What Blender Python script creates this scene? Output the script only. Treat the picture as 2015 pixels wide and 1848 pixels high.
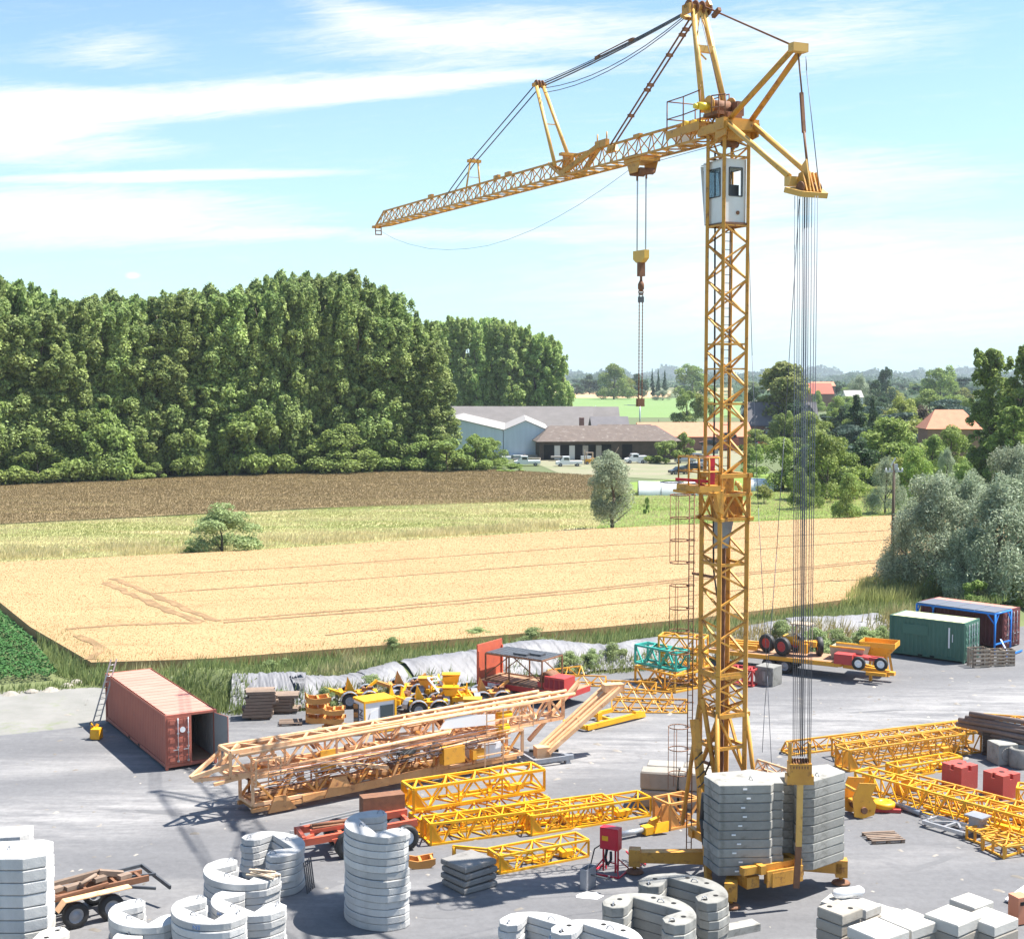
import bpy, math, random
import numpy as np
from mathutils import Vector, Matrix
PI = math.pi
for o in list(bpy.data.objects): bpy.data.objects.remove(o)
S = bpy.context.scene
COL = S.collection
# ---------------------------------------------------------------- camera
H, F, T = 18.2, 2700.0, math.atan(186/2700)
cam = bpy.data.objects.new('camera', bpy.data.cameras.new('camera')); COL.objects.link(cam)
cam.location = (0, 0, H); cam.rotation_euler = (PI/2 - T, 0, 0)
cam.data.sensor_width = 36; cam.data.lens = 36*F/2015; cam.data.clip_end = 30000; cam.data.clip_start = .5
S.camera = cam
# ---------------------------------------------------------------- sun
ELEV, AZ = math.radians(61), math.atan2(.97, .24)
sd = Vector((math.sin(AZ)*math.cos(ELEV), math.cos(AZ)*math.cos(ELEV), math.sin(ELEV)))
sun = bpy.data.objects.new('sun', bpy.data.lights.new('sun', 'SUN')); COL.objects.link(sun)
sun.rotation_euler = (-sd).to_track_quat('-Z', 'Y').to_euler()
sun.data.energy = 4.6; sun.data.angle = math.radians(.5); sun.data.color = (1, .95, .87)
# ---------------------------------------------------------------- exposure
S.view_settings.view_transform = 'Standard'; S.view_settings.look = 'None'
S.view_settings.gamma = 1; S.view_settings.exposure = 1.35
# ---------------------------------------------------------------- world: sky texture with thin high clouds by direction
W = bpy.data.worlds.new('World'); S.world = W; W.use_nodes = True
def world():
    nt = W.node_tree; N = nt.nodes; L = nt.links
    for n in list(N): N.remove(n)
    out = N.new('ShaderNodeOutputWorld'); bg = N.new('ShaderNodeBackground'); L.new(bg.outputs[0], out.inputs[0])
    sky = N.new('ShaderNodeTexSky'); sky.sky_type = 'NISHITA'; sky.sun_disc = False
    sky.sun_elevation = ELEV; sky.sun_rotation = AZ; sky.altitude = 100; sky.air_density = 1.0; sky.dust_density = .6; sky.ozone_density = 1.5
    tc = N.new('ShaderNodeTexCoord'); sp = N.new('ShaderNodeSeparateXYZ'); L.new(tc.outputs['Generated'], sp.inputs[0])
    def m(op, a, b=None, c=None, clamp=False):
        n = N.new('ShaderNodeMath'); n.operation = op; n.use_clamp = clamp
        for i, v in enumerate((a, b, c)):
            if v is None: continue
            if isinstance(v, (int, float)): n.inputs[i].default_value = v
            else: L.new(v, n.inputs[i])
        return n.outputs[0]
    ya = m('MAXIMUM', m('ABSOLUTE', sp.outputs[1]), .15)
    az = m('DIVIDE', sp.outputs[0], ya); el = m('DIVIDE', sp.outputs[2], ya)
    def noise(sx, sy, off, det=6, rough=.6, dist=.4, shear=0.):
        cb = N.new('ShaderNodeCombineXYZ')
        e2 = m('SUBTRACT', el, m('MULTIPLY', az, shear))
        L.new(m('MULTIPLY', az, sx), cb.inputs[0]); L.new(m('MULTIPLY', e2, sy), cb.inputs[1]); cb.inputs[2].default_value = off
        n = N.new('ShaderNodeTexNoise'); n.inputs['Scale'].default_value = 1; n.inputs['Detail'].default_value = det
        n.inputs['Roughness'].default_value = rough; n.inputs['Distortion'].default_value = dist
        L.new(cb.outputs[0], n.inputs[0]); return n.outputs[0]
    def blob(a0, e0, ra, re, shear=0.):
        da = m('DIVIDE', m('SUBTRACT', az, a0), ra)
        e2 = m('SUBTRACT', m('SUBTRACT', el, e0), m('MULTIPLY', m('SUBTRACT', az, a0), shear))
        de = m('DIVIDE', e2, re)
        d = m('SQRT', m('ADD', m('MULTIPLY', da, da), m('MULTIPLY', de, de)))
        return m('SUBTRACT', 1, d, clamp=True)
    def mix_add(*s):
        r = s[0]
        for q in s[1:]: r = m('ADD', r, q)
        return r
    # cloud banks (azimuth, elevation tangents)
    K = 2700.
    def b(u, v, ru, rv, sh=0., k=1.): return m('MULTIPLY', blob((u-1007)/K, (738-v)/K, ru/K, rv/K, sh), k)
    banks = mix_add(b(960, 82, 520, 70, .02, .82), b(180, 228, 1000, 50, .09, 1.0), b(0, 225, 330, 70, 0, .8), b(760, 185, 560, 26, .08, .8), b(60, 300, 420, 50, 0, .7), b(350, 352, 420, 14, .02, 1.1),
                    b(120, 430, 620, 80, 0, 1.0), b(1560, 90, 420, 100, .1, .55), b(1500, 350, 600, 80, 0, .7), b(1300, 420, 300, 50, .02, .6), b(230, 115, 200, 60, 0, .4), b(1700, 560, 800, 170, 0, .8), b(980, 465, 800, 22, 0, .5), b(700, 40, 160, 50, -.2, .5), b(266, 545, 20, 9, 0, 1.3))
    wisp = noise(7, 75, 2.3, 9, .68, 1.2, .08); fine = noise(26, 190, 7.1, 8, .72, 1.5, .06)
    w = m('ADD', m('MULTIPLY', wisp, .7), m('MULTIPLY', fine, .45))
    mask = m('MULTIPLY', m('SUBTRACT', m('ADD', m('MULTIPLY', banks, 1.25), m('MULTIPLY', w, 1.9)), 1.13), 1.25, clamp=True)
    mask = m('MULTIPLY', mask, m('MULTIPLY', m('ADD', banks, .16), 2.2, clamp=True), clamp=True)
    # pale horizon colour, fading out upward
    hz = m('POWER', m('SUBTRACT', 1, m('MULTIPLY', m('MAXIMUM', el, 0), 3.1), clamp=True), 1.6)
    mx0 = N.new('ShaderNodeMixRGB'); mx0.inputs[0].default_value = 0
    tn = N.new('ShaderNodeMixRGB'); tn.blend_type = 'MULTIPLY'; tn.inputs[0].default_value = 1; tn.inputs[2].default_value = (1.04, 1.15, 1.18, 1); L.new(sky.outputs[0], tn.inputs[1])
    L.new(m('MULTIPLY', hz, .78), mx0.inputs[0]); L.new(tn.outputs[0], mx0.inputs[1]); mx0.inputs[2].default_value = SKY_H
    mx = N.new('ShaderNodeMixRGB'); L.new(mask, mx.inputs[0]); L.new(mx0.outputs[0], mx.inputs[1]); mx.inputs[2].default_value = SKY_C
    L.new(mx.outputs[0], bg.inputs[0]); bg.inputs[1].default_value = .071
SKY_H = (3.8, 5.6, 6.25, 1); SKY_C = (6.1, 6.3, 6.3, 1)
world()
# ---------------------------------------------------------------- helpers
def ray(u, v):
    dx, dz = (u-1007.5)/F, (924-v)/F
    return Vector((dx, math.cos(T)+dz*math.sin(T), -math.sin(T)+dz*math.cos(T)))
def G(u, v, z=0.):
    d = ray(u, v); k = (z-H)/d.z; return Vector((d.x*k, d.y*k, z))
def P(u, v, Y):
    d = ray(u, v); k = Y/d.y; return Vector((d.x*k, Y, H+d.z*k))
R_ = random.Random(7)
def tag(o, label=None, cat=None, group=None, kind=None):
    if label: o['label'] = label
    if cat: o['category'] = cat
    if group: o['group'] = group
    if kind: o['kind'] = kind
    elif label and cat: o['kind'] = 'thing'
    return o
ORG = {}
def thing(name, label, cat, loc, group=None):
    o = bpy.data.objects.new(name, None); COL.objects.link(o); o.location = loc; o.empty_display_size = .3
    ORG[o.name] = Vector(loc); return tag(o, label, cat, group)
def mesh_np(name, V, Fc, mats, idx=None, smooth=False):
    me = bpy.data.meshes.new(name); V = np.asarray(V, dtype=np.float32); Fc = np.asarray(Fc, dtype=np.int32)
    n, k = Fc.shape
    me.vertices.add(len(V)); me.vertices.foreach_set('co', V.ravel())
    me.loops.add(n*k); me.loops.foreach_set('vertex_index', Fc.ravel())
    me.polygons.add(n); me.polygons.foreach_set('loop_start', np.arange(0, n*k, k, dtype=np.int32))
    try: me.polygons.foreach_set('loop_total', np.full(n, k, dtype=np.int32))
    except Exception: pass
    for mt in mats: me.materials.append(mt)
    if idx is not None: me.polygons.foreach_set('material_index', np.asarray(idx, dtype=np.int32))
    if smooth: me.polygons.foreach_set('use_smooth', np.ones(n, dtype=bool))
    me.update(calc_edges=True); me.validate(); return me
def link(me, name, parent=None, loc=(0, 0, 0)):
    o = bpy.data.objects.new(name, me); COL.objects.link(o); o.location = loc
    if parent: o.parent = parent
    return o
class MB:
    def __init__(s, X=None): s.v = []; s.f = []; s.mi = []; s.X = X; s.m = 0; s.sm = []
    def add(s, vs, fs, smooth=False):
        o = len(s.v)
        for p in vs:
            p = Vector(p); s.v.append(s.X @ p if s.X is not None else p)
        for f in fs: s.f.append([i+o for i in f]); s.mi.append(s.m); s.sm.append(smooth)
        return s
    def box(s, c, sz, rz=0, rx=0, ry=0):
        M = Matrix.Rotation(rz, 3, 'Z') @ Matrix.Rotation(ry, 3, 'Y') @ Matrix.Rotation(rx, 3, 'X'); c = Vector(c)
        a, b, d = [q/2 for q in sz]
        vs = [c+M @ Vector((x*a, y*b, z*d)) for x in (-1, 1) for y in (-1, 1) for z in (-1, 1)]
        return s.add(vs, [(0, 1, 3, 2), (4, 6, 7, 5), (0, 4, 5, 1), (2, 3, 7, 6), (0, 2, 6, 4), (1, 5, 7, 3)])
    def bar(s, p, q, w, h=None, up=(0, 0, 1)):
        p = Vector(p); q = Vector(q); h = h or w; d = (q-p)
        if d.length < 1e-6: return s
        d.normalize(); up = Vector(up); a = d.cross(up)
        if a.length < 1e-3: a = d.cross(Vector((.3, 1, 0)))
        a.normalize(); b = a.cross(d).normalized()
        vs = [e+a*(x*w/2)+b*(y*h/2) for e in (p, q) for x, y in ((-1, -1), (1, -1), (1, 1), (-1, 1))]
        return s.add(vs, [(3, 2, 1, 0), (4, 5, 6, 7), (0, 1, 5, 4), (1, 2, 6, 5), (2, 3, 7, 6), (3, 0, 4, 7)])
    def tube(s, p, q, r, n=6, r2=None, smooth=True):
        p = Vector(p); q = Vector(q); r2 = r if r2 is None else r2; d = (q-p)
        if d.length < 1e-6: return s
        d.normalize(); a = d.cross(Vector((0, 0, 1)))
        if a.length < 1e-3: a = Vector((1, 0, 0))
        a.normalize(); b = a.cross(d)
        vs = []
        for e, rr in ((p, r), (q, r2)):
            for i in range(n):
                t = 2*PI*i/n; vs.append(e+a*(rr*math.cos(t))+b*(rr*math.sin(t)))
        s.add(vs, [(i, (i+1) % n, n+(i+1) % n, n+i) for i in range(n)], smooth)
        o = len(s.v)-2*n
        s.f.append([o+i for i in range(n)][::-1]); s.f.append([o+n+i for i in range(n)]); s.mi += [s.m]*2; s.sm += [False]*2
        return s
    def path(s, pts, r, n=5):
        pts = [Vector(p) for p in pts]
        for i in range(len(pts)-1): s.tube(pts[i], pts[i+1], r, n)
        return s
    def prism(s, poly, z0, z1):
        n = len(poly); vs = [(p[0], p[1], z0) for p in poly]+[(p[0], p[1], z1) for p in poly]
        return s.add(vs, [tuple(range(n))[::-1], tuple(range(n, 2*n))]+[(i, (i+1) % n, n+(i+1) % n, n+i) for i in range(n)])
    def plate(s, pts, thick):
        pts = [Vector(p) for p in pts]; n = len(pts); nr = (pts[1]-pts[0]).cross(pts[2]-pts[0]).normalized()*thick
        return s.add(pts+[p-nr for p in pts], [tuple(range(n)), tuple(range(n, 2*n))[::-1]]+[(i, n+i, n+(i+1) % n, (i+1) % n) for i in range(n)])
    def lathe(s, c, prof, ax=(0, 0, 1), n=16, smooth=True, cap=True):
        ax = Vector(ax).normalized(); c = Vector(c); a = ax.orthogonal().normalized(); b = ax.cross(a); k = len(prof); vs = []
        for r, z in prof:
            for i in range(n):
                t = 2*PI*i/n; vs.append(c+ax*z+a*(r*math.cos(t))+b*(r*math.sin(t)))
        fs = [(j*n+i, j*n+(i+1) % n, (j+1)*n+(i+1) % n, (j+1)*n+i) for j in range(k-1) for i in range(n)]
        s.add(vs, fs, smooth); o = len(s.v)-k*n
        if cap and prof[0][0] > 1e-4: s.f.append([o+i for i in range(n)][::-1]); s.mi.append(s.m); s.sm.append(False)
        if cap and prof[-1][0] > 1e-4: s.f.append([o+(k-1)*n+i for i in range(n)]); s.mi.append(s.m); s.sm.append(False)
        return s
    def ring(s, c, R, r, ax=(0, 0, 1), n=14, a0=0, a1=2*PI):
        ax = Vector(ax).normalized(); a = ax.orthogonal().normalized(); b = ax.cross(a); c = Vector(c)
        return s.path([c+a*(R*math.cos(a0+(a1-a0)*i/n))+b*(R*math.sin(a0+(a1-a0)*i/n)) for i in range(n+1)], r, 4)
    def mesh(s, name, mats, org):
        me = bpy.data.meshes.new(name); me.from_pydata([tuple(p-org) for p in s.v], [], s.f)
        for m in mats: me.materials.append(m)
        me.polygons.foreach_set('material_index', s.mi); me.polygons.foreach_set('use_smooth', s.sm); me.update(); return me
    def build(s, name, mats, parent=None, label=None, cat=None, group=None, kind=None):
        if not isinstance(mats, (list, tuple)): mats = [mats]
        if parent: org = ORG[parent.name]
        else:
            xs = [p.x for p in s.v]; ys = [p.y for p in s.v]; zs = [p.z for p in s.v]
            org = Vector(((min(xs)+max(xs))/2, (min(ys)+max(ys))/2, min(zs)))
        o = link(s.mesh(name, mats, org), name, parent, (0, 0, 0) if parent else org)
        ORG[o.name] = org; return tag(o, label, cat, group, kind)
def kids(o): return [c for c in bpy.data.objects if c.parent == o]
def copy_tree(o, parent=None):
    c = o.copy(); COL.objects.link(c); c.parent = parent
    for ch in kids(o): copy_tree(ch, c)
    return c
# ---------------------------------------------------------------- materials
def rgb(c): return (c[0], c[1], c[2], 1)
def mat(name, c1, c2=None, sc=1.5, c3=None, sc3=.3, w3=.5, rough=.75, bump=0, bs=20, metal=0, coord='Object', rnd=0, island=0, stretch=(1, 1, 1), sharp=.15, trans=0, det=5, cont=.25):
    m = bpy.data.materials.new(name); m.use_nodes = True; nt = m.node_tree; N = nt.nodes; L = nt.links
    bsdf = N['Principled BSDF']; bsdf.inputs['Roughness'].default_value = rough; bsdf.inputs['Metallic'].default_value = metal
    tc = N.new('ShaderNodeTexCoord'); mp = N.new('ShaderNodeMapping'); mp.inputs['Scale'].default_value = stretch
    if coord == 'World':
        g = N.new('ShaderNodeNewGeometry'); L.new(g.outputs['Position'], mp.inputs[0])
    else: L.new(tc.outputs[coord], mp.inputs[0])
    def noise(s, d=5, r=.6):
        n = N.new('ShaderNodeTexNoise'); n.inputs['Scale'].default_value = s; n.inputs['Detail'].default_value = d; n.inputs['Roughness'].default_value = r
        L.new(mp.outputs[0], n.inputs[0]); return n.outputs[0]
    def ramp(src, lo, hi):
        r = N.new('ShaderNodeMapRange'); r.inputs[1].default_value = lo; r.inputs[2].default_value = hi; L.new(src, r.inputs[0]); r.clamp = True; return r.outputs[0]
    def mixc(f, a, b):
        x = N.new('ShaderNodeMixRGB')
        if isinstance(f, float): x.inputs[0].default_value = f
        else: L.new(f, x.inputs[0])
        for i, q in ((1, a), (2, b)):
            if isinstance(q, tuple): x.inputs[i].default_value = rgb(q)
            else: L.new(q, x.inputs[i])
        return x.outputs[0]
    c = tuple(c1)
    if c2: c = mixc(ramp(noise(sc, det, .65), .5-cont, .5+cont), tuple(c1), tuple(c2))
    if c3: c = mixc(ramp(noise(sc3, 6, .7), w3, w3+sharp), c, tuple(c3))
    if rnd or island:
        hsv = N.new('ShaderNodeHueSaturation')
        if isinstance(c, tuple): hsv.inputs['Color'].default_value = rgb(c)
        else: L.new(c, hsv.inputs['Color'])
        if rnd: oi = N.new('ShaderNodeObjectInfo'); src = oi.outputs['Random']
        else: gi = N.new('ShaderNodeNewGeometry'); src = gi.outputs['Random Per Island']
        k = rnd or island
        r = N.new('ShaderNodeMapRange'); r.inputs[3].default_value = 1-k; r.inputs[4].default_value = 1+k; L.new(src, r.inputs[0]); L.new(r.outputs[0], hsv.inputs['Value'])
        if rnd and island:
            gi = N.new('ShaderNodeNewGeometry'); r2 = N.new('ShaderNodeMapRange'); r2.inputs[3].default_value = 1-island; r2.inputs[4].default_value = 1+island
            L.new(gi.outputs['Random Per Island'], r2.inputs[0]); mm = N.new('ShaderNodeMath'); mm.operation = 'MULTIPLY'
            L.new(r.outputs[0], mm.inputs[0]); L.new(r2.outputs[0], mm.inputs[1]); L.new(mm.outputs[0], hsv.inputs['Value'])
            r3 = N.new('ShaderNodeMapRange'); r3.inputs[3].default_value = .5-.05*rnd; r3.inputs[4].default_value = .5+.05*rnd; L.new(src, r3.inputs[0]); L.new(r3.outputs[0], hsv.inputs['Hue'])
        c = hsv.outputs[0]
    if isinstance(c, tuple): bsdf.inputs['Base Color'].default_value = rgb(c)
    else: L.new(c, bsdf.inputs['Base Color'])
    if bump:
        b = N.new('ShaderNodeBump'); b.inputs['Strength'].default_value = min(1, bump); b.inputs['Distance'].default_value = .05*max(1, bump); L.new(noise(bs, 6, .7), b.inputs['Height']); L.new(b.outputs[0], bsdf.inputs['Normal'])
    if trans:
        tr = N.new('ShaderNodeBsdfTranslucent'); ms = N.new('ShaderNodeMixShader'); ms.inputs[0].default_value = trans
        if isinstance(c, tuple): tr.inputs[0].default_value = rgb(c)
        else: L.new(c, tr.inputs[0])
        L.new(bsdf.outputs[0], ms.inputs[1]); L.new(tr.outputs[0], ms.inputs[2]); L.new(ms.outputs[0], N['Material Output'].inputs[0])
    return m
def glass(name, c=(.03, .05, .06)):
    m = mat(name, c, rough=.08); m.node_tree.nodes['Principled BSDF'].inputs['Specular IOR Level'].default_value = .8; return m
M_ = dict(
 ochre=mat('ochre_paint', (.64, .33, .050), (.50, .23, .035), 1.6, c3=(.22, .085, .03), sc3=3.5, w3=.54, rough=.5, bump=.2),
 ochre_l=mat('faded_ochre_paint', (.70, .43, .12), (.60, .33, .08), 1.2, c3=(.3, .12, .045), sc3=4, w3=.57, rough=.5),
 rusty=mat('rusty_steel', (.26, .12, .06), (.15, .07, .04), 4, rough=.8),
 yellow=mat('yellow_paint', (.86, .46, .008), (.74, .33, .01), 1.5, c3=(.30, .13, .04), sc3=3.5, w3=.60, rough=.45),
 amber=mat('amber_paint', (.75, .38, .03), (.62, .28, .03), 1.4, c3=(.26, .11, .04), sc3=3.5, w3=.58, rough=.5),
 pink=mat('faded_orange_paint', (.80, .52, .31), (.66, .34, .15), 1.6, c3=(.34, .14, .05), sc3=3, w3=.56, rough=.6),
 pink2=mat('rusty_pale_orange_paint', (.64, .34, .14), (.46, .21, .07), 1.6, c3=(.24, .10, .045), sc3=3, w3=.54, rough=.6),
 orange=mat('orange_paint', (.66, .32, .08), (.55, .24, .06), 2, c3=(.3, .12, .05), sc3=2, w3=.62, rough=.55),
 steel=mat('grey_steel', (.35, .37, .40), (.24, .25, .28), 3, rough=.45, metal=.3),
 dsteel=mat('dark_steel', (.10, .11, .12), (.06, .06, .07), 3, rough=.5, metal=.2),
 wire=mat('steel_wire', (.11, .12, .15), rough=.5, metal=.3),
 black=mat('black_rubber', (.018, .018, .020), (.03, .03, .03), 4, rough=.6),
 white=mat('white_paint', (.78, .79, .80), (.70, .70, .70), 2, c3=(.42, .22, .12), sc3=2.4, w3=.68, rough=.5),
 clean=mat('clean_white_paint', (.78, .79, .80), rough=.4),
 red=mat('red_paint', (.50, .05, .045), (.40, .05, .045), 2, c3=(.25, .10, .08), sc3=2, w3=.64, rough=.55),
 crimson=mat('bright_red_paint', (.62, .015, .04), (.5, .015, .03), 2, rough=.4),
 redorange=mat('red_orange_paint', (.62, .13, .06), (.48, .10, .06), 2, c3=(.25, .09, .06), sc3=2, w3=.62, rough=.6),
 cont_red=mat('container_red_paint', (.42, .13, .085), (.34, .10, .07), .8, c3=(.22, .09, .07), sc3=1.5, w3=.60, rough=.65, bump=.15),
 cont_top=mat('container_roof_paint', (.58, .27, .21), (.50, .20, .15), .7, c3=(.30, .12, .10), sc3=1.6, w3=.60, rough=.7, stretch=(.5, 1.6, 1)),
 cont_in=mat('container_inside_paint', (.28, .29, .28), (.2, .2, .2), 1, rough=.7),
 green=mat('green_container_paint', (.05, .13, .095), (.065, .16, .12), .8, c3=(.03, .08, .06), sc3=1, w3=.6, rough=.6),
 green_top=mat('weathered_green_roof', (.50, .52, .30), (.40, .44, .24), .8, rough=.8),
 teal=mat('teal_paint', (.03, .33, .27), (.04, .42, .34), 2, rough=.45),
 blue=mat('blue_paint', (.015, .17, .60), (.02, .22, .65), 2, rough=.4),
 wood=mat('weathered_wood', (.26, .19, .14), (.17, .12, .09), 3, rough=.9, island=.25, stretch=(1, 1, 4)),
 pale_wood=mat('pale_wood', (.50, .40, .30), (.36, .28, .2), 3, rough=.9, island=.2),
 deck=mat('wooden_deck', (.42, .25, .15), (.30, .17, .10), 2, rough=.9),
 conc_w=mat('new_white_concrete', (.55, .545, .53), (.42, .415, .405), 2.4, c3=(.24, .22, .19), sc3=2.4, w3=.60, rough=.85, bump=.5, bs=22, rnd=.13, sharp=.22, stretch=(1, 1, .45)),
 conc_g=mat('weathered_grey_concrete', (.35, .345, .32), (.22, .215, .195), 2.0, c3=(.10, .095, .085), sc3=2.0, w3=.55, rough=.9, bump=.35, bs=25, rnd=.22, sharp=.25),
 conc_d=mat('dark_grey_concrete', (.26, .25, .235), (.20, .19, .18), 2, c3=(.12, .11, .10), sc3=2, w3=.58, rough=.9, bump=.4, rnd=.12),
 conc_b=mat('beige_concrete', (.36, .33, .285), (.28, .25, .21), 2, c3=(.16, .135, .11), sc3=2, w3=.62, rough=.9, bump=.4, rnd=.1),
 conc_s=mat('stained_concrete', (.58, .56, .51), (.46, .44, .40), 1.8, c3=(.40, .27, .15), sc3=1.5, w3=.60, rough=.85, bump=.5, rnd=.1, sharp=.2),
 hole_shade=mat('painted_hole_shade', (.012, .012, .012), rough=1),  # black that paints the shade inside holes and open bays
 stripe=mat('black_stripe', (.03, .03, .03), rough=.6),
 tarp=mat('silver_tarpaulin', (.20, .20, .215), (.15, .15, .16), .8, c3=(.26, .26, .27), sc3=.5, w3=.5, rough=.6, bump=.5, bs=4, stretch=(1, .5, 1)),
 brick=mat('brick', (.30, .17, .13), (.22, .12, .10), 2, rough=.9),
 tile_o=mat('orange_roof_tiles', (.62, .26, .15), (.52, .20, .12), 1.0, c3=(.42, .2, .14), sc3=.4, w3=.6, rough=.85),
 tile_r=mat('red_roof_tiles', (.52, .14, .09), (.45, .12, .08), 1, rough=.85),
 tile_b=mat('old_brown_roof_tiles', (.16, .125, .105), (.10, .08, .07), .8, c3=(.28, .245, .22), sc3=.9, w3=.56, rough=.95, bump=1, bs=3),
 slate=mat('grey_slate_roof', (.12, .115, .125), (.16, .15, .155), .5, rough=.85),
 fibre=mat('grey_fibre_cement_roof', (.13, .12, .115), (.18, .165, .16), .35, rough=.9),
 shed=mat('pale_blue_sheet_metal', (.62, .70, .80), (.52, .60, .70), .5, rough=.5, stretch=(3, 3, .2)),
 shedroof=mat('light_sheet_roof', (.33, .31, .295), (.28, .265, .25), .4, rough=.7),
 darkwall=mat('dark_barn_wall', (.10, .075, .06), (.06, .05, .04), 1, rough=.95),
 plaster=mat('pale_plaster', (.6, .58, .55), rough=.9),
 poly=mat('polytunnel_plastic', (.80, .82, .82), (.70, .72, .74), .4, rough=.35, trans=.2),
 win=glass('window_glass'), bark=mat('bark', (.14, .11, .08), (.09, .07, .05), 3, rough=.95),
 galv=mat('galvanised_metal', (.50, .52, .54), rough=.35, metal=.6),
)
# ================================================================ GROUND
def sheet(name, pts, z, m, hgt=0, label=None):
    pts = [Vector((p[0], p[1], 0)) for p in pts]; mb = MB()
    if hgt: mb.prism([(p.x, p.y) for p in pts], 0, hgt)
    else: mb.add([(p.x, p.y, z) for p in pts], [tuple(range(len(pts)))])
    return mb.build(name, m, kind='structure', label=label)
def gp(*a): return [G(u, v) for u, v in a]
m_land = mat('farmland', (.075, .115, .04), (.13, .14, .06), .004, c3=(.34, .26, .13), sc3=.0016, w3=.52, coord='World', stretch=(1, .35, 1), rough=1, sharp=.02)
m_asph = mat('yard_asphalt', (.158, .158, .164), (.118, .118, .124), .25, c3=(.23, .226, .222), sc3=.13, w3=.56, coord='World', rough=.9, bump=.3, bs=18, stretch=(.42, 1.5, 1), sharp=.2)
m_grav = mat('pale_gravel', (.26, .25, .235), (.18, .18, .16), .5, c3=(.15, .19, .07), sc3=.35, w3=.56, coord='World', rough=1, bump=.5, bs=9)
m_wheat = mat('ripe_wheat', (.42, .275, .135), (.36, .235, .113), .16, c3=(.31, .185, .085), sc3=.3, w3=.56, coord='World', rough=1, bump=.6, bs=5, stretch=(.5, 1.6, 1))
m_wblade = mat('wheat_ears', (.45, .30, .15), (.39, .255, .125), .25, coord='World', rough=1, island=.07, trans=.45)
m_brown = mat('dark_brown_crop', (.17, .12, .06), (.25, .185, .09), .12, c3=(.36, .27, .12), sc3=.1, w3=.56, coord='World', rough=1, bump=.8, bs=3, stretch=(.3, 1.8, 1))
m_bblade = mat('brown_crop_stalks', (.22, .165, .08), (.31, .24, .12), .16, c3=(.38, .31, .15), sc3=.10, w3=.53, coord='World', rough=1, island=.12, stretch=(.4, 1.6, 1), trans=.4)
m_grass = mat('rough_grass', (.19, .24, .06), (.40, .36, .17), .07, c3=(.52, .43, .24), sc3=.09, w3=.54, coord='World', rough=1, bump=1, bs=2, stretch=(.5, 1.5, 1))
m_gblade = mat('grass_blades', (.30, .34, .11), (.50, .46, .22), .09, c3=(.62, .53, .31), sc3=.09, w3=.42, coord='World', rough=1, island=.10, stretch=(.4, 1.6, 1), trans=.5)
m_dry = mat('dry_grass_blades', (.70, .60, .36), (.54, .47, .24), .2, coord='World', rough=1, island=.15, trans=.5)
m_lush = mat('lush_grass', (.13, .22, .03), (.20, .27, .05), .1, coord='World', rough=1, bump=1, bs=2)
m_weed = mat('verge_weeds', (.15, .21, .07), (.32, .36, .14), .35, c3=(.50, .43, .24), sc3=.16, w3=.52, coord='World', rough=1, island=.3, trans=.45)
m_crop = mat('green_leaf_crop', (.03, .10, .02), (.05, .15, .03), .5, coord='World', rough=.9, island=.2)
mb = MB(); mb.add([(-14000, -300, -.03), (14000, -300, -.03), (14000, 16000, -.03), (-14000, 16000, -.03)], [(0, 1, 2, 3)]); mb.build('ground', m_land, kind='structure')
BERM = [(300, 1372), (450, 1402), (600, 1398), (760, 1378), (940, 1348), (1100, 1330), (1250, 1320), (1420, 1298), (1600, 1282), (1750, 1262), (2050, 1228)]
yard = gp((-60, 1900))[:0]
yard = [Vector((-60, 20, 0)), Vector((60, 20, 0)), Vector((60, 92, 0))] + [G(u, v) for u, v in BERM[::-1]][0:] + gp((205, 1425)) + [G(-500, 1500)]
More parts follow.
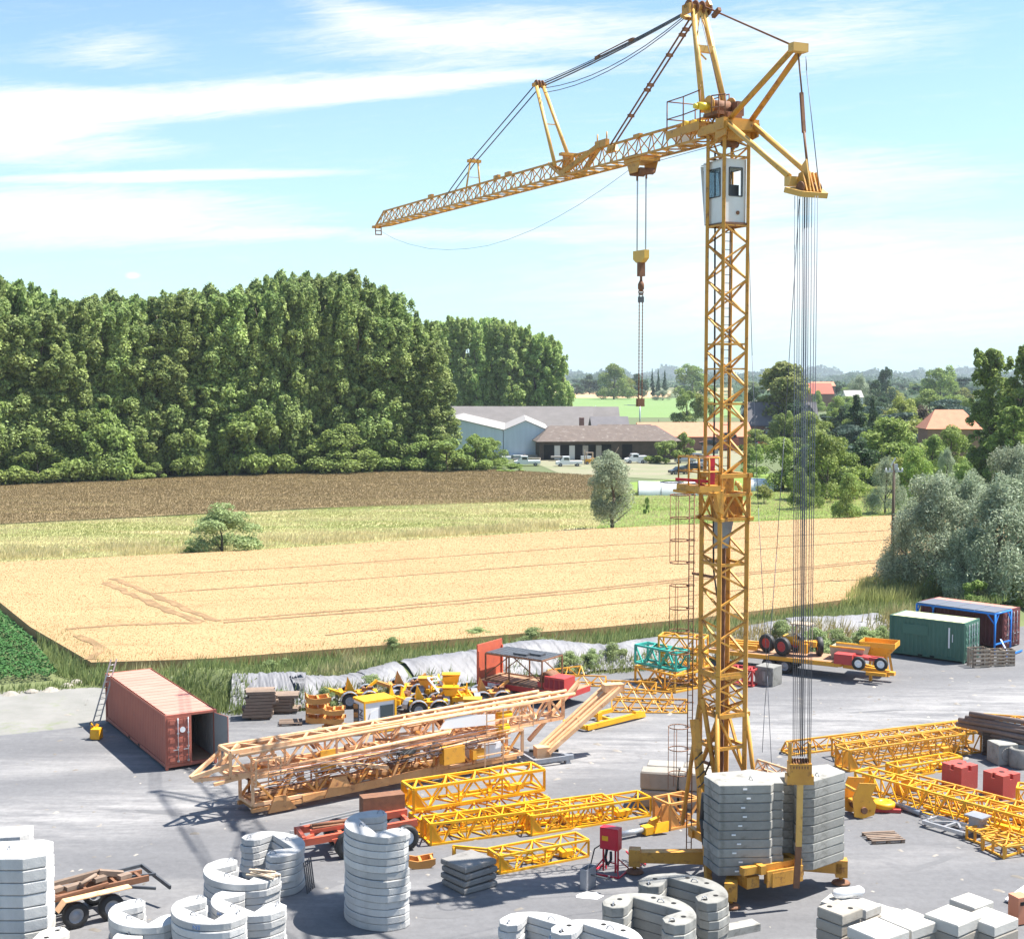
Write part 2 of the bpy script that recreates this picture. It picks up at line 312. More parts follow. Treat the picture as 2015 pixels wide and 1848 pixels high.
def dustlane():
    nt = m_asph.node_tree; N = nt.nodes; L = nt.links; b = N['Principled BSDF']; src = b.inputs['Base Color'].links[0].from_socket
    g = N.new('ShaderNodeNewGeometry'); tot = None
    for nx, ny, c, w, k in ((-.404, .915, 58.07, 5.5, 1.0), (-.3, .954, 66.5, 3.0, .6), (-.2, .98, 47.0, 2.5, .35)):
        d = N.new('ShaderNodeVectorMath'); d.operation = 'DOT_PRODUCT'; L.new(g.outputs['Position'], d.inputs[0]); d.inputs[1].default_value = (nx, ny, 0)
        a = N.new('ShaderNodeMath'); a.operation = 'SUBTRACT'; L.new(d.outputs['Value'], a.inputs[0]); a.inputs[1].default_value = c
        e = N.new('ShaderNodeMath'); e.operation = 'ABSOLUTE'; L.new(a.outputs[0], e.inputs[0])
        r = N.new('ShaderNodeMapRange'); r.interpolation_type = 'SMOOTHSTEP'; r.inputs[1].default_value = 0; r.inputs[2].default_value = w; r.inputs[3].default_value = k; r.inputs[4].default_value = 0; L.new(e.outputs[0], r.inputs[0])
        if tot is None: tot = r.outputs[0]
        else: m = N.new('ShaderNodeMath'); m.operation = 'MAXIMUM'; L.new(tot, m.inputs[0]); L.new(r.outputs[0], m.inputs[1]); tot = m.outputs[0]
    mp = N.new('ShaderNodeMapping'); mp.inputs['Scale'].default_value = (.25, 1.3, 1); mp.inputs['Rotation'].default_value = (0, 0, .35); L.new(g.outputs['Position'], mp.inputs[0])
    n = N.new('ShaderNodeTexNoise'); n.inputs['Scale'].default_value = .9; n.inputs['Detail'].default_value = 8; n.inputs['Roughness'].default_value = .72; L.new(mp.outputs[0], n.inputs[0])
    r = N.new('ShaderNodeMapRange'); r.inputs[1].default_value = .36; r.inputs[2].default_value = .62; L.new(n.outputs[0], r.inputs[0])
    m = N.new('ShaderNodeMath'); m.operation = 'MULTIPLY'; L.new(tot, m.inputs[0]); L.new(r.outputs[0], m.inputs[1])
    x = N.new('ShaderNodeMixRGB'); L.new(m.outputs[0], x.inputs[0]); L.new(src, x.inputs[1]); x.inputs[2].default_value = (.30, .292, .288, 1)
    # fine specks and oil stains
    n2 = N.new('ShaderNodeTexNoise'); n2.inputs['Scale'].default_value = 3.2; n2.inputs['Detail'].default_value = 10; n2.inputs['Roughness'].default_value = .8; L.new(g.outputs['Position'], n2.inputs[0])
    r2 = N.new('ShaderNodeMapRange'); r2.inputs[1].default_value = .35; r2.inputs[2].default_value = .65; r2.inputs[3].default_value = .84; r2.inputs[4].default_value = 1.14; L.new(n2.outputs[0], r2.inputs[0])
    y = N.new('ShaderNodeMixRGB'); y.blend_type = 'MULTIPLY'; y.inputs[0].default_value = 1; L.new(x.outputs[0], y.inputs[1]); L.new(r2.outputs[0], y.inputs[2])
    n3 = N.new('ShaderNodeTexNoise'); n3.inputs['Scale'].default_value = .55; n3.inputs['Detail'].default_value = 4; L.new(g.outputs['Position'], n3.inputs[0])
    r3 = N.new('ShaderNodeMapRange'); r3.inputs[1].default_value = .66; r3.inputs[2].default_value = .74; r3.inputs[3].default_value = 0; r3.inputs[4].default_value = .5; L.new(n3.outputs[0], r3.inputs[0])
    z = N.new('ShaderNodeMixRGB'); L.new(r3.outputs[0], z.inputs[0]); L.new(y.outputs[0], z.inputs[1]); z.inputs[2].default_value = (.09, .09, .10, 1); L.new(z.outputs[0], b.inputs['Base Color'])
dustlane()
sheet('yard_pavement', yard, 0.0, m_asph)
sheet('gravel_track', [G(-500, 1500), G(205, 1425), G(300, 1372), G(190, 1352), G(-300, 1375)], -.006, m_grav)
verge = [G(-300, 1375), G(190, 1352)] + [G(u, v) for u, v in BERM] + [Vector((60, 92, 0)), Vector((110, 92, 0)), Vector((110, 120, 0)), G(1690, 1150), G(1180, 1210), G(600, 1285), G(200, 1310), G(120, 1290), G(-300, 1120)]
sheet('grass_verge', verge, -.014, mat('verge_ground', (.10, .13, .05), (.16, .18, .07), .4, coord='World', rough=1))
wheat = [G(180, 1322), G(400, 1315), G(529, 1305), G(740, 1288), G(992, 1266), G(1169, 1252), G(1381, 1231), G(1560, 1208), G(1680, 1192), G(1720, 1165), G(2250, 1120), G(2250, 1000), G(1745, 1024), G(1165, 1051), G(500, 1094), G(0, 1119), G(-500, 1140), G(-500, 1200), G(0, 1200), G(60, 1250)]
sheet('wheat_field', wheat, 0, m_wheat, .6)
strip = [G(-500, 1141), G(0, 1120), G(500, 1095), G(1165, 1052), G(1745, 1025), G(2250, 1001), G(2250, 930), G(1400, 958), G(1160, 970), G(600, 1004), G(0, 1034), G(-500, 1056)]
sheet('grass_strip', strip, 0, m_grass, .05)
sheet('mown_meadow', [G(1170, 1046), G(1745, 1020), G(2200, 1000), G(2200, 900), G(1640, 925), G(1240, 950)], .07, m_lush)
brown = [G(-500, 1055), G(0, 1032), G(600, 1002), G(1165, 984), G(1190, 938), G(975, 926), G(430, 938), G(0, 957), G(-500, 975)]
sheet('brown_crop_field', brown, 0, m_brown, .15)
sheet('far_green_field', [G(1000, 822), G(1480, 822), G(1480, 784), G(1080, 783)], .02, mat('far_green_field', (.13, .22, .06), (.17, .25, .08), .01, coord='World', rough=1))
sheet('far_wheat_field', [G(1080, 783), G(1320, 783.5), G(1320, 770), G(1100, 770)], .02, mat('far_wheat_field', (.52, .33, .17), rough=1))
sheet('farm_yard_track', [G(1100, 932), G(1420, 950), G(1480, 880), G(980, 880)], .02, mat('farm_dirt', (.27, .23, .17), (.16, .19, .09), .08, coord='World', rough=1))
# tramlines in the wheat: pairs of trodden wheel tracks
m_tram = mat('trodden_wheat', (.27, .165, .08), (.18, .12, .055), 1.2, c3=(.38, .24, .12), sc3=.8, w3=.5, coord='World', rough=1, bump=1, bs=4)
def track(pts, w, seed):
    r = random.Random(seed); mb = MB(); P3 = [Vector((G(u, v, .6).x, G(u, v, .6).y, .63)) for u, v in pts]; L = []
    for i in range(len(P3)-1):
        n = max(2, int((P3[i+1]-P3[i]).length/.9))
        for k in range(n): L.append(P3[i].lerp(P3[i+1], k/n))
    L.append(P3[-1]); A = []; B = []
    for i, p in enumerate(L):
        d = (L[min(i+1, len(L)-1)]-L[max(i-1, 0)]).normalized(); s = Vector((-d.y, d.x, 0))
        j = r.uniform(-.25, .25)*w; A.append(p+s*(w*r.uniform(.3, .8)+j)); B.append(p-s*(w*r.uniform(.3, .8)-j))
    n = len(L); mb.add(A+B, [(i, i+1, n+i+1, n+i) for i in range(n-1)]); mb.build('wheel_track', m_tram, kind='structure')
track([(222, 1138), (300, 1170), (380, 1205), (430, 1222)], .55, 1); track([(205, 1146), (270, 1175), (340, 1205), (395, 1224)], .6, 2)
for k, (pa, w) in enumerate([([(440, 1220), (760, 1195), (1150, 1160), (1390, 1135), (1750, 1100)], .35), ([(440, 1225), (760, 1201), (1150, 1165), (1390, 1139), (1750, 1104)], .3), ([(300, 1168), (700, 1140), (1200, 1102), (1750, 1062)], .26),
                          ([(130, 1238), (240, 1229), (395, 1226)], .5), ([(240, 1136), (600, 1115), (1165, 1075), (1750, 1044)], .25), ([(150, 1250), (200, 1275), (180, 1298)], .6), ([(430, 1222), (330, 1262), (260, 1296)], .0), ([(640, 1250), (1000, 1213), (1300, 1178), (1640, 1142)], .2)]):
    if w: track(pa, w, 10+k)
for k, (u, v, w, h_, a) in enumerate([(1130, 1540, 1.3, .7, .1), (1640, 1620, 2.6, 1.2, .5), (640, 1740, 1.2, .8, .2), (330, 1600, 3.2, .5, -.3), (1830, 1700, 3.0, .35, .6), (1720, 1400, 3.5, .4, .2), (880, 1800, 1.8, .6, .1), (250, 1690, 2.4, .45, .3), (1420, 1470, 2.2, .5, .3)]):
    g = G(u, v); r = random.Random(k); n_ = 16; m = MB(); m.add([(g.x+math.cos(a)*math.cos(i/n_*2*PI)*w*.5*r.uniform(.75, 1.2)-math.sin(a)*math.sin(i/n_*2*PI)*h_*.5, g.y+math.sin(a)*math.cos(i/n_*2*PI)*w*.5+math.cos(a)*math.sin(i/n_*2*PI)*h_*.5*r.uniform(.7, 1.2), .004) for i in range(n_)], [tuple(range(n_))])
    m.build('asphalt_patch', mat('patched_asphalt', (.12, .12, .125), (.15, .15, .155), 2, rough=.85) if k == 0 else bpy.data.materials['patched_asphalt'], kind='structure')
def debris():
    rg = np.random.default_rng(12); n = 800; x = rg.uniform(-24, 30, n); y = rg.uniform(42, 84, n); k = (np.abs(x) < .39*y); x, y = x[k], y[k]; n = len(x); s = rg.gamma(1.6, .018, n)+.012; a = rg.uniform(0, PI, n); el = rg.uniform(1, 3.0, n)
    V = np.zeros((n, 5, 3)); c, d = np.cos(a), np.sin(a)
    for i, (p, q) in enumerate(((-1, -1), (1, -1), (1, 1), (-1, 1))): V[:, i, 0] = x+(c*p*el-d*q)*s; V[:, i, 1] = y+(d*p*el+c*q)*s; V[:, i, 2] = .002
    V[:, 4] = np.stack([x, y, s*.8+.004], 1); o = (np.arange(n)*5)[:, None]; Fc = np.concatenate([o+np.array([[0, 1, 4]]), o+np.array([[1, 2, 4]]), o+np.array([[2, 3, 4]]), o+np.array([[3, 0, 4]])])
    return mesh_np('gravel_debris', V.reshape(-1, 3), Fc, [mat('debris', (.33, .31, .28), (.14, .12, .10), .8, coord='World', rough=.9, island=.4)])
tag(link(debris(), 'gravel_debris'), 'small stones and wood splinters scattered over the asphalt yard', 'debris', kind='stuff')
# ---------------------------------------------------------------- scattered blades
def inpoly(x, y, poly):
    c = np.zeros(len(x), bool); n = len(poly)
    for i in range(n):
        x1, y1, x2, y2 = poly[i][0], poly[i][1], poly[(i+1) % n][0], poly[(i+1) % n][1]
        if y1 == y2: continue
        t = ((y1 > y) != (y2 > y)) & (x < (x2-x1)*(y-y1)/(y2-y1)+x1); c ^= t
    return c
def blades(name, poly, dens, h, w, m, z0=0, seed=0, label=None, cat=None, lean=.25, clump=None, xr=None):
    rg = np.random.default_rng(seed); xs = [p[0] for p in poly]; ys = [p[1] for p in poly]
    x0, x1, y0, y1 = max(min(xs), -110), min(max(xs), 110), min(ys), max(ys)
    n = int((x1-x0)*(y1-y0)*dens); x = rg.uniform(x0, x1, n); y = rg.uniform(y0, y1, n)
    k = inpoly(x, y, poly) & (np.abs(x) < y*.40+4); x, y = x[k], y[k]
    if clump:
        f = np.sin(x*clump[0]+3*np.sin(y*.31))*np.sin(y*clump[1]+2*np.sin(x*.23)); k = f > clump[2]+rg.normal(0, .25, len(x)); x, y = x[k], y[k]
    n = len(x); a = rg.uniform(0, PI, n); hh = rg.uniform(h[0], h[1], n); ww = w*rg.uniform(.6, 1.4, n)/2
    if hasattr(z0, '__call__'): zb = z0(x, y)
    else: zb = np.full(n, z0)
    V = np.zeros((n, 3, 3)); dx, dy = np.cos(a)*ww, np.sin(a)*ww
    V[:, 0] = np.stack([x-dx, y-dy, zb], 1); V[:, 1] = np.stack([x+dx, y+dy, zb], 1)
    V[:, 2] = np.stack([x+rg.normal(0, lean, n)*hh+.15*hh, y+rg.normal(0, lean, n)*hh, zb+hh], 1)
    me = mesh_np(name, V.reshape(-1, 3), np.arange(n*3).reshape(-1, 3), [m]); o = link(me, name); return tag(o, label, cat, kind='stuff')
blades('wheat_stalks', wheat, 40, (.03, .06), .08, m_wblade, .59, 1, 'ripe golden wheat standing in the field behind the yard', 'wheat')
blades('brown_crop_stalks', brown, 30, (.08, .30), .13, m_bblade, .1, 2, 'dark brown dried crop standing below the left wood', 'crop')
blades('meadow_grass', strip, 30, (.08, .34), .12, m_gblade, 0, 3, 'rough green and straw grass between wheat and brown crop', 'grass')
drystrip = [G(-300, 1120), G(0, 1108), G(360, 1090), G(520, 1078), G(1100, 1044), G(1100, 1030), G(500, 1062), G(360, 1068), G(0, 1080), G(-300, 1096)]
blades('dry_grass', drystrip, 22, (.35, .8), .12, m_dry, 0, 4, 'band of bleached straw coloured grass along the wheat edge', 'grass', clump=(.2, .35, -.35))
# ---------------------------------------------------------------- berm under the silver sheet
bt = [G(u, v) for u, v in BERM]
def bt_at(f):
    f = max(0, min(len(bt)-1.001, f*(len(bt)-1))); i = int(f); return bt[i].lerp(bt[i+1], f-i), (bt[i+1]-bt[i]).normalized()
def berm_prof(q, top): return top*(.5-.5*math.cos(PI*min(1, max(0, q/2.9)))) if q < 2.9 else top*(.5+.5*math.cos(PI*min(1, (q-2.9)/2.6)))
NX, NY = 520, 34
from mathutils import noise as mnoise
def berm_grid(f0, f1, q0, q1, lift, nx, ny, wr):
    V = []
    for i in range(nx+1):
        f = f0+(f1-f0)*i/nx; p, d = bt_at(f); nrm = Vector((-d.y, d.x, 0)); top = 1.25+.25*math.sin(f*17)+.12*math.sin(f*41)
        for j in range(ny+1):
            q = q0+(q1-q0)*j/ny; s = f*95
            w = wr*(mnoise.noise(Vector((s*1.3+q*.5, q*.35, 0)))*.08+mnoise.noise(Vector((s*4.2+q*1.8, q*.7, 3)))*.07+mnoise.noise(Vector((s*9+q*3, q*1.4, 8)))*.035)
            qq = q+(.35*math.sin(s*.6)+.25*math.sin(s*1.7+1) if j in (0,) else 0)
            x = p+nrm*qq; V.append((x.x, x.y, berm_prof(q, top)+lift+w))
    Fq = [(i*(ny+1)+j, (i+1)*(ny+1)+j, (i+1)*(ny+1)+j+1, i*(ny+1)+j+1) for i in range(nx) for j in range(ny)]
    return V, Fq
V, Fq = berm_grid(0, 1, -.05, 5.6, -.06, 120, 16, 0); link(mesh_np('earth_bank', V, Fq, [bpy.data.materials['verge_ground']], smooth=True), 'earth_bank'); bpy.data.objects['earth_bank']['kind'] = 'structure'
for k, (f0, f1, q0, q1, lb) in enumerate([(.10, .34, .15, 3.3, 'silver sheeting crumpled over the bank behind the timber stacks'), (.345, .70, .2, 3.5, 'long crumpled silver sheeting on the bank behind the red trailer'), (.715, .91, .5, 3.4, 'bright silver sheeting on the bank left of the green container')]):
    V, Fq = berm_grid(f0, f1, q0, q1, .12, int(NX*(f1-f0)*1.4), NY, 1.0)
    o = link(mesh_np('tarpaulin', V, Fq, [M_['tarp']], smooth=True), 'tarpaulin'); tag(o, lb, 'tarpaulin', 'silver sheeting on the bank')
def bermz(x, y):
    out = np.zeros(len(x))
    B = np.array([(p.x, p.y) for p in bt])
    for i in range(len(B)-1):
        a, b = B[i], B[i+1]; d = b-a; L = np.hypot(*d); d = d/L; t = (x-a[0])*d[0]+(y-a[1])*d[1]; q = -(x-a[0])*d[1]+(y-a[1])*d[0]
        k = (t >= 0) & (t <= L) & (q > 0) & (q < 5.5); z = np.where(q < 2.9, .65-.65*np.cos(PI*q/2.9), .65+.65*np.cos(PI*(q-2.9)/2.6)); out[k] = z[k]
    return out
verge_in = [bt_at(i/24)[0]+Vector((-bt_at(i/24)[1].y, bt_at(i/24)[1].x, 0))*3.1 for i in range(25)]+[G(1720, 1158), G(1676, 1180), G(1560, 1196), G(1450, 1206), G(1381, 1221), G(1270, 1228), G(1169, 1242), G(1080, 1245), G(992, 1257), G(880, 1260), G(740, 1279), G(640, 1281), G(529, 1295), G(400, 1303), G(280, 1300), G(180, 1312), G(200, 1352)]
def band(f0, f1, q0, q1, n=24):
    a = []; b = []
    for i in range(n+1):
        p, d = bt_at(f0+(f1-f0)*i/n); nr = Vector((-d.y, d.x, 0)); a.append(p+nr*q0); b.append(p+nr*q1)
    return a+b[::-1]
blades('verge_weeds', verge_in, 32, (.3, .95), .08, m_weed, bermz, 5, 'tall weeds along the crest between silver sheeting and wheat', 'weeds')
blades('bank_weeds', band(.0, .72, -.4, 1.5), 55, (.15, .7), .08, m_weed, bermz, 6, 'green weeds and grass at the foot of the silver bank', 'weeds', clump=(.45, .5, -.35))
blades('bank_end_weeds', band(0, .12, -.6, 5), 60, (.25, .8), .08, m_weed, bermz, 66, 'weeds covering the left end of the bank behind the red container', 'weeds')
blades('dry_bank_weeds', band(.70, .95, -.6, 2.2), 75, (.4, 1.3), .08, mat('dry_weeds', (.36, .34, .13), (.50, .40, .22), .4, c3=(.14, .2, .06), sc3=.5, w3=.54, coord='World', rough=1, island=.3, trans=.45), bermz, 7, 'dry tan and green weeds behind the flatbed trailer with wheels', 'weeds', clump=(.3, .5, -.5))
tallw = [G(1655, 1198), G(1730, 1196), G(1850, 1180), G(1905, 1152), G(1780, 1140), G(1690, 1160)]
blades('reeds', tallw, 60, (.6, 1.6), .10, mat('yellow_green_reeds', (.32, .36, .12), (.42, .41, .17), .4, coord='World', rough=1, island=.3, trans=.5), 0, 8, 'tall yellow green reeds left of the silvery willow by the pole', 'reeds', lean=.15)
blades('track_weeds', [G(-60, 1372), G(190, 1352), G(300, 1372), G(205, 1330), G(120, 1345), G(-60, 1360)], 40, (.1, .5), .08, m_weed, 0, 9, 'low weeds between the gravel and the green crop', 'weeds')
blades('corner_weeds', [G(60, 1240), G(110, 1330), G(190, 1352), G(230, 1352), G(220, 1300), G(120, 1250)], 45, (.3, .9), .10, m_weed, 0, 19, 'tangled verge growth around the corner behind the red container', 'weeds')
# green leafy crop at the left edge
cr = [G(-200, 1170), G(0, 1215), G(60, 1265), G(112, 1338), G(-200, 1362)]
def leaves_flat():
    rg = np.random.default_rng(5); rows = []
    xs = [p[0] for p in cr]; ys = [p[1] for p in cr]; n = 80000; x = rg.uniform(max(min(xs), -48), max(xs), n); y = rg.uniform(min(ys), max(ys), n)
    k = inpoly(x, y, cr) & (x > -.42*y); x, y = x[k], y[k]; n = len(x)
    z = .32+.2*np.abs(np.sin((x*.8+y*.5)*2.4))+rg.uniform(-.12, .12, n); u = rg.normal(0, 1, (n, 3)); u[:, 2] *= .35; u /= np.linalg.norm(u, axis=1)[:, None]; w = np.cross(u, rg.normal(0, 1, (n, 3))); w /= np.linalg.norm(w, axis=1)[:, None]; w[:, 2] *= .5
    s = rg.uniform(.07, .14, n)[:, None]; c = np.stack([x, y, z], 1); V = np.stack([c-u*s, c-w*s*.6, c+u*s, c+w*s*.6], 1)
    return mesh_np('leafy_crop', V.reshape(-1, 3), np.arange(n*4).reshape(-1, 4), [m_crop])
tag(link(leaves_flat(), 'leafy_crop'), 'dark green leafy crop at the left edge beside the wheat', 'crop', kind='stuff')
# ================================================================ TREES
def leafmat(name, a, b, sc=.35, isl=.3, tr=.35): return mat(name, a, b, sc, coord='Object', rough=.75, rnd=.16, island=isl, trans=tr)
def LEAFK(): pass
LM = dict(pop=leafmat('poplar_leaves', (.14, .22, .065), (.46, .54, .19), .25, .5, .42), pop2=leafmat('pale_poplar_leaves', (.26, .36, .11), (.46, .56, .20), .3, .35, .42), mid=leafmat('green_leaves', (.12, .19, .045), (.36, .45, .12), .5, .45, .4), bright=leafmat('bright_green_leaves', (.15, .23, .045), (.36, .44, .11), .5, .4), gg=leafmat('grey_green_leaves', (.20, .27, .10), (.40, .48, .22), .7, .35),
          yel=leafmat('yellow_green_leaves', (.20, .24, .05), (.34, .36, .09)), dark=leafmat('dark_green_leaves', (.035, .075, .028), (.07, .12, .045)), silver=leafmat('silver_leaves', (.13, .18, .09), (.52, .58, .42), .45, .5),
          lime=leafmat('lime_leaves', (.08, .13, .03), (.34, .35, .09), .6), far=leafmat('far_tree_leaves', (.045, .09, .04), (.08, .14, .06)), cedar=leafmat('cedar_needles', (.05, .09, .07), (.11, .16, .12)), copper=leafmat('copper_leaves', (.07, .05, .03), (.10, .07, .04)))
def crown(name, lobes, n, size, m, seed, out=.75, flat=1., jit=.25):
    rg = np.random.default_rng(seed); Lb = np.array(lobes, float); ar = (Lb[:, 3]*Lb[:, 4]+Lb[:, 3]*Lb[:, 5]+Lb[:, 4]*Lb[:, 5]); pr = ar/ar.sum()
    i = rg.choice(len(Lb), n, p=pr); L = Lb[i]; d = rg.normal(0, 1, (n, 3)); d /= np.linalg.norm(d, axis=1)[:, None]
    d[:, 2] = np.where((d[:, 2] < -.2) & (rg.random(n) < .6), -d[:, 2], d[:, 2])
    rr = np.clip(1-np.abs(rg.normal(0, .25, n)), .2, 1)[:, None]*(1+jit*rg.normal(0, .5, n)[:, None]*.5)
    c = L[:, :3]+d*L[:, 3:6]*rr; nm = d*out+rg.normal(0, .55, (n, 3)); nm[:, 2] += .2; nm /= np.linalg.norm(nm, axis=1)[:, None]
    u = np.cross(nm, rg.normal(0, 1, (n, 3))); u /= np.linalg.norm(u, axis=1)[:, None]; w = np.cross(nm, u)*flat
    s = (size*rg.uniform(.5, 1.3, n))[:, None]; V = np.stack([c-u*s, c-w*s*.62+nm*s*.15, c+u*s, c+w*s*.62-nm*s*.1], 1)
    return mesh_np(name, V.reshape(-1, 3), np.arange(n*4).reshape(-1, 4), [m])
def trunk_mesh(h, r, rng, n=6, spread=.25, bare=.25):
    mb = MB(); a = Vector((0, 0, -.1)); k = 5; pts = [a]
    for i in range(1, k+1): pts.append(Vector((rng.uniform(-1, 1)*h*.015*i, rng.uniform(-1, 1)*h*.015*i, h*.9*i/k)))
    for i in range(k): mb.tube(pts[i], pts[i+1], r*(1-i/k*.85), 7, r*(1-(i+1)/k*.85))
    for i in range(n):
        t = bare+(0.85-bare)*i/n; z = h*.9*t; b = Vector((0, 0, z)); aa = rng.uniform(0, 2*PI); L = h*spread*(1.1-t)
        e = b+Vector((math.cos(aa)*L, math.sin(aa)*L, L*.9)); mb.tube(b, e, r*.45*(1-t*.6), 5, r*.1)
    return mb.mesh('trunk', [M_['bark']], Vector((0, 0, 0)))
def poplar_lobes(h, w, rng, n=34, lean=.04):
    L = []
    for i in range(n):
        t = (i+.5)/n; z = h*(.05+.92*t); env = w*(math.sin(PI*min(1, .22+.76*t))**.6*(1-.25*t)+.05); a = rng.uniform(0, 2*PI); q = env*rng.uniform(.25, .9)
        s = w*rng.choice((.12, .15, .18, .22, .30))*rng.uniform(.85, 1.15)*(1-.4*t); L.append((math.cos(a)*q+lean*z*t, math.sin(a)*q, z, s*1.15, s*1.15, s*rng.uniform(.7, 2.1)))
    for i in range(14): L.append((lean*h+rng.uniform(-1, 1)*w*.55, rng.uniform(-.6, .6)*w, h*rng.uniform(.84, .97), w*.10, w*.10, h*.045))
    return L
def round_lobes(h, w, rng, n=26, z0=.02, drop=0):
    L = []
    for i in range(n):
        a = rng.uniform(0, 2*PI); e = rng.uniform(-.5, 1)*PI/2; q = rng.uniform(.45, .8)
        x, y, z = math.cos(a)*math.cos(e)*w*q, math.sin(a)*math.cos(e)*w*q, h*(z0+(1-z0)/2)+math.sin(e)*h*(1-z0)/2*q
        s = w*rng.uniform(.26, .42); L.append((x, y, z, s, s, s*rng.uniform(.7, 1.0)+drop*h))
    return L
def dome_lobes(h, w, rng, n=26):
    L = []
    for i in range(n):
        a = rng.uniform(0, 2*PI); e = rng.uniform(0, 1)**.8*PI/2 if i % 3 else rng.uniform(0, .15); q = rng.uniform(.5, .85); s = w*rng.uniform(.18, .36)
        L.append((math.cos(a)*math.cos(e)*w*q, math.sin(a)*math.cos(e)*w*q, h*.13+math.sin(e)*h*.70*rng.uniform(.75, 1.12), s, s, max(s*.6, h*.14)))
    return L
def cone_lobes(h, w, rng, n=22):
    return [((math.cos(a)*w*(1-t)*.6), math.sin(a)*w*(1-t)*.6, h*(.08+.9*t), w*(1-t)*.5+.12*w, w*(1-t)*.5+.12*w, h*.06) for t, a in [((i+.5)/n, rng.uniform(0, 6.3)) for i in range(n)]]
VAR = {}
def variant(kind, k):
    if (kind, k) in VAR: return VAR[kind, k]
    r = random.Random(hash_(kind)*10+k); sd = hash_(kind)*100+k
    D = {'poplar': lambda: (crown('crown', poplar_lobes(30, 6.2, r, 130), 30000, .30, LM['pop'], sd, out=.35), trunk_mesh(30, .42, r, 9, .13, .12)),
         'poplar_far': lambda: (crown('crown', poplar_lobes(30, 4.9, r, 80), 11000, .40, LM['pop2'], sd, out=.35), trunk_mesh(30, .4, r, 6, .12, .15)),
         'poplar_near': lambda: (crown('crown', poplar_lobes(30, 6.0, r, 110), 28000, .34, LM['mid'], sd, out=.45), trunk_mesh(30, .5, r, 14, .14, .15)),
         'round': lambda: (crown('crown', dome_lobes(10, 5, r), 9500, .21, LM['mid'], sd), trunk_mesh(10, .25, r, 6, .35)),
         'bright': lambda: (crown('crown', dome_lobes(10, 5, r, 30), 10000, .20, LM['bright'], sd), trunk_mesh(10, .25, r, 6, .35)),
         'yellow': lambda: (crown('crown', round_lobes(10, 4.6, r), 4500, .30, LM['yel'], sd), trunk_mesh(10, .25, r, 6, .35)),
         'lime': lambda: (crown('crown', round_lobes(10, 3.6, r, 40, .1), 8500, .24, LM['lime'], sd), trunk_mesh(10, .25, r, 6, .3)),
         'dark': lambda: (crown('crown', dome_lobes(10, 5, r), 4500, .32, LM['dark'], sd), trunk_mesh(10, .25, r, 6, .35)),
         'conifer': lambda: (crown('crown', cone_lobes(10, 3.2, r), 3600, .28, LM['dark'], sd), trunk_mesh(10, .2, r, 6, .1)),
         'cedar': lambda: (crown('crown', [(x, y, z, a*1.5, b*1.5, c*.35) for x, y, z, a, b, c in round_lobes(10, 4.5, r, 20)], 4200, .3, LM['cedar'], sd), trunk_mesh(10, .3, r, 6, .3)),
         'copper': lambda: (crown('crown', round_lobes(10, 5, r), 2600, .35, LM['copper'], sd), trunk_mesh(10, .25, r, 6, .35)),
         'silver': lambda: (crown('crown', [(x*1.15, y*1.15, z, a*(.6+.9*r.random()), b, c*1.2) for x, y, z, a, b, c in dome_lobes(10, 4.6, r, 44)], 24000, .16, LM['silver'], sd, flat=.45), trunk_mesh(10, .28, r, 9, .35, .1)),
         'silver_col': lambda: (crown('crown', [(x+.05*z, y, z-.7, a, b, c*1.3) for x, y, z, a, b, c in round_lobes(10, 2.5, r, 70, -.08)], 24000, .12, LM['silver'], sd, flat=.5), trunk_mesh(10, .22, r, 9, .2, .08)),
         'shrub': lambda: (crown('crown', dome_lobes(4, 2.7, r, 34), 9000, .13, LM['gg'], sd, flat=.55), trunk_mesh(3.4, .1, r, 8, .5, .02)),
         'bush': lambda: (crown('crown', dome_lobes(6, 3.6, r, 18), 7000, .19, LM['mid'], sd), trunk_mesh(5, .15, r, 6, .4, .05)),
         'blob': lambda: (crown('crown', dome_lobes(10, 5.5, r, 16), 3200, .36, LM['far'], sd), trunk_mesh(9, .3, r, 4, .3))}
    VAR[kind, k] = D[kind](); return VAR[kind, k]
def hash_(s): return sum((i+1)*ord(c) for i, c in enumerate(s)) % 997
TN = {'poplar': 'poplar_tree', 'poplar_far': 'poplar_tree', 'poplar_near': 'poplar_tree', 'conifer': 'conifer_tree', 'cedar': 'cedar_tree', 'silver': 'willow_tree', 'silver_col': 'willow_tree', 'shrub': 'shrub', 'bush': 'bush', 'copper': 'copper_tree'}
TH = {'poplar': 30, 'poplar_far': 30, 'poplar_near': 30, 'shrub': 3.7, 'bush': 6}
TW = {'poplar': 10, 'poplar_far': 9, 'poplar_near': 10, 'lime': 8, 'conifer': 6.4, 'silver': 9, 'silver_col': 4.9, 'shrub': 4.4, 'bush': 8, 'blob': 11.5}
def tree(kind, base, h, w, label, cat, group=None, k=None, rz=None):
    k = R_.randrange(3) if k is None else k; cm, tm = variant(kind, k); nm = TN.get(kind, 'broadleaf_tree')
    o = thing(nm, label, cat, base, group); H0 = TH.get(kind, 10); W0 = TW.get(kind, 10)
    o.rotation_euler = (0, 0, R_.uniform(0, 6.3) if rz is None else rz); o.scale = (w/W0, w/W0, h/H0)
    link(cm, 'crown', o); link(tm, 'trunk', o); return o
def interp(x, tab):
    for (a, b), (c, d) in zip(tab, tab[1:]):
        if x <= c: return b+(d-b)*max(0, (x-a))/(c-a)
    return tab[-1][1]
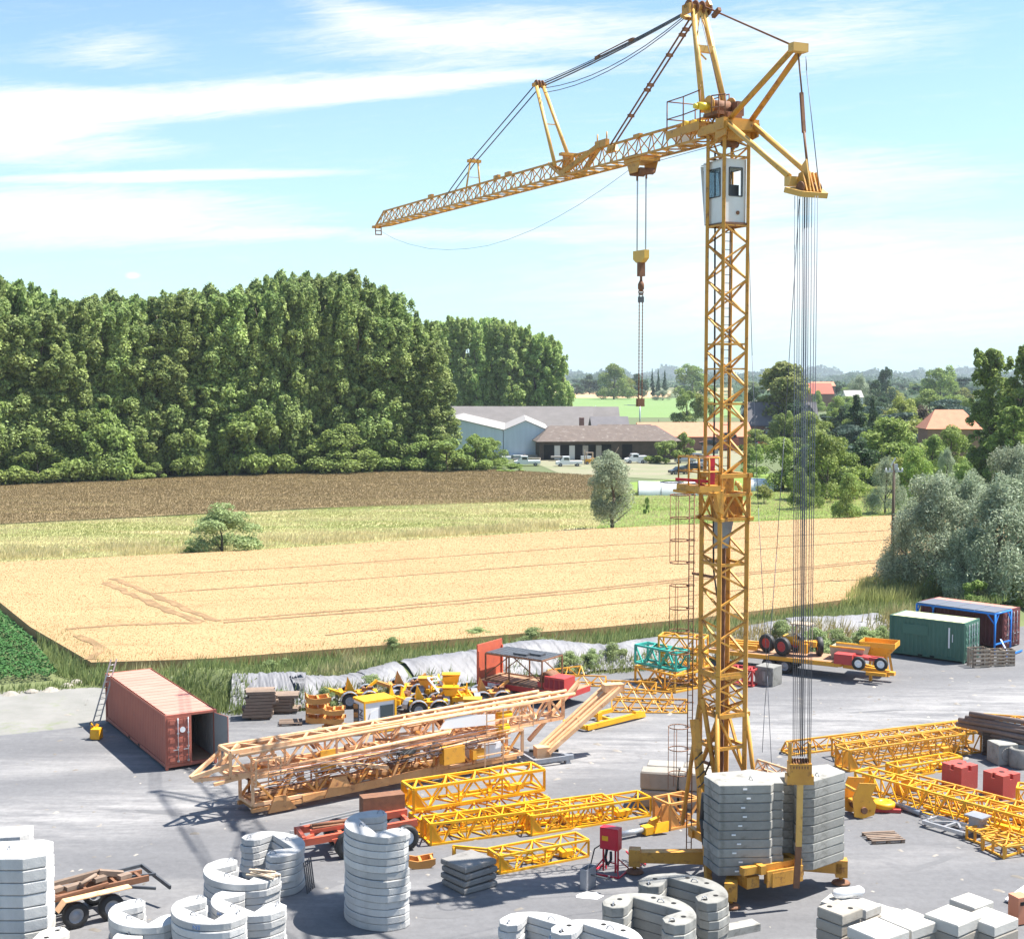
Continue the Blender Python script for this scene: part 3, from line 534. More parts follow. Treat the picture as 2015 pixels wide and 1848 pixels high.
ORD = ['first', 'second', 'third', 'fourth', 'fifth', 'sixth', 'seventh', 'eighth', 'ninth', 'tenth', 'eleventh', 'twelfth', 'thirteenth', 'fourteenth', 'fifteenth', 'sixteenth', 'seventeenth', 'eighteenth', 'nineteenth', 'twentieth', 'twenty-first', 'twenty-second', 'twenty-third', 'twenty-fourth', 'twenty-fifth', 'twenty-sixth', 'twenty-seventh', 'twenty-eighth', 'twenty-ninth', 'thirtieth']
SKY = [(-60, 540), (0, 545), (60, 565), (130, 590), (180, 588), (250, 582), (330, 572), (400, 566), (440, 572), (480, 566), (520, 540), (570, 534), (640, 540), (700, 552), (760, 585), (800, 612), (840, 640), (870, 662), (900, 672)]
BASEL = [(-60, 962), (0, 957), (430, 938), (980, 924)]
# three rows of poplars: front, middle, back
n = 0; rr = random.Random(3); u = -30
while u < 846:
    Y = G(u, interp(u, BASEL)).y+9; b = P(u, 738, Y); b.z = 0; top = P(u, interp(u, SKY)+rr.uniform(-4, 16), Y).z
    tree('poplar', b, top*rr.uniform(.78, 1.0), rr.uniform(8.5, 12), 'tall poplar in the front row of the left wood, %s from the left edge' % ORD[n], 'tree', 'poplars in the left wood', rz=rr.uniform(-.4, .4)); n += 1
    u += rr.uniform(30, 42)
for row, (dy, st) in enumerate([(17, 46), (27, 50)]):
    u = -20+row*20
    while u < 838:
        Y = G(u, interp(u, BASEL)).y+dy; b = P(u, 738, Y); b.z = 0; top = P(u, interp(u, SKY)-rr.uniform(-12, 6), Y).z
        tree('poplar', b, top, rr.uniform(9, 11.5), 'tall poplar showing only its top behind the front row of the left wood', 'tree', 'poplars in the back rows of the left wood', rz=rr.uniform(-.4, .4)); u += rr.uniform(st*.85, st*1.15)
# understorey bushes along the foot of the wood
u = -20; n = 0
while u < 985:
    Y = G(u, interp(u, BASEL)).y+rr.uniform(2, 6); b = P(u, 738, Y); b.z = 0; h = rr.choice([3.5, 5, 6, 8, 12 if u < 700 else 7])*rr.uniform(.85, 1.15)
    tree(rr.choice(['bush', 'bush', 'round' if h > 6 else 'bush']), b, h, h*rr.uniform(.9, 1.5)+2, 'leafy bush under the left wood, %s along the brown field from the left' % ORD[n], 'bush', 'bushes under the left wood'); n += 1
    u += rr.uniform(34, 60)
# second wood further back
SKY2 = [(840, 632), (900, 628), (960, 632), (1020, 642), (1055, 655), (1080, 672), (1100, 692), (1118, 722), (1140, 745)]
for row, (Y, st) in enumerate([(420, 17), (445, 24)]):
    u = 858+row*8; n = 0
    while u < 1118:
        b = P(u, 738, Y+rr.uniform(-6, 6)); b.z = 0; top = P(u, interp(u, SKY2)+rr.uniform(-9, 6), Y).z
        tree('poplar_far', b, top, rr.uniform(8, 10.5)*(1 if u < 1100 else .7), ('pale green poplar above the long grey roof, %s from the left' % ORD[n]) if row == 0 else 'pale green poplar showing only its top behind those above the long grey roof', 'tree', 'poplars of the second wood' if row == 0 else 'rear poplars of the second wood'); n += 1; u += rr.uniform(st*.85, st*1.15)
def T1(kind, u, vb, vt, wpx, label, cat='tree', group=None, k=None):
    b = G(u, vb); h = P(u, vt, b.y).z; return tree(kind, b, h, wpx/F*b.y, label, cat, group, k)
T1('silver_col', 1205, 1045, 862, 92, 'single silvery willow standing at the far edge of the wheat', group=None)
T1('shrub', 437, 1089, 1000, 132, 'lone round pale green shrub at the edge of the wheat', 'shrub', None, 0)
T1('bush', 372, 1092, 1074, 40, 'low dark bush left of the lone round shrub', 'bush')
T1('round', 1034, 892, 832, 56, 'round green tree in front of the blue sheet shed', 'tree')
T1('bush', 947, 856, 806, 50, 'green treetop rising between the blue shed and the long grey roof', 'tree')
T1('round', 904, 900, 838, 24, 'small thin tree against the blue shed wall', 'tree')
T1('bush', 880, 928, 862, 120, 'broad green bush left of the vans at the edge of the wood', 'bush')
T1('bush', 935, 926, 855, 100, 'dark green bush just left of the vans', 'bush')
T1('bush', 1005, 928, 912, 70, 'low grey green bush beside the left van', 'bush')
T1('bush', 1310, 912, 866, 90, 'dark green bush at the right end of the brown tiled barn', 'bush')
T1('bush', 1345, 900, 848, 60, 'climbing greenery in front of the orange tiled barn roof', 'bush')
T1('yellow', 907, 842, 758, 44, 'yellow green tree left in front of the second wood', 'tree')
T1('cedar', 962, 845, 745, 82, 'grey green cedar in front of the second wood', 'tree')
T1('dark', 1050, 845, 730, 60, 'dark green tree at the right end of the second wood', 'tree')
T1('lime', 1540, 868, 708, 140, 'tall lumpy yellow green lime tree right of the crane mast')
T1('dark', 1562, 878, 790, 80, 'dark lower tree under the lumpy lime tree')
for i, (kd, u, vb, vt, w, lb) in enumerate([
    ('round', 1352, 836, 762, 64, 'green tree beyond the orange barn roof left of the mast'), ('yellow', 1385, 838, 772, 56, 'lighter green tree just left of the mast beyond the barns'),
    ('round', 1482, 938, 872, 60, 'green bush beside the mast above the polytunnel'), ('bright', 1540, 965, 862, 118, 'bright green tree right of the polytunnel'), ('bright', 1625, 985, 838, 140, 'large bright green tree behind the ballast cables'),
    ('bright', 1755, 950, 822, 165, 'broad bright green tree right of the large dark conifers'), ('round', 1600, 1000, 930, 44, 'small green tree at the end of the meadow by the cables'), ('round', 1668, 1026, 925, 66, 'leafy tree at the far right corner of the meadow'),
    ('yellow', 1503, 992, 955, 44, 'small yellow green tree in front of the polytunnel'), ('bright', 1575, 1003, 920, 56, 'young bright tree beside the ballast cables'), ('silver', 1742, 1012, 898, 74, 'silvery willow behind the wooden pole'), ('bright', 1800, 990, 880, 90, 'green tree behind the wooden pole on the right'),
    ('silver', 1862, 962, 880, 48, 'small silvery tree in the row left of the tall poplars'), ('silver', 1948, 950, 882, 54, 'small silvery tree below the tall right poplars'), ('silver', 1905, 948, 892, 36, 'smallest silvery tree between two silvery ones'),
    ('bright', 1870, 930, 832, 100, 'bright green tree below the orange hipped roof'), ('round', 1835, 945, 856, 80, 'green tree left below the orange hipped roof'), ('conifer', 1683, 905, 778, 84, 'broad dark conifer right of the brick house'), ('conifer', 1716, 895, 782, 44, 'slim dark conifer beside the broad one'),
    ('yellow', 1775, 872, 776, 76, 'yellow green willow above the broad bright tree'), ('copper', 1812, 860, 800, 70, 'copper leaved tree right of the yellow green willow'), ('cedar', 1870, 870, 772, 90, 'grey green cedar behind the orange hipped roof'), ('round', 1830, 838, 762, 90, 'rounded green tree in the middle distance at right'),
    ('round', 1850, 806, 716, 92, 'tall rounded tree breaking the skyline at right'), ('silver', 1690, 812, 736, 62, 'pale weeping tree beyond the red roofed house'), ('dark', 1742, 800, 724, 46, 'dark rounded tree on the right skyline'), ('dark', 1722, 812, 748, 50, 'dark tree next to the pale weeping tree'), ('cedar', 1895, 790, 735, 50, 'greyish tree right of the tall rounded skyline tree'),
    ('bright', 1640, 862, 800, 50, 'bright tree behind the ballast cables by the brick house'), ('dark', 1655, 880, 800, 60, 'dark tree between the lamp post and the brick house'), ('dark', 1480, 842, 762, 50, 'dark tree behind the mast at roof height'),
    ('round', 1208, 786, 716, 80, 'large round far tree left of the hanging chains'), ('round', 1362, 782, 713, 92, 'large round far tree left of the mast'), ('silver', 1304, 788, 768, 40, 'small greyish hedge clump in the far field'), ('dark', 1160, 776, 738, 60, 'dark far tree above the far wheat field'), ('dark', 1255, 782, 736, 50, 'dark far tree behind the hanging chains'),
    ('yellow', 1235, 784, 744, 40, 'paler small far tree beside the white farmhouse'), ('round', 1790, 985, 905, 70, 'leafy tree hidden behind the silvery willow'), ('round', 1900, 975, 900, 70, 'rounded tree below the small silvery ones')]):
    T1(kd, u, vb, vt, w, lb)
for i, u in enumerate((1283, 1295, 1308)): T1('conifer', u, 783, 727+i, 12, ['leftmost', 'middle', 'rightmost'][i]+' of three slim dark far trees right of the chains', group='three slim far trees')
for i, (u, vb, vt, w) in enumerate([(1948, 952, 688, 92), (2012, 965, 676, 110), (1985, 975, 800, 80)]): T1('poplar_near', u, vb, vt, w, ['tall leafy poplar left of the one at the right edge', 'tallest leafy poplar cut by the right edge of the photo', 'shorter leafy poplar between and below the two tall ones'][i], group='tall poplars at the right edge')
for i, (u, vb, vt, w, lb) in enumerate([(1800, 1150, 985, 130, 'rounded silvery willow behind the wooden pole, above the reeds'), (1900, 1160, 925, 180, 'silvery willow filling the gap between the large ones'), (1990, 1150, 880, 160, 'silvery willow rising behind the one above the blue shelter'), (1840, 1172, 935, 190, 'large silvery willow right of the wooden pole'), (1960, 1185, 930, 220, 'large silvery willow behind the blue framed shelter'), (2045, 1180, 905, 170, 'silvery willow cut by the right edge above the shelter'), (1780, 1165, 1010, 90, 'smaller silvery willow touching the wooden pole'), (1905, 1188, 1040, 130, 'lower silvery willow between the two large ones')]): T1('silver', u, vb, vt, w, lb, group='silvery willows by the wooden pole')
T1('shrub', 1848, 1176, 1108, 56, 'bright leafy shrub at the foot of the large willow', 'shrub'); T1('bush', 1925, 1200, 1140, 90, 'dark bush behind the green container', 'bush'); T1('bush', 2010, 1195, 1120, 110, 'dark bush behind the blue framed shelter', 'bush')
T1('bush', 1272, 1012, 978, 16, 'tiny sapling standing alone in the meadow', 'sapling')
# bushes on the bank
for i, (u, vb, vt, w) in enumerate([(395, 1368, 1322, 70), (420, 1350, 1318, 60), (530, 1325, 1300, 34), (560, 1318, 1296, 26), (555, 1392, 1352, 70), (735, 1378, 1330, 60), (870, 1370, 1338, 60), (1045, 1280, 1236, 60), (1120, 1330, 1285, 60), (1085, 1312, 1262, 44), (1165, 1325, 1280, 46), (1205, 1318, 1268, 60), (770, 1292, 1255, 40), (940, 1268, 1236, 60), (1600, 1300, 1240, 70), (1650, 1292, 1240, 60), (1700, 1285, 1238, 60), (640, 1400, 1355, 44), (1540, 1290, 1225, 60), (1735, 1280, 1235, 50)]):
    T1('shrub', u, vb-8, vt, w, 'grey green weed clump on the silver bank, %s from the left' % ORD[i], 'weed clump', 'weed clumps on the bank')
fr = random.Random(21)
for (nn, ua, ub, va, vb, ha, hb, wa, wb, lab, grp) in [(34, 1470, 1925, 800, 905, 5, 11, 8, 14, 'leafy tree filling the garden belt between the brick house and the hipped roof', 'garden belt trees'), (22, 1600, 1935, 905, 990, 5, 8.5, 7, 11, 'leafy tree in the thicket behind the meadow right of the ballast cables', 'thicket trees'),
    (46, 1480, 2015, 768, 802, 8, 13, 14, 26, 'rounded tree in the wooded middle distance at right', 'middle distance trees'), (8, 1185, 1265, 772, 784, 7, 12, 14, 22, 'rounded tree left of the chains beyond the far wheat field', 'trees beyond the far wheat'), (12, 1125, 1400, 758, 770, 8, 14, 20, 34, 'rounded tree on the skyline beyond the far fields', 'skyline trees')]:
    for i in range(nn):
        u = fr.uniform(ua, ub); v = fr.uniform(va, vb)
        if 1815 < u < 1925 and v > 858: v = 850
        tree(fr.choice(['round', 'bright', 'round', 'dark', 'yellow', 'cedar']) if v > 790 else fr.choice(['blob', 'blob', 'round']), G(u, v), fr.uniform(ha, hb), fr.uniform(wa, wb), lab, 'tree', grp)
# far woodland: ridges of distant trees that read as one mass
def far_mass():
    rg = np.random.default_rng(3); Vs = []
    for Y, amp, dens in [(900, 9, .16), (1300, 11, .11), (1900, 13, .08), (2700, 16, .06), (3800, 24, .04), (5200, 40, .03), (7000, 62, .022)]:
        n = int(Y*.85*dens*12); x = rg.uniform(-.06 if Y > 800 else .15, .42, n)*Y
        if Y < 1800: x = x[(x > .165*Y)]; n = len(x)
        top = amp*(.62+.3*np.sin(x/Y*61+Y)+.22*np.sin(x/Y*170+Y*2)+.12*np.sin(x/Y*410)); top = np.clip(top, amp*.3, None)
        z = top*rg.uniform(0, 1, n)**.6; y = Y+rg.uniform(-30, 30, n); s = (amp*.14*rg.uniform(.6, 1.3, n))[:, None]
        nm = rg.normal(0, .6, (n, 3)); nm[:, 1] -= .8; nm[:, 2] += .4; nm /= np.linalg.norm(nm, axis=1)[:, None]; u = np.cross(nm, rg.normal(0, 1, (n, 3))); u /= np.linalg.norm(u, axis=1)[:, None]; w = np.cross(nm, u); c = np.stack([x, y, z], 1)
        Vs.append(np.stack([c-u*s, c-w*s*.7, c+u*s, c+w*s*.7], 1))
        # a dense body behind the leaves of the ridge
        g = np.linspace(-.06 if Y > 1800 else .165, .42, 500)*Y; t2 = np.clip(amp*(.62+.3*np.sin(g/Y*61+Y)+.22*np.sin(g/Y*170+Y*2)+.12*np.sin(g/Y*410)), amp*.3, None)*.86
        q = np.zeros((499, 4, 3)); q[:, 0] = np.stack([g[:-1], np.full(499, Y+30.), np.full(499, -1.)], 1); q[:, 1] = np.stack([g[1:], np.full(499, Y+30.), np.full(499, -1.)], 1); q[:, 2] = np.stack([g[1:], np.full(499, Y+36.), t2[1:]], 1); q[:, 3] = np.stack([g[:-1], np.full(499, Y+36.), t2[:-1]], 1); Vs.append(q)
    V = np.concatenate(Vs).reshape(-1, 3); return mesh_np('far_woodland', V, np.arange(len(V)).reshape(-1, 4), [LM['far']])
tag(link(far_mass(), 'far_woodland'), 'hazy blue green woods along the whole horizon', 'woodland', kind='stuff')
for i, (Y, x0, w, h) in enumerate([(7500, 1640, 60, 34), (7500, 1625, 110, 22)]):
    c = P(x0 if i == 0 else 1610, 738, Y+i*40); mb = MB(); mb.lathe((c.x, c.y, -2), [(w*1.5, 0), (w*1.1, h*.5), (w*.4, h*.92), (0.01, h*1.0)], n=24); mb.build('hill', m_land, kind='structure')
rr = random.Random(11)
for i in range(26):
    u = rr.choice([rr.uniform(1130, 1400), rr.uniform(1480, 2015), rr.uniform(1600, 2015)]); v = rr.uniform(752, 778); b = G(u, v)
    tree('blob', b, rr.uniform(8, 15), rr.uniform(12, 26), 'dark rounded tree among the distant fields below the skyline', 'tree', 'rounded trees in the distance')
# haze: thin even air round the whole place
HZ = MB(); HZ.box((0, 3950, 40), (9000, 8300, 92)); hz = HZ.build('haze', mat('haze_air', (1, 1, 1))); hz['kind'] = 'stuff'; hz['label'] = 'thin pale summer haze over the fields'; hz['category'] = 'haze'
def hazemat():
    m = hz.data.materials[0]; nt = m.node_tree
    for n in list(nt.nodes):
        if n.type != 'OUTPUT_MATERIAL': nt.nodes.remove(n)
    v = nt.nodes.new('ShaderNodeVolumePrincipled'); v.inputs['Color'].default_value = (.80, .91, 1, 1); v.inputs['Density'].default_value = .00009; v.inputs['Anisotropy'].default_value = .0
    nt.links.new(v.outputs[0], nt.nodes['Material Output'].inputs['Volume'])
hazemat()
# ================================================================ TOWER CRANE
J = Vector((-.427, .904, 0)).normalized(); RR = Vector((J.y, -J.x, 0)); M0 = Vector((7.7, 49.5, 0))
def C(s, r, z): return M0+J*s+RR*r+Vector((0, 0, z))
def JP(u, v, r=0.):
    o = M0+RR*r; d = ray(u, v); k = (o.x*RR.x+o.y*RR.y)/(d.x*RR.x+d.y*RR.y); return Vector((d.x*k, d.y*k, H+d.z*k))
def zM(v): return H+ray(1430, v).z*49.5
crane = thing('tower_crane', 'tall ochre yellow tower crane with white cab and long lattice jib', 'crane', (M0.x, M0.y, 0))
OC = [M_['ochre'], M_['ochre_l'], M_['rusty'], M_['black'], M_['stripe']]
def zigzag(mb, leg, z0, z1, n, w, faces=(0, 1, 2, 3), ph=0):
    # leg(i, z): i in 0..3 corner; diagonals between corner i and i+1
    for f in faces:
        for k in range(n):
            za, zb = z0+(z1-z0)*k/n, z0+(z1-z0)*(k+1)/n; a, b = (f, (f+1) % 4) if (k+f+ph) % 2 == 0 else ((f+1) % 4, f); mb.bar(leg(a, za), leg(b, zb), w, w*.8)
# chassis
def base():
    A, B_, Cc = Vector((4.5, 49.2, 0)), Vector((7.5, 45.9, 0)), Vector((11.8, 48.1, 0)); D_ = Vector((8.9, 51.4, 0)); ce = Vector((8.15, 48.6, 0))
    ch = MB()
    for q in (A, B_, Cc, D_):
        d = (q-ce).normalized(); s = Vector((-d.y, d.x, 0))
        for sg in (-.17, .17):
            p = [ce+s*sg+Vector((0, 0, .55)), ce+s*sg+Vector((0, 0, 1.05)), q+s*sg+Vector((0, 0, .8)), q+s*sg+Vector((0, 0, .42))]
            ch.plate(p, .04)
        ch.plate([ce+s*.2+Vector((0, 0, 1.06)), ce-s*.2+Vector((0, 0, 1.06)), q-s*.2+Vector((0, 0, .81)), q+s*.2+Vector((0, 0, .81))], .03)
        ch.box(q+Vector((0, 0, .6)), (.42, .42, .62), math.atan2(d.y, d.x))
    ch.lathe(ce, [(1.0, .6), (1.0, 1.1), (.85, 1.14), (.85, 1.2)], n=20); ch.m = 2; ch.ring(ce+Vector((0, 0, 1.15)), .95, .05, n=24)
    ch.build('chassis', OC, crane)
    for q in (A, B_, Cc, D_):
        j = MB(); j.tube(q+Vector((0, 0, .15)), q+Vector((0, 0, .9)), .07, 10); j.m = 2; j.lathe(q, [(.34, .03), (.30, .09), (.1, .17)], n=14); j.build('outrigger_jack', OC, crane)
    pf = MB()   # rotating platform
    for r in (-.75, .75): pf.box(C(-1.4, r, 1.32), (4.6, .22, .30), math.atan2(J.y, J.x))
    for s, w in ((-3.4, 2.9), (-2.2, 1.7), (-.7, 1.7), (.6, 1.9)): pf.box(C(s, 0, 1.3), (.25, w, .26), math.atan2(J.y, J.x))
    pf.box(C(-3.55, .1, .95), (.5, 1.1, .5), math.atan2(J.y, J.x)); pf.box(C(-3.1, -1.0, .85), (.7, .5, .4), math.atan2(J.y, J.x)); pf.box(C(-3.0, 1.1, .95), (.6, .3, .5), math.atan2(J.y, J.x))
    pf.box(C(-3.75, .1, 1.0), (.06, 1.5, .55), math.atan2(J.y, J.x)); pf.build('rotating_platform', OC, crane)
base()
mats3 = OC
# outer mast
hO = .585
def legO(i, z): s, r = ((-1, -1), (-1, 1), (1, 1), (1, -1))[i]; return C(s*hO, r*hO, z)
zb, zt = 1.4, zM(1018); zj = zM(1330); zs = zM(1410)
def mast_lower():
    m = MB()
    for i in range(4): m.bar(legO(i, zb), legO(i, zj), .16)
    zigzag(m, legO, zs, zj, 3, .09); zigzag(m, legO, zb+.1, zs, 2, .1); zigzag(m, legO, zs, zj, 3, .05, ph=1)
    for z in (zs, zj-.06, zM(1475), zb+.3):
        for i in range(4): m.bar(legO(i, z), legO((i+1) % 4, z), .13, .12)
    for s, r in ((-1, -1), (-1, 1), (1, 1), (1, -1)):   # raking props
        m.tube(C(s*.58, r*.62, zM(1400)), C(s*1.15, r*.95, 1.5), .085, 8)
    m.box(C(-.62, .05, zs), (.12, 1.4, .16), math.atan2(J.y, J.x))
    m.build('lower_mast', mats3, crane)
    m = MB()
    for i in range(4): m.bar(legO(i, zj+.02), legO(i, zt), .15)
    n = round((zt-zj)/.66); zigzag(m, legO, zj+.1, zt-.2, n, .08)
    for z in (zj+.05, zM(1110), zt-.06):
        for i in range(4): m.bar(legO(i, z), legO((i+1) % 4, z), .1, .1)
    m.build('outer_mast', mats3, crane)
    m = MB()   # hydraulic column inside
    m.m = 2; m.bar(C(.25, .12, zb), C(.25, .12, zt), .2, .2); m.build('lifting_column', mats3, crane)
    gp_ = MB(); gp_.plate([C(-.1, -.5, zM(1080)), C(-.1, .1, zM(1080)), C(-.1, .35, zM(1022)), C(-.1, -.5, zM(1022))], .02); gp_.build('grey_guard_plate', M_['steel'], crane)
mast_lower()
hC = .61
def legC(i, z): s, r = ((-1, -1), (-1, 1), (1, 1), (1, -1))[i]; return C(s*hC, r*hC, z)
def collar():
    z0, z1, z2 = zM(1020), zM(972), zM(935); m = MB(); ja = math.atan2(J.y, J.x)
    for i in range(4): m.bar(legC(i, z0-.1), legC(i, z2), .15)
    for z, t in ((z0, .12), (z1, .11), (z2, .15)):
        for i in range(4):
            a, b = legC(i, z), legC((i+1) % 4, z); d = (b-a).normalized()*(.12 if t != .12 else .2); m.bar(a-d, b+d, .14, t)
    for i in range(4):
        a, b = legC(i, z0), legC((i+1) % 4, z0); c = (legC(i, z1)+legC((i+1) % 4, z1))/2; m.bar(a, c, .08); m.bar(b, c, .08)
        c2 = (a+b)/2; m.bar(legC(i, z1-.1), c2+Vector((0, 0, .1)), .05)
    m.box(C(.2, 0, (z1+z2)/2), (.1, 1.0, .62), ja); m.box(C(0, .45, (z0+z1)/2), (.9, .06, .7), ja); m.box(C(.1, -.2, (z0+z1)/2+.1), (.5, .4, 1.1), ja, ry=.2)
    m.plate([C(-.62, -.95, z1+.1), C(-.62, -.62, z1+.2), C(-.62, -.62, z0+.2), C(-.62, -.8, z0+.3)], .25)
    m.m = 1; m.path([C(-.64, .0, z2-.25), C(-.7, .12, z2-.28), C(-.72, .2, z2-.5)], .09, 7); m.build('climbing_collar', mats3, crane)
    # side platform with guard rail
    p = MB(); zf = zM(962); p.box(C(-.35, -1.35, zf+.1), (1.5, .9, .22), ja); p.box(C(.1, -1.6, zf-.05), (.9, .5, .1), ja)
    p.build('side_platform', mats3, crane)
    g = MB(); P0 = [C(-1.05, -1.78, zf), C(-1.05, -.95, zf), C(.3, -.95, zf), C(.3, -1.78, zf)]
    for i in range(4):
        a, b = P0[i], P0[(i+1) % 4]; up = Vector((0, 0, 1))
        for k in range(3): g.tube(a.lerp(b, k/2)+up*.2, a.lerp(b, k/2)+up*1.2, .03, 5)
        for hh in (.7, 1.2): g.tube(a+up*hh, b+up*hh, .03, 5)
    g.build('guard_rail', mats3, crane)
    q = MB(); q.box(C(-.95, -1.2, zf+.75), (.08, .22, 1.0), ja); q.bar(C(-.9, -1.2, zf+.35), C(-.5, -2.4, zf+.45), .1); q.bar(C(-.9, -1.1, zf), C(-.6, -1.7, zf+.4), .09); q.bar(C(-.9, -1.4, zf+1.2), C(-.9, -.9, zf+1.2), .1)
    q.build('red_cable_arm', M_['crimson'], crane)
    q = MB(); q.ring(C(-.5, -2.55, zf+.35), .38, .02, ax=(0, 0, 1)); q.build('cable_loop', M_['wire'], crane)
collar()
hI = .515; zi0, zi1 = zM(935), zM(272)
def legI(i, z): s, r = ((-1, -1), (-1, 1), (1, 1), (1, -1))[i]; return C(s*hI, r*hI, z)
def inner():
    m = MB(); zc0, zc1 = zM(448), zM(318)
    for i in range(4): m.bar(legI(i, zi0-.6), legI(i, zi1), .115)
    n = round((zc0-zi0)/.645)//2*2; zigzag(m, legI, zi0, zc0, n, .068); zigzag(m, legI, zc1, zi1-.1, 2, .055)
    jn = [zi0+.05, zi0+(zc0-zi0)*6/n*1., zc0-.02, zc1, zM(678), zM(795)]
    for z in jn:
        for i in range(4): m.bar(legI(i, z), legI((i+1) % 4, z), .07, .06)
    m.build('inner_mast', mats3, crane)
    l = MB(); zz = zi0
    for r in (-.02, .34): l.tube(C(.3, r, zi0), C(.3, r, zi1-1.2), .018, 5)
    while zz < zi1-1.3: l.tube(C(.3, -.02, zz), C(.3, .34, zz), .013, 4); zz += .3
    l.build('mast_ladder', M_['dsteel'], crane)
    c = MB(); c.path([JP(1407, 300, -.35), JP(1407, 445, -.35), JP(1406, 800, -.35), JP(1404, 930, -.35), JP(1404, 1120, -.4), JP(1412, 1180, -.45), JP(1412, 1260, -.5), JP(1411, 1400, -.55), JP(1408, 1475, -.6), JP(1388, 1520, -.7), JP(1387, 1620, -.7)], .036, 6); c.build('power_cable', M_['black'], crane)
inner()
# cab: white cabin set inside the mast head, leaning front window on the jib side
def clearglass():
    m = mat('cab_glass', (.10, .14, .17), rough=.05); nt = m.node_tree; t = nt.nodes.new('ShaderNodeBsdfTransparent'); t.inputs[0].default_value = (.75, .85, .9, 1); x = nt.nodes.new('ShaderNodeMixShader'); x.inputs[0].default_value = .72
    nt.links.new(nt.nodes['Principled BSDF'].outputs[0], x.inputs[1]); nt.links.new(t.outputs[0], x.inputs[2]); nt.links.new(x.outputs[0], nt.nodes['Material Output'].inputs[0]); return m
def cab():
    z0, z1 = zM(444), zM(322); cb = thing_part('cab'); ja = math.atan2(J.y, J.x)
    prof = [(-.44, z0), (.85, z0), (1.12, z1-.55), (.95, z1), (-.44, z1)]; rl = .45
    m = MB()
    def L(s, r, z): return C(s, r, z)
    # side walls with window openings, built as frames
    def wall(pts, win, th):
        # pts 4 corners (ccw), win (a0,a1,b0,b1) fractions
        P0, P1, P2, P3 = [Vector(p) for p in pts]
        def at(a, b): return (P0.lerp(P1, a)).lerp(P3.lerp(P2, a), b)
        a0, a1, b0, b1 = win
        for q in ((0, 1, 0, b0), (0, 1, b1, 1), (0, a0, b0, b1), (a1, 1, b0, b1)): m.plate([at(q[0], q[2]), at(q[1], q[2]), at(q[1], q[3]), at(q[0], q[3])], th)
        return [at(a0, b0), at(a1, b0), at(a1, b1), at(a0, b1)]
    w = []
    w.append(wall([L(-.44, -.42, z0), L(-.44, .46, z0), L(-.44, .46, z1), L(-.44, -.42, z1)], (.2, .82, .42, .86), .03))       # rear, towards the photographer
    w.append(wall([L(.85, -.42, z0), L(-.44, -.42, z0), L(-.44, -.42, z1), L(.95, -.42, z1)], (.22, .78, .42, .86), .03))       # left side
    w.append(wall([L(-.44, .46, z0), L(.85, .46, z0), L(.95, .46, z1), L(-.44, .46, z1)], (.2, .8, .42, .86), .03))
    w.append(wall([L(.85, .46, z0), L(.85, -.42, z0), L(1.15, -.42, z1-.1), L(1.15, .46, z1-.1)], (.1, .9, .3, .93), .03))
    m.plate([L(-.44, -.42, z1), L(-.44, .46, z1), L(1.12, .46, z1-.05), L(1.12, -.42, z1-.05)], .03); m.plate([L(-.44, -.42, z0), L(.85, -.42, z0), L(.85, .46, z0), L(-.44, .46, z0)], .03)
    b = m.build('cab_body', M_['white'], None); b.parent = cb; b.location = ORG[b.name]-ORG[crane.name]
    g = MB()
    for q in w[1:2]+w[3:]:
        g.plate(q, .008)
    gg = g.build('window_pane', clearglass(), None); gg.parent = cb; gg.location = ORG[gg.name]-ORG[crane.name]
    f = MB()
    for q in w:
        for i in range(4): f.bar(q[i], q[(i+1) % 4], .045)
    f.m = 0; f.box(L(.1, .1, z0+.75), (.5, .48, .1), ja); f.box(L(-.15, .1, z0+1.05), (.1, .46, .62), ja); f.box(L(.1, .1, z0+.4), (.2, .2, .6), ja)
    ff = f.build('window_frame', M_['dsteel'], None); ff.parent = cb; ff.location = ORG[ff.name]-ORG[crane.name]
    r = MB(); r.box(L(.0, .02, z0-.04), (1.1, .95, .08), ja); r.lathe(L(-.475, .12, z0+.35), [(.07, 0), (.07, .03)], ax=(J.x, J.y, 0), n=12); rr_ = r.build('rusty_floor_edge', M_['rusty'], None); rr_.parent = cb; rr_.location = ORG[rr_.name]-ORG[crane.name]
def thing_part(name):
    o = bpy.data.objects.new(name, None); COL.objects.link(o); o.parent = crane; o.location = (0, 0, 0); ORG[o.name] = ORG[crane.name]; return o
cab()
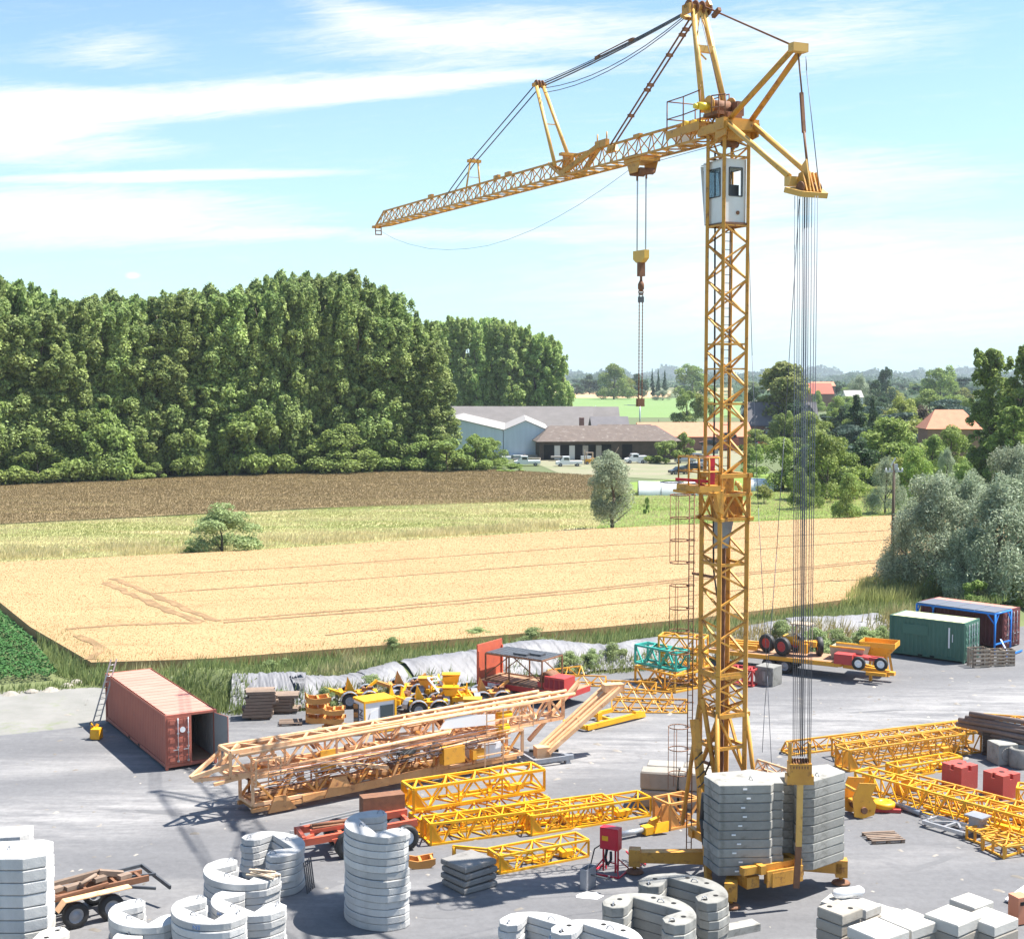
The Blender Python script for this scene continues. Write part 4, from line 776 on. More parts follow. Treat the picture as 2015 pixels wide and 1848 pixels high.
# jib
A0 = JP(1404, 275); zJ = A0.z
sT = (JP(742, 447)-M0).dot(J); zTip = JP(742, 447).z
def jb(s, r, dz):  # point on the jib at distance s
    return C(s, r, zJ+(zTip-zJ)*(s-.8)/(sT-.8)+dz)
def jib_part(name, s0, s1, hgt, wd, mats):
    m = MB(); n = round((s1-s0)/.5)//2*2; hw = wd/2
    top = (lambda s: jb(s, 0, hgt))
    for r in (-hw, hw): m.bar(jb(s0, r, 0), jb(s1, r, 0), .085, .075)
    m.bar(top(s0), top(s1), .085)
    for k in range(n):
        sa, sb = s0+(s1-s0)*k/n, s0+(s1-s0)*(k+1)/n
        for r in (-hw, hw):
            if k % 2 == 0: m.bar(jb(sa, r, 0), top(sb), .038)
            else: m.bar(top(sa), jb(sb, r, 0), .038)
        m.m = 1
        if k % 2 == 0: m.bar(jb(sa, -hw, 0), jb(sb, hw, 0), .045, .05)
        else: m.bar(jb(sa, hw, 0), jb(sb, -hw, 0), .045, .05)
        m.m = 0
        if k % 4 == 0: m.bar(jb(sa, -hw, .0), jb(sa, hw, .0), .06, .05)
    m.bar(jb(s1, -hw, 0), top(s1), .05); m.bar(jb(s1, hw, 0), top(s1), .05); m.bar(jb(s1, -hw, 0), jb(s1, hw, 0), .06); m.bar(jb(s0, -hw, 0), top(s0), .06); m.bar(jb(s0, hw, 0), top(s0), .06)
    return m.build(name, mats, crane)
sH = (JP(1125, 345)-M0).dot(J)
jib_part('inner_jib', .8, sH-.25, .86, .95, [M_['ochre'], M_['ochre']]); jib_part('outer_jib', sH+.25, sT-1.1, .80, .85, [M_['ochre'], M_['ochre']])
def jibbits():
    m = MB()
    for r in (-.4, .4): m.bar(jb(sT-1.1, r, 0), jb(sT, r*.4, 0), .08); m.bar(jb(sT-1.1, 0, .8), jb(sT, r*.4, 0), .04)
    m.box(jb(sT+.1, 0, 0), (.3, .5, .14), math.atan2(J.y, J.x)); m.m = 2
    for r in (-.18, .18): m.bar(jb(sT-.2, r, 0), jb(sT-.25, r, -.5), .05)
    m.bar(jb(sT-.25, -.2, -.48), jb(sT-.25, .2, -.48), .06); m.bar(jb(sT-.25, -.2, -.25), jb(sT-.25, .2, -.25), .05)
    m.build('jib_tip', OC, crane)
    m = MB()  # hinge between the two jib halves
    for r in (-.42, .42): m.box(jb(sH, r, .1), (.6, .1, .3), math.atan2(J.y, J.x)); m.plate([jb(sH+.3, r, .15), jb(sH+2.3, 0, .9), jb(sH+2.3, 0, .75), jb(sH+.3, r, 0)], .05)
    m.bar(jb(sH-.2, -.45, .15), jb(sH-2.6, 0, 1.0), .16, .2); m.bar(jb(sH-.2, .45, .15), jb(sH-2.6, 0, 1.0), .16, .2)
    m.box(jb(sH-2.7, 0, 1.0), (.9, .2, .3), math.atan2(J.y, J.x)); m.box(jb(sH+.9, .3, .8), (.8, .15, .55), math.atan2(J.y, J.x)); m.box(jb(sH+.2, .0, .95), (.3, .9, .12), math.atan2(J.y, J.x))
    for s in (sH-2.3, sH-3.1): m.tube(jb(s, 0, 1.0), jb(s, 0, 1.45), .03)
    m.build('jib_hinge', OC, crane)
    for s_ in (JP(1255, 300)-M0).dot(J), (JP(978, 380)-M0).dot(J), (JP(1000, 372)-M0).dot(J), (JP(848, 415)-M0).dot(J):
        m = MB(); m.box(jb(s_, 0, .9), (.5, .16, .16), math.atan2(J.y, J.x)); m.build('jib_bracket', OC, crane)
    m = MB(); a, b = (JP(1312, 290)-M0).dot(J), (JP(1346, 280)-M0).dot(J); m.plate([jb(a, .52, .15), jb(b, .52, .1), jb(b, .3, .85), jb(a+.3, .3, .8)][::1], .02); m.build('white_sign_board', M_['clean'], crane)
jibbits()
# A frames, struts and ties
def frame(name, feet, tops, r, cross=(), mats=OC, mi=1, head=None, w2=None):
    m = MB(); m.m = mi
    for a, b in zip(feet, tops): m.tube(a, b, r, 8, w2)
    for t in cross: m.bar(feet[0].lerp(tops[0], t), feet[1].lerp(tops[1], t), r*1.2)
    return m
bz = jb(1.0, 0, 1.0).z
f = [C(.9, -.5, zM(222)), C(.9, .5, zM(222))]; ap = JP(1374, 16); tp = [ap-RR*.22, ap+RR*.22]
m = frame('', f, tp, .115); m.m = 1; a, b = f[0].lerp(tp[0], .6), f[1].lerp(tp[1], .6); m.bar(a, b, .18, .24)
m.plate([f[0].lerp(tp[0], .70), f[0].lerp(tp[0], 1), f[1].lerp(tp[1], 1), f[1].lerp(tp[1], .70), f[0].lerp(tp[0], .92).lerp(f[1].lerp(tp[1], .92), .5)], .06)
m.bar(f[0].lerp(tp[0], .58), f[0].lerp(tp[0], .5).lerp(f[1].lerp(tp[1], .5), .5), .05); m.build('tower_head_frame', OC, crane)
m = MB(); m.m = 2
for k, r in enumerate((-.42, -.14, .14, .42)): m.lathe(ap+RR*r, [(.24, -.04), (.27, 0), (.24, .04)], ax=RR, n=16)
m.m = 0; m.box(ap, (.25, 1.1, .16), math.atan2(J.y, J.x)); m.box(ap-RR*.5-Vector((0, 0, .1)), (.5, .1, .35), math.atan2(J.y, J.x)); m.box(ap+RR*.4+Vector((0, 0, .1)), (.4, .12, .3), math.atan2(J.y, J.x), ry=.6)
m.box(ap+J*.5-RR*.2-Vector((0, 0, .25)), (.4, .3, .12), math.atan2(J.y, J.x), ry=-.5); m.build('head_sheaves', OC, crane)
# jib posts
def post(fu, fv, gu, gv, au, av, r, name, hd):
    ap2 = JP(au, av); d = .42; foot = JP((fu+gu)/2, (fv+gv)/2); m = MB(); m.m = 1
    for sg in (-1, 1): m.tube(foot+RR*sg*d, ap2+RR*sg*hd, r, 8)
    m.bar(foot.lerp(ap2, .5)-RR*(d+hd)/2, foot.lerp(ap2, .5)+RR*(d+hd)/2, r*.5); m.build(name, OC, crane)
    m = MB(); m.m = 2
    for sg in (-1, 0, 1): m.lathe(ap2+RR*sg*hd*.9, [(r*1.9, -.04), (r*2.2, 0), (r*1.9, .04)], ax=RR, n=14)
    m.m = 0; m.box(ap2-Vector((0, 0, .05)), (.22, hd*2+.3, .14), math.atan2(J.y, J.x)); m.build('post_sheave', OC, crane); return ap2
ap2 = post(1094, 337, 1124, 318, 1061, 166, .085, 'jib_post', .17)
ap3 = post(919, 395, 943, 372, 933, 316, .045, 'outer_jib_post', .2)
hub = C(-.55, 0, zM(254))
# counter strut upper, lower
ua = JP(1571, 95); m = MB(); m.m = 0
for sg in (-.45, .45): m.tube(C(-.75, sg, zM(250)), ua+RR*sg*.35, .10, 8)
m.m = 1; m.box(ua, (.3, .6, .28), math.atan2(J.y, J.x)); m.build('upper_counter_strut', OC, crane)
la = JP(1577, 350); m = MB(); m.m = 1
for sg in (-.55, .55): m.tube(C(-.7, sg, zM(257)), la+RR*sg*.9, .105, 8)
m.build('lower_counter_strut', OC, crane)
sb = JP(1592, 372); m = MB(); m.m = 1; ja = math.atan2(J.y, J.x)
m.box(la+Vector((0, 0, -.15)), (.3, 1.15, .3), ja); m.plate([sb+J*.3-RR*.75+Vector((0, 0, .05)), sb-J*.3-RR*.5+Vector((0, 0, -.15)), sb-J*.3+RR*.55+Vector((0, 0, -.15)), sb+J*.2+RR*.65+Vector((0, 0, .1))], .18)
for k in range(5): q = -.28+k*.14; m.m = k % 2; m.plate([sb+RR*q+J*.35-Vector((0, 0, .1)), sb+RR*q-J*.25-Vector((0, 0, .1)), sb+RR*q+J*.0+Vector((0, 0, .95 if k == 1 else .55)), sb+RR*q+J*.2+Vector((0, 0, .8 if k == 1 else .5))], .05)
m.m = 2
for q in (-.35, -.1, .12, .35): m.lathe(sb+RR*q, [(.2, -.03), (.23, 0), (.2, .03)], ax=RR, n=14)
m.build('counter_sheave_block', OC, crane)
# slewing head: gearbox, winches, platform with rail
def head():
    m = MB(); z = zM(262); m.box(C(.1, 0, z), (1.9, 1.25, .32), ja); m.box(C(-.55, 0, z+.05), (.5, 1.5, .4), ja); m.box(C(-.1, .0, z-.3), (.9, .8, .3), ja)
    m.plate([C(-.2, -.64, z+.3), C(-.9, -.64, z+.1), C(-.85, -.64, z-.35), C(-.2, -.64, z-.45)], .06); m.plate([C(-.2, .7, z+.3), C(-.9, .7, z+.1), C(-.85, .7, z-.35), C(-.2, .7, z-.45)], .06)
    m.m = 2; m.tube(C(-.6, -.7, z+.1), C(-.6, .7, z+.1), .14, 12); m.tube(C(-.1, -.3, z-.5), C(-.1, .3, z-.5), .16, 12); m.m = 0
    for s in (-1, 1): m.bar(C(-.5, s*.5, zi1+.05), C(.0, s*.2, zM(300)), .07); m.bar(C(.5, s*.5, z), C(.5, 0, zM(318)), .05)
    m.build('slewing_head', OC, crane)
    m = MB(); m.m = 2; m.tube(C(.55, -.42, zM(216)), C(.55, .35, zM(216)), .26, 16); m.box(C(.3, .5, zM(220)), (.6, .3, .5), ja); m.box(C(.35, 0, zM(232)), (.9, 1.1, .12), ja); m.box(C(.1, .1, zM(240)), (.7, .6, .3), ja); m.m = 0
    for r in (-.48, .44): m.lathe(C(.55, r, zM(214)), [(.36, -.02), (.36, .02)], ax=RR, n=18)
    m.build('hoist_winch', OC, crane)
    m = MB(); m.tube(C(.55, -.95, zM(216)), C(.55, -.45, zM(216)), .14, 12); m.tube(C(.55, -1.1, zM(217)), C(.55, -.95, zM(217)), .09, 10); m.build('hoist_motor', mat('bright_yellow_motor', (.85, .62, .05), rough=.4), crane)
    # trolley winch platform in front
    s0, s1 = (JP(1340, 275)-M0).dot(J), .9
    p = MB(); p.plate([jb(s1, -.62, .55), jb(s0, -.62, .5), jb(s0, .62, .5), jb(s1, .62, .55)], .06)
    for r in (-.62,): p.plate([jb(s1, r, .3), jb(s0, r, .25), jb(s0, r, .55), jb(s1, r, .6)], .04)
    p.build('winch_platform', OC, crane)
    g = MB(); g.m = 2; up = Vector((0, 0, 1)); q = [jb(s1, -.62, .55), jb((s0+s1)/2, -.62, .5), jb(s0, -.62, .5), jb(s0, .62, .5), jb(s1, .62, .5)]
    for a in q: g.tube(a, a+up*1.15, .026, 5)
    for a, b in zip(q, q[1:]):
        for h_ in (.5, 1.15): g.tube(a+up*h_, b+up*h_, .024, 5)
    g.build('platform_rail', OC, crane); g = MB(); g.m = 2
    q = [C(.1, -.66, zM(235)), C(.1, -.66, zM(200)), C(-.75, -.66, zM(205)), C(-.75, -.66, zM(245))]
    for a, b in zip(q, q[1:]): g.tube(a, b, .026, 5)
    g.tube(C(-.35, -.66, zM(203)), C(-.35, -.66, zM(245)), .026, 5); g.tube(C(.1, -.66, zM(222)), C(-.75, -.66, zM(228)), .022, 5); g.build('platform_rail', OC, crane); g = MB(); g.m = 2; g.tube(C(1.1, -.5, zM(215)), C(1.1, -.5, zM(168)), .03, 5)
    g.build('antenna', OC, crane)
    m = MB(); m.tube(jb(s0-.5, -.2, .75), jb(s0-.5, .35, .75), .17, 12); m.tube(jb(s0-1.1, -.2, .72), jb(s0-1.1, .3, .72), .15, 12); m.lathe(jb(s0-.25, 0, .75), [(.22, -.03), (.22, .03)], ax=RR, n=16); m.build('trolley_winch', mat('winch_yellow', (.85, .6, .05), rough=.4), crane)
    e = MB(); pts = [C(.1, -.2, zM(268)), C(.0, -.3, zM(290)), C(.2, 0, zM(300)), C(0, .1, zM(288)), C(-.2, 0, zM(302)), C(-.1, .2, zM(312))]; e.path(pts, .02, 4); e.build('loose_cable', M_['wire'], crane)
head()
# ties and ropes
def rope(name, pts, r, mats=None, mi=0):
    m = MB(); m.path(pts, r, 5); return m.build(name, mats or M_['wire'], crane)
def sag(a, b, s, n=10): return [a.lerp(b, i/n)-Vector((0, 0, s*4*(i/n)*(1-i/n))) for i in range(n+1)]
for sg in (-.09, .09):
    rope('tie_bar', [ap+RR*sg*1.2+J*.35-Vector((0, 0, .3)), JP(1205, 286)+RR*sg], .038, M_['rusty'])
m = MB(); a, b = ap+J*.35-Vector((0, 0, .3)), JP(1205, 286)
for t in (.08, .12, .27, .5, .54, .75): m.box(a.lerp(b, t), (.12, .26, .12), ja)
m.build('tie_bar_link', M_['rusty'], crane)
m = MB(); m.plate([JP(1205, 286)+RR*.1+J*.2, JP(1205, 286)+RR*.1-J*.2, JP(1205, 300)+RR*.1-J*.4, JP(1205, 300)+RR*.1+J*.4], .2); m.build('tie_anchor', OC, crane)
hl = JP(1349, 25)
for k, (dv, r, mt) in enumerate([(-3, .016, 'wire'), (1, .028, 'wire'), (6, .028, 'wire'), (11, .016, 'wire'), (20, .016, 'wire')]):
    rope('pendant_rope', sag(JP(1349, 25+dv*.5), JP(1072, 163+dv), .1 if k < 3 else .5, 8), r*1.15)
m = MB(); a, b = JP(1349, 26), JP(1072, 166)
for t in (.34, .58): m.box(a.lerp(b, t), (.35, .1, .12), ja)
for dz in (-.05, .07): m.bar(a.lerp(b, .34)+Vector((0, 0, dz)), a.lerp(b, .58)+Vector((0, 0, dz)), .035)
m.build('pendant_coupling', M_['rusty'], crane)
for sg in (-.16, .16): rope('pendant_rope', [ap2+RR*sg, ap3+RR*sg], .03)
for sg in (-.14, .14): rope('pendant_rope', [ap3+RR*sg, JP(878, 392)+RR*sg], .03)
rope('counter_tie', [ap+RR*.2-J*.2, ua], .035, M_['rusty']); m = MB(); a, b = ap-J*.2, ua; m.box(a.lerp(b, .17), (.45, .14, .14), ja, ry=.4); m.build('tie_bar_link', M_['rusty'], crane)
lt = JP(1590, 340); m = MB(); m.tube(ua-Vector((0, 0, .2)), JP(1578, 185), .03, 6); m.bar(JP(1577, 183), JP(1582, 262), .12, .08); m.tube(JP(1582, 260), lt, .045, 6); m.build('rear_tie_rod', M_['rusty'], crane)
rope('hanging_rope', [JP(1586, 112), JP(1587, 140), JP(1612, 372)], .016)
rope('hanging_rope', [C(.6, .1, zM(200)), ap], .014)
# hoist rope loop from the tip, trolley, hook block
rope('slack_rope', [JP(*p) for p in [(750, 456), (775, 470), (805, 481), (845, 490), (882, 492), (920, 490), (960, 484), (1000, 472), (1050, 452), (1095, 429), (1140, 403), (1190, 370), (1238, 335)]], .009)
tr = JP(1263, 318); m = MB(); st = (tr-M0).dot(J)
m.box(jb(st, 0, -.12), (1.3, .9, .14), ja); m.plate([jb(st-.55, -.4, -.1), jb(st+.55, -.4, -.1), jb(st+.3, -.4, -.6), jb(st-.3, -.4, -.6)], .04); m.plate([jb(st-.55, .4, -.1), jb(st+.55, .4, -.1), jb(st+.3, .4, -.6), jb(st-.3, .4, -.6)], .04); m.m = 2
for s in (-.35, .35): m.tube(jb(st+s, -.3, -.55), jb(st+s, .3, -.55), .13, 12); m.bar(jb(st+s, 0, -.5), jb(st+s, 0, -.85), .07)
m.box(jb(st+.0, 0, .02), (.9, 1.0, .1), ja); m.build('trolley', OC, crane)
rope('trolley_rope', [jb(st-.7, .1, -.25), JP(1396, 290)], .012); rope('trolley_rope', [jb(st-.7, -.1, -.15), JP(1385, 286)], .008)
hz0 = JP(1259, 494)
for ds in (-.36, -.30, .30, .36):
    a = jb(st+ds, 0, -.6); rope('hoist_rope', [a, Vector((a.x, a.y, hz0.z-.05))], .012)
hk = jb(st, 0, 0); zc = hz0.z
m = MB(); m.plate([Vector((hk.x, hk.y, zc))+J*.45+RR*.1, Vector((hk.x, hk.y, zc))-J*.45+RR*.1, Vector((hk.x, hk.y, zc-.32))-J*.45+RR*.1, Vector((hk.x, hk.y, zc-.48))-J*.2+RR*.1, Vector((hk.x, hk.y, zc-.48))+J*.2+RR*.1, Vector((hk.x, hk.y, zc-.32))+J*.45+RR*.1], .22)
m.build('hook_block', mat('hook_block_yellow', (.78, .48, .06), (.6, .35, .08), 2, rough=.5), crane)
m = MB(); h0 = Vector((hk.x, hk.y, zc-.46)); m.box(h0-Vector((0, 0, .28)), (.2, .26, .55), ja); m.lathe(h0-Vector((0, 0, .95)), [(.03, -.22), (.13, -.1), (.13, .08), (.05, .25)], n=10); m.ring(h0-Vector((0, 0, 1.18)), .1, .03, ax=J); m.tube(h0-Vector((0, 0, .4)), h0-Vector((0, 0, .8)), .05); m.build('hook', M_['rusty'], crane)
# chain sling hanging in the hook
ch = thing('chain_sling', 'long double chain sling hanging from the hook of the tower crane', 'chain sling', h0-Vector((0, 0, 1.25)))
zb_ = JP(1257, 792).z; h1 = h0-Vector((0, 0, 1.25))
m = MB(); m.ring(h1-Vector((0, 0, .05)), .09, .025, ax=J); m.box(h1-Vector((0, 0, .22)), (.14, .2, .22), ja); m.build('sling_ring', M_['dsteel'], ch)
for sg in (-.075, .075):
    m = MB(); a = h1+RR*sg-Vector((0, 0, .25)); n = 60
    for i in range(n):
        za, zz = a.z+(zb_-a.z)*i/n, a.z+(zb_-a.z)*(i+1)/n; m.bar((a.x, a.y, za), (a.x, a.y, zz+.01), .05 if i % 2 else .03, .03 if i % 2 else .05)
    m.build('chain', M_['rusty'], ch)
m = MB(); e = Vector((h1.x, h1.y, zb_)); m.box(e, (.16, .3, .3), ja); m.tube(e-RR*.18-Vector((0, 0, .12)), e+RR*.18-Vector((0, 0, .12)), .05); m.build('chain_hook', M_['rusty'], ch)
# rear ropes from the counter block down to the ballast
bt0 = [1553, 1563, 1567, 1574, 1578, 1582, 1586, 1592, 1598, 1603]; 
lb = Vector((9.45, 45.75, 0)); nt_ = 10
topx = [1564, 1570, 1574, 1580, 1583.5, 1588, 1592, 1597.5, 1604, 1609]; botx = [1560.5, 1564, 1568, 1572, 1575.5, 1579, 1583, 1589, 1592, 1595]
for i in range(10):
    a = JP(topx[i], 386, 0); u = botx[i]; d = ray(u, 1488); k = 45.95/d.y; b = Vector((d.x*k, 45.95, H+d.z*k)); rope('ballast_rope', [a, b], .013 if i not in (4, 5) else .024)
rope('guy_rope', [JP(1573, 392), P(1543, 862, 47.0), P(1528, 1090, 47.0), P(1505, 1390, 47.2), P(1500, 1480, 47.3)], .012)
rope('guy_rope', [C(-.5, .55, zM(450)), P(1480, 700, 48.8), P(1492, 1000, 48.6), P(1510, 1330, 48.3), P(1518, 1500, 48.2)], .011)
# lower pulley block and the upright tension beam in the ballast notch
m = MB(); q = P(1573, 1512, 45.9); m.box(q, (.75, .5, .45)); m.box(q+Vector((0, 0, -.35)), (.9, .45, .3)); m.box(q+Vector((-.33, 0, .45)), (.07, .3, .9)); m.box(q+Vector((.33, 0, .45)), (.07, .3, .9)); m.m = 2
for k in range(6): m.lathe(q+Vector((-.24+k*.095, 0, .1)), [(.26, -.02), (.26, .02)], ax=(1, 0, 0), n=14)
m.build('lower_pulley_block', OC, crane)
m = MB(); m.m = 1; zt_ = q.z-.5; m.bar((q.x, 45.75, zt_), (q.x-.02, 45.75, 2.2), .2, .12, up=(0, 1, 0)); m.m = 2; m.bar((q.x-.02, 45.75, 2.2), (q.x-.08, 45.75, .75), .2, .12, up=(0, 1, 0)); m.build('tension_beam', OC, crane)
# striped arm left of the mast
m = MB(); a, b, c_ = P(1372, 1408, 48.6), P(1386, 1600, 48.2), P(1394, 1735, 47.7)
m.bar(P(1366, 1415, 49.0), b, .22, .3); m.bar(b, c_, .2, .3); m.bar(P(1383, 1375, 49), P(1412, 1560, 48.6), .13); m.m = 4
for k in range(4):
    t = .38+k*.1; p0 = P(1366, 1415, 49.0).lerp(b, t); m.bar(p0+Vector((-.14, -.17, -.12)), p0+Vector((.14, -.17, .16)), .02, .12, up=(0, 1, 0))
m.build('striped_folding_arm', OC, crane)
m = MB(); m.path([P(1389, 1560, 47.7), P(1385, 1610, 47.6), P(1390, 1660, 47.6)], .16, 8); m.build('black_hose_bundle', M_['black'], crane)
# hanging ladder with safety hoops
ld = thing('caged_ladder', 'long thin steel ladder with round safety hoops hanging left of the mast', 'ladder', P(1358, 1679, 50.6)*1)
m = MB(); x0, x1 = P(1354, 1300, 50.6).x, P(1363.5, 1300, 50.6).x; zt1, zb1 = P(1358, 968, 50.6).z, P(1358, 1676, 50.6).z
for x in (x0, x1): m.tube((x, 50.6, zb1), (x, 50.6, zt1), .022, 6)
m.build('rail', M_['rusty'], ld); m = MB(); z = zb1+.1
while z < zt1: m.tube((x0, 50.6, z), (x1, 50.6, z), .012, 4); z += .28
m.box(((x0+x1)/2, 50.6, zb1), (.3, .12, .08)); m.build('rung', M_['dsteel'], ld)
for v in (974, 1019, 1063, 1107, 1152, 1197, 1241, 1285, 1340, 1382, 1430, 1473, 1522):
    z = P(1358, v, 50.6).z; m = MB(); m.ring(((x0+x1)/2-.42, 50.6, z), .38, .02, n=18); m.tube((x0-.1, 50.6, z), (x1+.05, 50.6, z), .022, 5); m.build('safety_hoop', M_['rusty'], ld)
for (va, vb) in ((974, 1107), (1152, 1241), (1430, 1552)):
    za, zz = P(1358, va, 50.6).z, P(1358, vb, 50.6).z
    for an in (1.9, 3.14, 4.4): x, y = (x0+x1)/2-.42+.38*math.cos(an), 50.6+.38*math.sin(an); m = MB(); m.tube((x, y, za), (x, y, zz), .013, 4); m.build('cage_strap', M_['rusty'], ld)
for v in (1128, 1490): m = MB(); m.bar(P(1363, v, 50.6), C(-.3, -.6, P(1363, v, 50.0).z), .09); m.build('ladder_bracket', M_['rusty'], ld)
# ---------------------------------------------------------------- ballast on the crane
BAL = [(6.73, 47.25), (7.08, 46.1), (8.88, 46.2), (9.02, 46.42), (9.36, 46.42), (9.36, 47.15), (9.85, 47.15), (9.85, 46.75), (10.07, 46.62), (10.48, 46.66), (11.8, 47.72), (11.42, 48.72), (10.3, 48.35), (10.0, 47.75), (9.0, 47.7), (8.5, 48.1), (8.15, 47.9), (7.0, 47.62)]
def slab_mesh(name, poly, h, mats, bev=.022, loops=(), holes=(), marks=()):
    mb = MB(); cx = sum(p[0] for p in poly)/len(poly); cy = sum(p[1] for p in poly)/len(poly); n = len(poly)
    # bevelled prism: inset top and bottom rings
    area = sum(poly[i][0]*poly[(i+1) % n][1]-poly[(i+1) % n][0]*poly[i][1] for i in range(n)); sg = 1 if area > 0 else -1
    ins = []
    for i in range(n):
        a, b, c = Vector(poly[i-1]), Vector(poly[i]), Vector(poly[(i+1) % n]); d1 = (b-a).normalized(); d2 = (c-b).normalized(); n1 = Vector((-d1.y, d1.x))*sg; n2 = Vector((-d2.y, d2.x))*sg; nn = (n1+n2); nn = nn/max(.5, nn.length_squared)*2 if nn.length > .1 else n1; ins.append(b+nn*bev*.5*1.2)
    rings = [([(p.x, p.y) for p in ins], .008), (poly, bev+.008), (poly, h-bev), ([(p.x, p.y) for p in ins], h)]
    vs = [(x, y, z) for R, z in rings for x, y in R]; fs = [tuple(range(n))[::-1], tuple(range(3*n, 4*n))]+[(k*n+i, k*n+(i+1) % n, (k+1)*n+(i+1) % n, (k+1)*n+i) for k in range(3) for i in range(n)]
    if sg < 0: fs = [f[::-1] for f in fs]
    mb.add(vs, fs); mb.m = 1
    for x, y in holes: mb.lathe((x, y, h-.02), [(.085, 0), (.085, .024)], n=12)  # black discs on the top face paint the shade in the holes
    mb.m = 2
    for x, y, a in loops: mb.ring((x, y, h), .11, .018, ax=(math.cos(a), math.sin(a), 0), n=8, a0=0, a1=2*PI)
    for c, sz, rz in marks: mb.m = 3; mb.box(c, sz, rz)
    return mb
def slab_thing(me, loc, rz, label, group, cat='concrete weight', name='ballast_slab'):
    o = link(me, name, None, loc); o.rotation_euler = (0, 0, rz); return tag(o, label, cat, group)
def ordinal_stack(k, n): # k = 0 bottom
    t = n-1-k; return 'topmost slab' if t == 0 else ('lowest slab' if k == 0 else '%s slab from the top' % ORD[t])
cx, cy = 9.3, 47.3; pol = [(x-cx, y-cy) for x, y in BAL]
hb = .318; me = None
for k in range(10):
    top = k == 9; j = [0, .02, -.015, .01, -.02, .015, 0, -.01, .02, 0][k]
    mk = [((7.35-cx+.28+(.35 if k > 5 else .1)*1+j*5, 46.1-cy+.0, hb*.55), (.14, .03, .05), .055)]
    mb = slab_mesh('ballast_slab', pol, hb-.012, None, loops=([(-1.0, -.5, .3), (1.4, -.05, .3)] if top else ()), marks=mk)
    slab_thing(mb.mesh('ballast_slab', [M_['conc_g'], M_['hole_shade'], M_['steel'], M_['clean']], Vector((0, 0, 0))), (cx+j, cy+j*.6, 1.02+k*hb), j*.25, ordinal_stack(k, 10)+' of the notched grey ballast stack on the crane', 'ballast slabs on the tower crane')
# ================================================================ YARD
def frame2(p, q, z=0):
    p = Vector((p[0], p[1], z)); d = Vector((q[0]-p.x, q[1]-p.y, 0)); L = d.length; a = math.atan2(d.y, d.x)
    return Matrix.Translation(p) @ Matrix.Rotation(a, 4, 'Z'), L, a, p
def FG(u0, v0, u1, v1, z=0): return frame2(G(u0, v0, z), G(u1, v1, z), z)
def truss_mb(X, L, w, h, n, rc=.05, rb=.028, tri=False, taper=0, z0=0):
    c = MB(X); b = MB(X); hc = rc*2
    if tri: ch = [((0, 0), (0, 0)), ((w, 0), (w, 0)), ((w/2, h), (w/2, h))]
    else: ch = [((0, 0), (0, 0)), ((w, 0), (w, 0)), ((w, h), (w, h)), ((0, h), (0, h))]
    P_ = lambda i, x: Vector((x, ch[i][0][0], z0+rc+ch[i][0][1]*(1-taper*(x/L) if i >= 2 else 1)))
    m = len(ch)
    for i in range(m): c.bar(P_(i, 0), P_(i, L), hc, hc)
    for x in (0, L):
        for i in range(m): c.bar(P_(i, x), P_((i+1) % m, x), hc*.9)
    for k in range(n):
        xa, xb = L*k/n, L*(k+1)/n
        for i in range(m):
            j = (i+1) % m
            if (k+i) % 2: b.bar(P_(i, xa), P_(j, xb), rb*2)
            else: b.bar(P_(j, xa), P_(i, xb), rb*2)
            if k % 3 == 2 and k < n-1 and not tri: b.bar(P_(i, xb), P_(j, xb), rb*2)
    return c, b
def truss(name, label, fr, w, h, n, m, group=None, L=None, cat='lattice section', end=None, z0=0, **k):
    X, L0, a, p = fr; L = L or L0; t = thing(name, label, cat, p, group); c, b = truss_mb(X, L, w, h, n, z0=z0, **k)
    c.build('chords', M_[m], t); b.build('bracing', M_[m], t)
    if end:
        for nm, pts in (('foot_plate', [(0, 0), (.6, 0), (.15, h*.8), (0, h)]), ('foot_plate', [(0, 0), (.6, 0), (.15, h*.8), (0, h)])):
            y = 0 if len(kids(t)) % 2 else w; e = MB(X); e.plate([(a_, y, z0+b_) for a_, b_ in pts], .05); e.build(nm, M_[m], t)
        e = MB(X); e.box((.2, w/2, z0+h*.5), (.4, .06, h*.8)); e.build('end_plate', M_[m], t)
        e = MB(X); e.box((L*.5, w/2, z0+h*.14), (L*.3, .12, .1)); e.build('inner_beam', M_[m], t)
        e = MB(X); e.box((L*.8, w*.4, z0+h*.28), (L*.13, w*.3, .2)); e.build('inner_box', M_[m], t)
        e = MB(X); e.tube((L*.6, w*.6, z0+h*.5), (L*.78, w*.6, z0+h*.45), .07, 8); e.build('inner_pipe', M_[m], t)
    return t
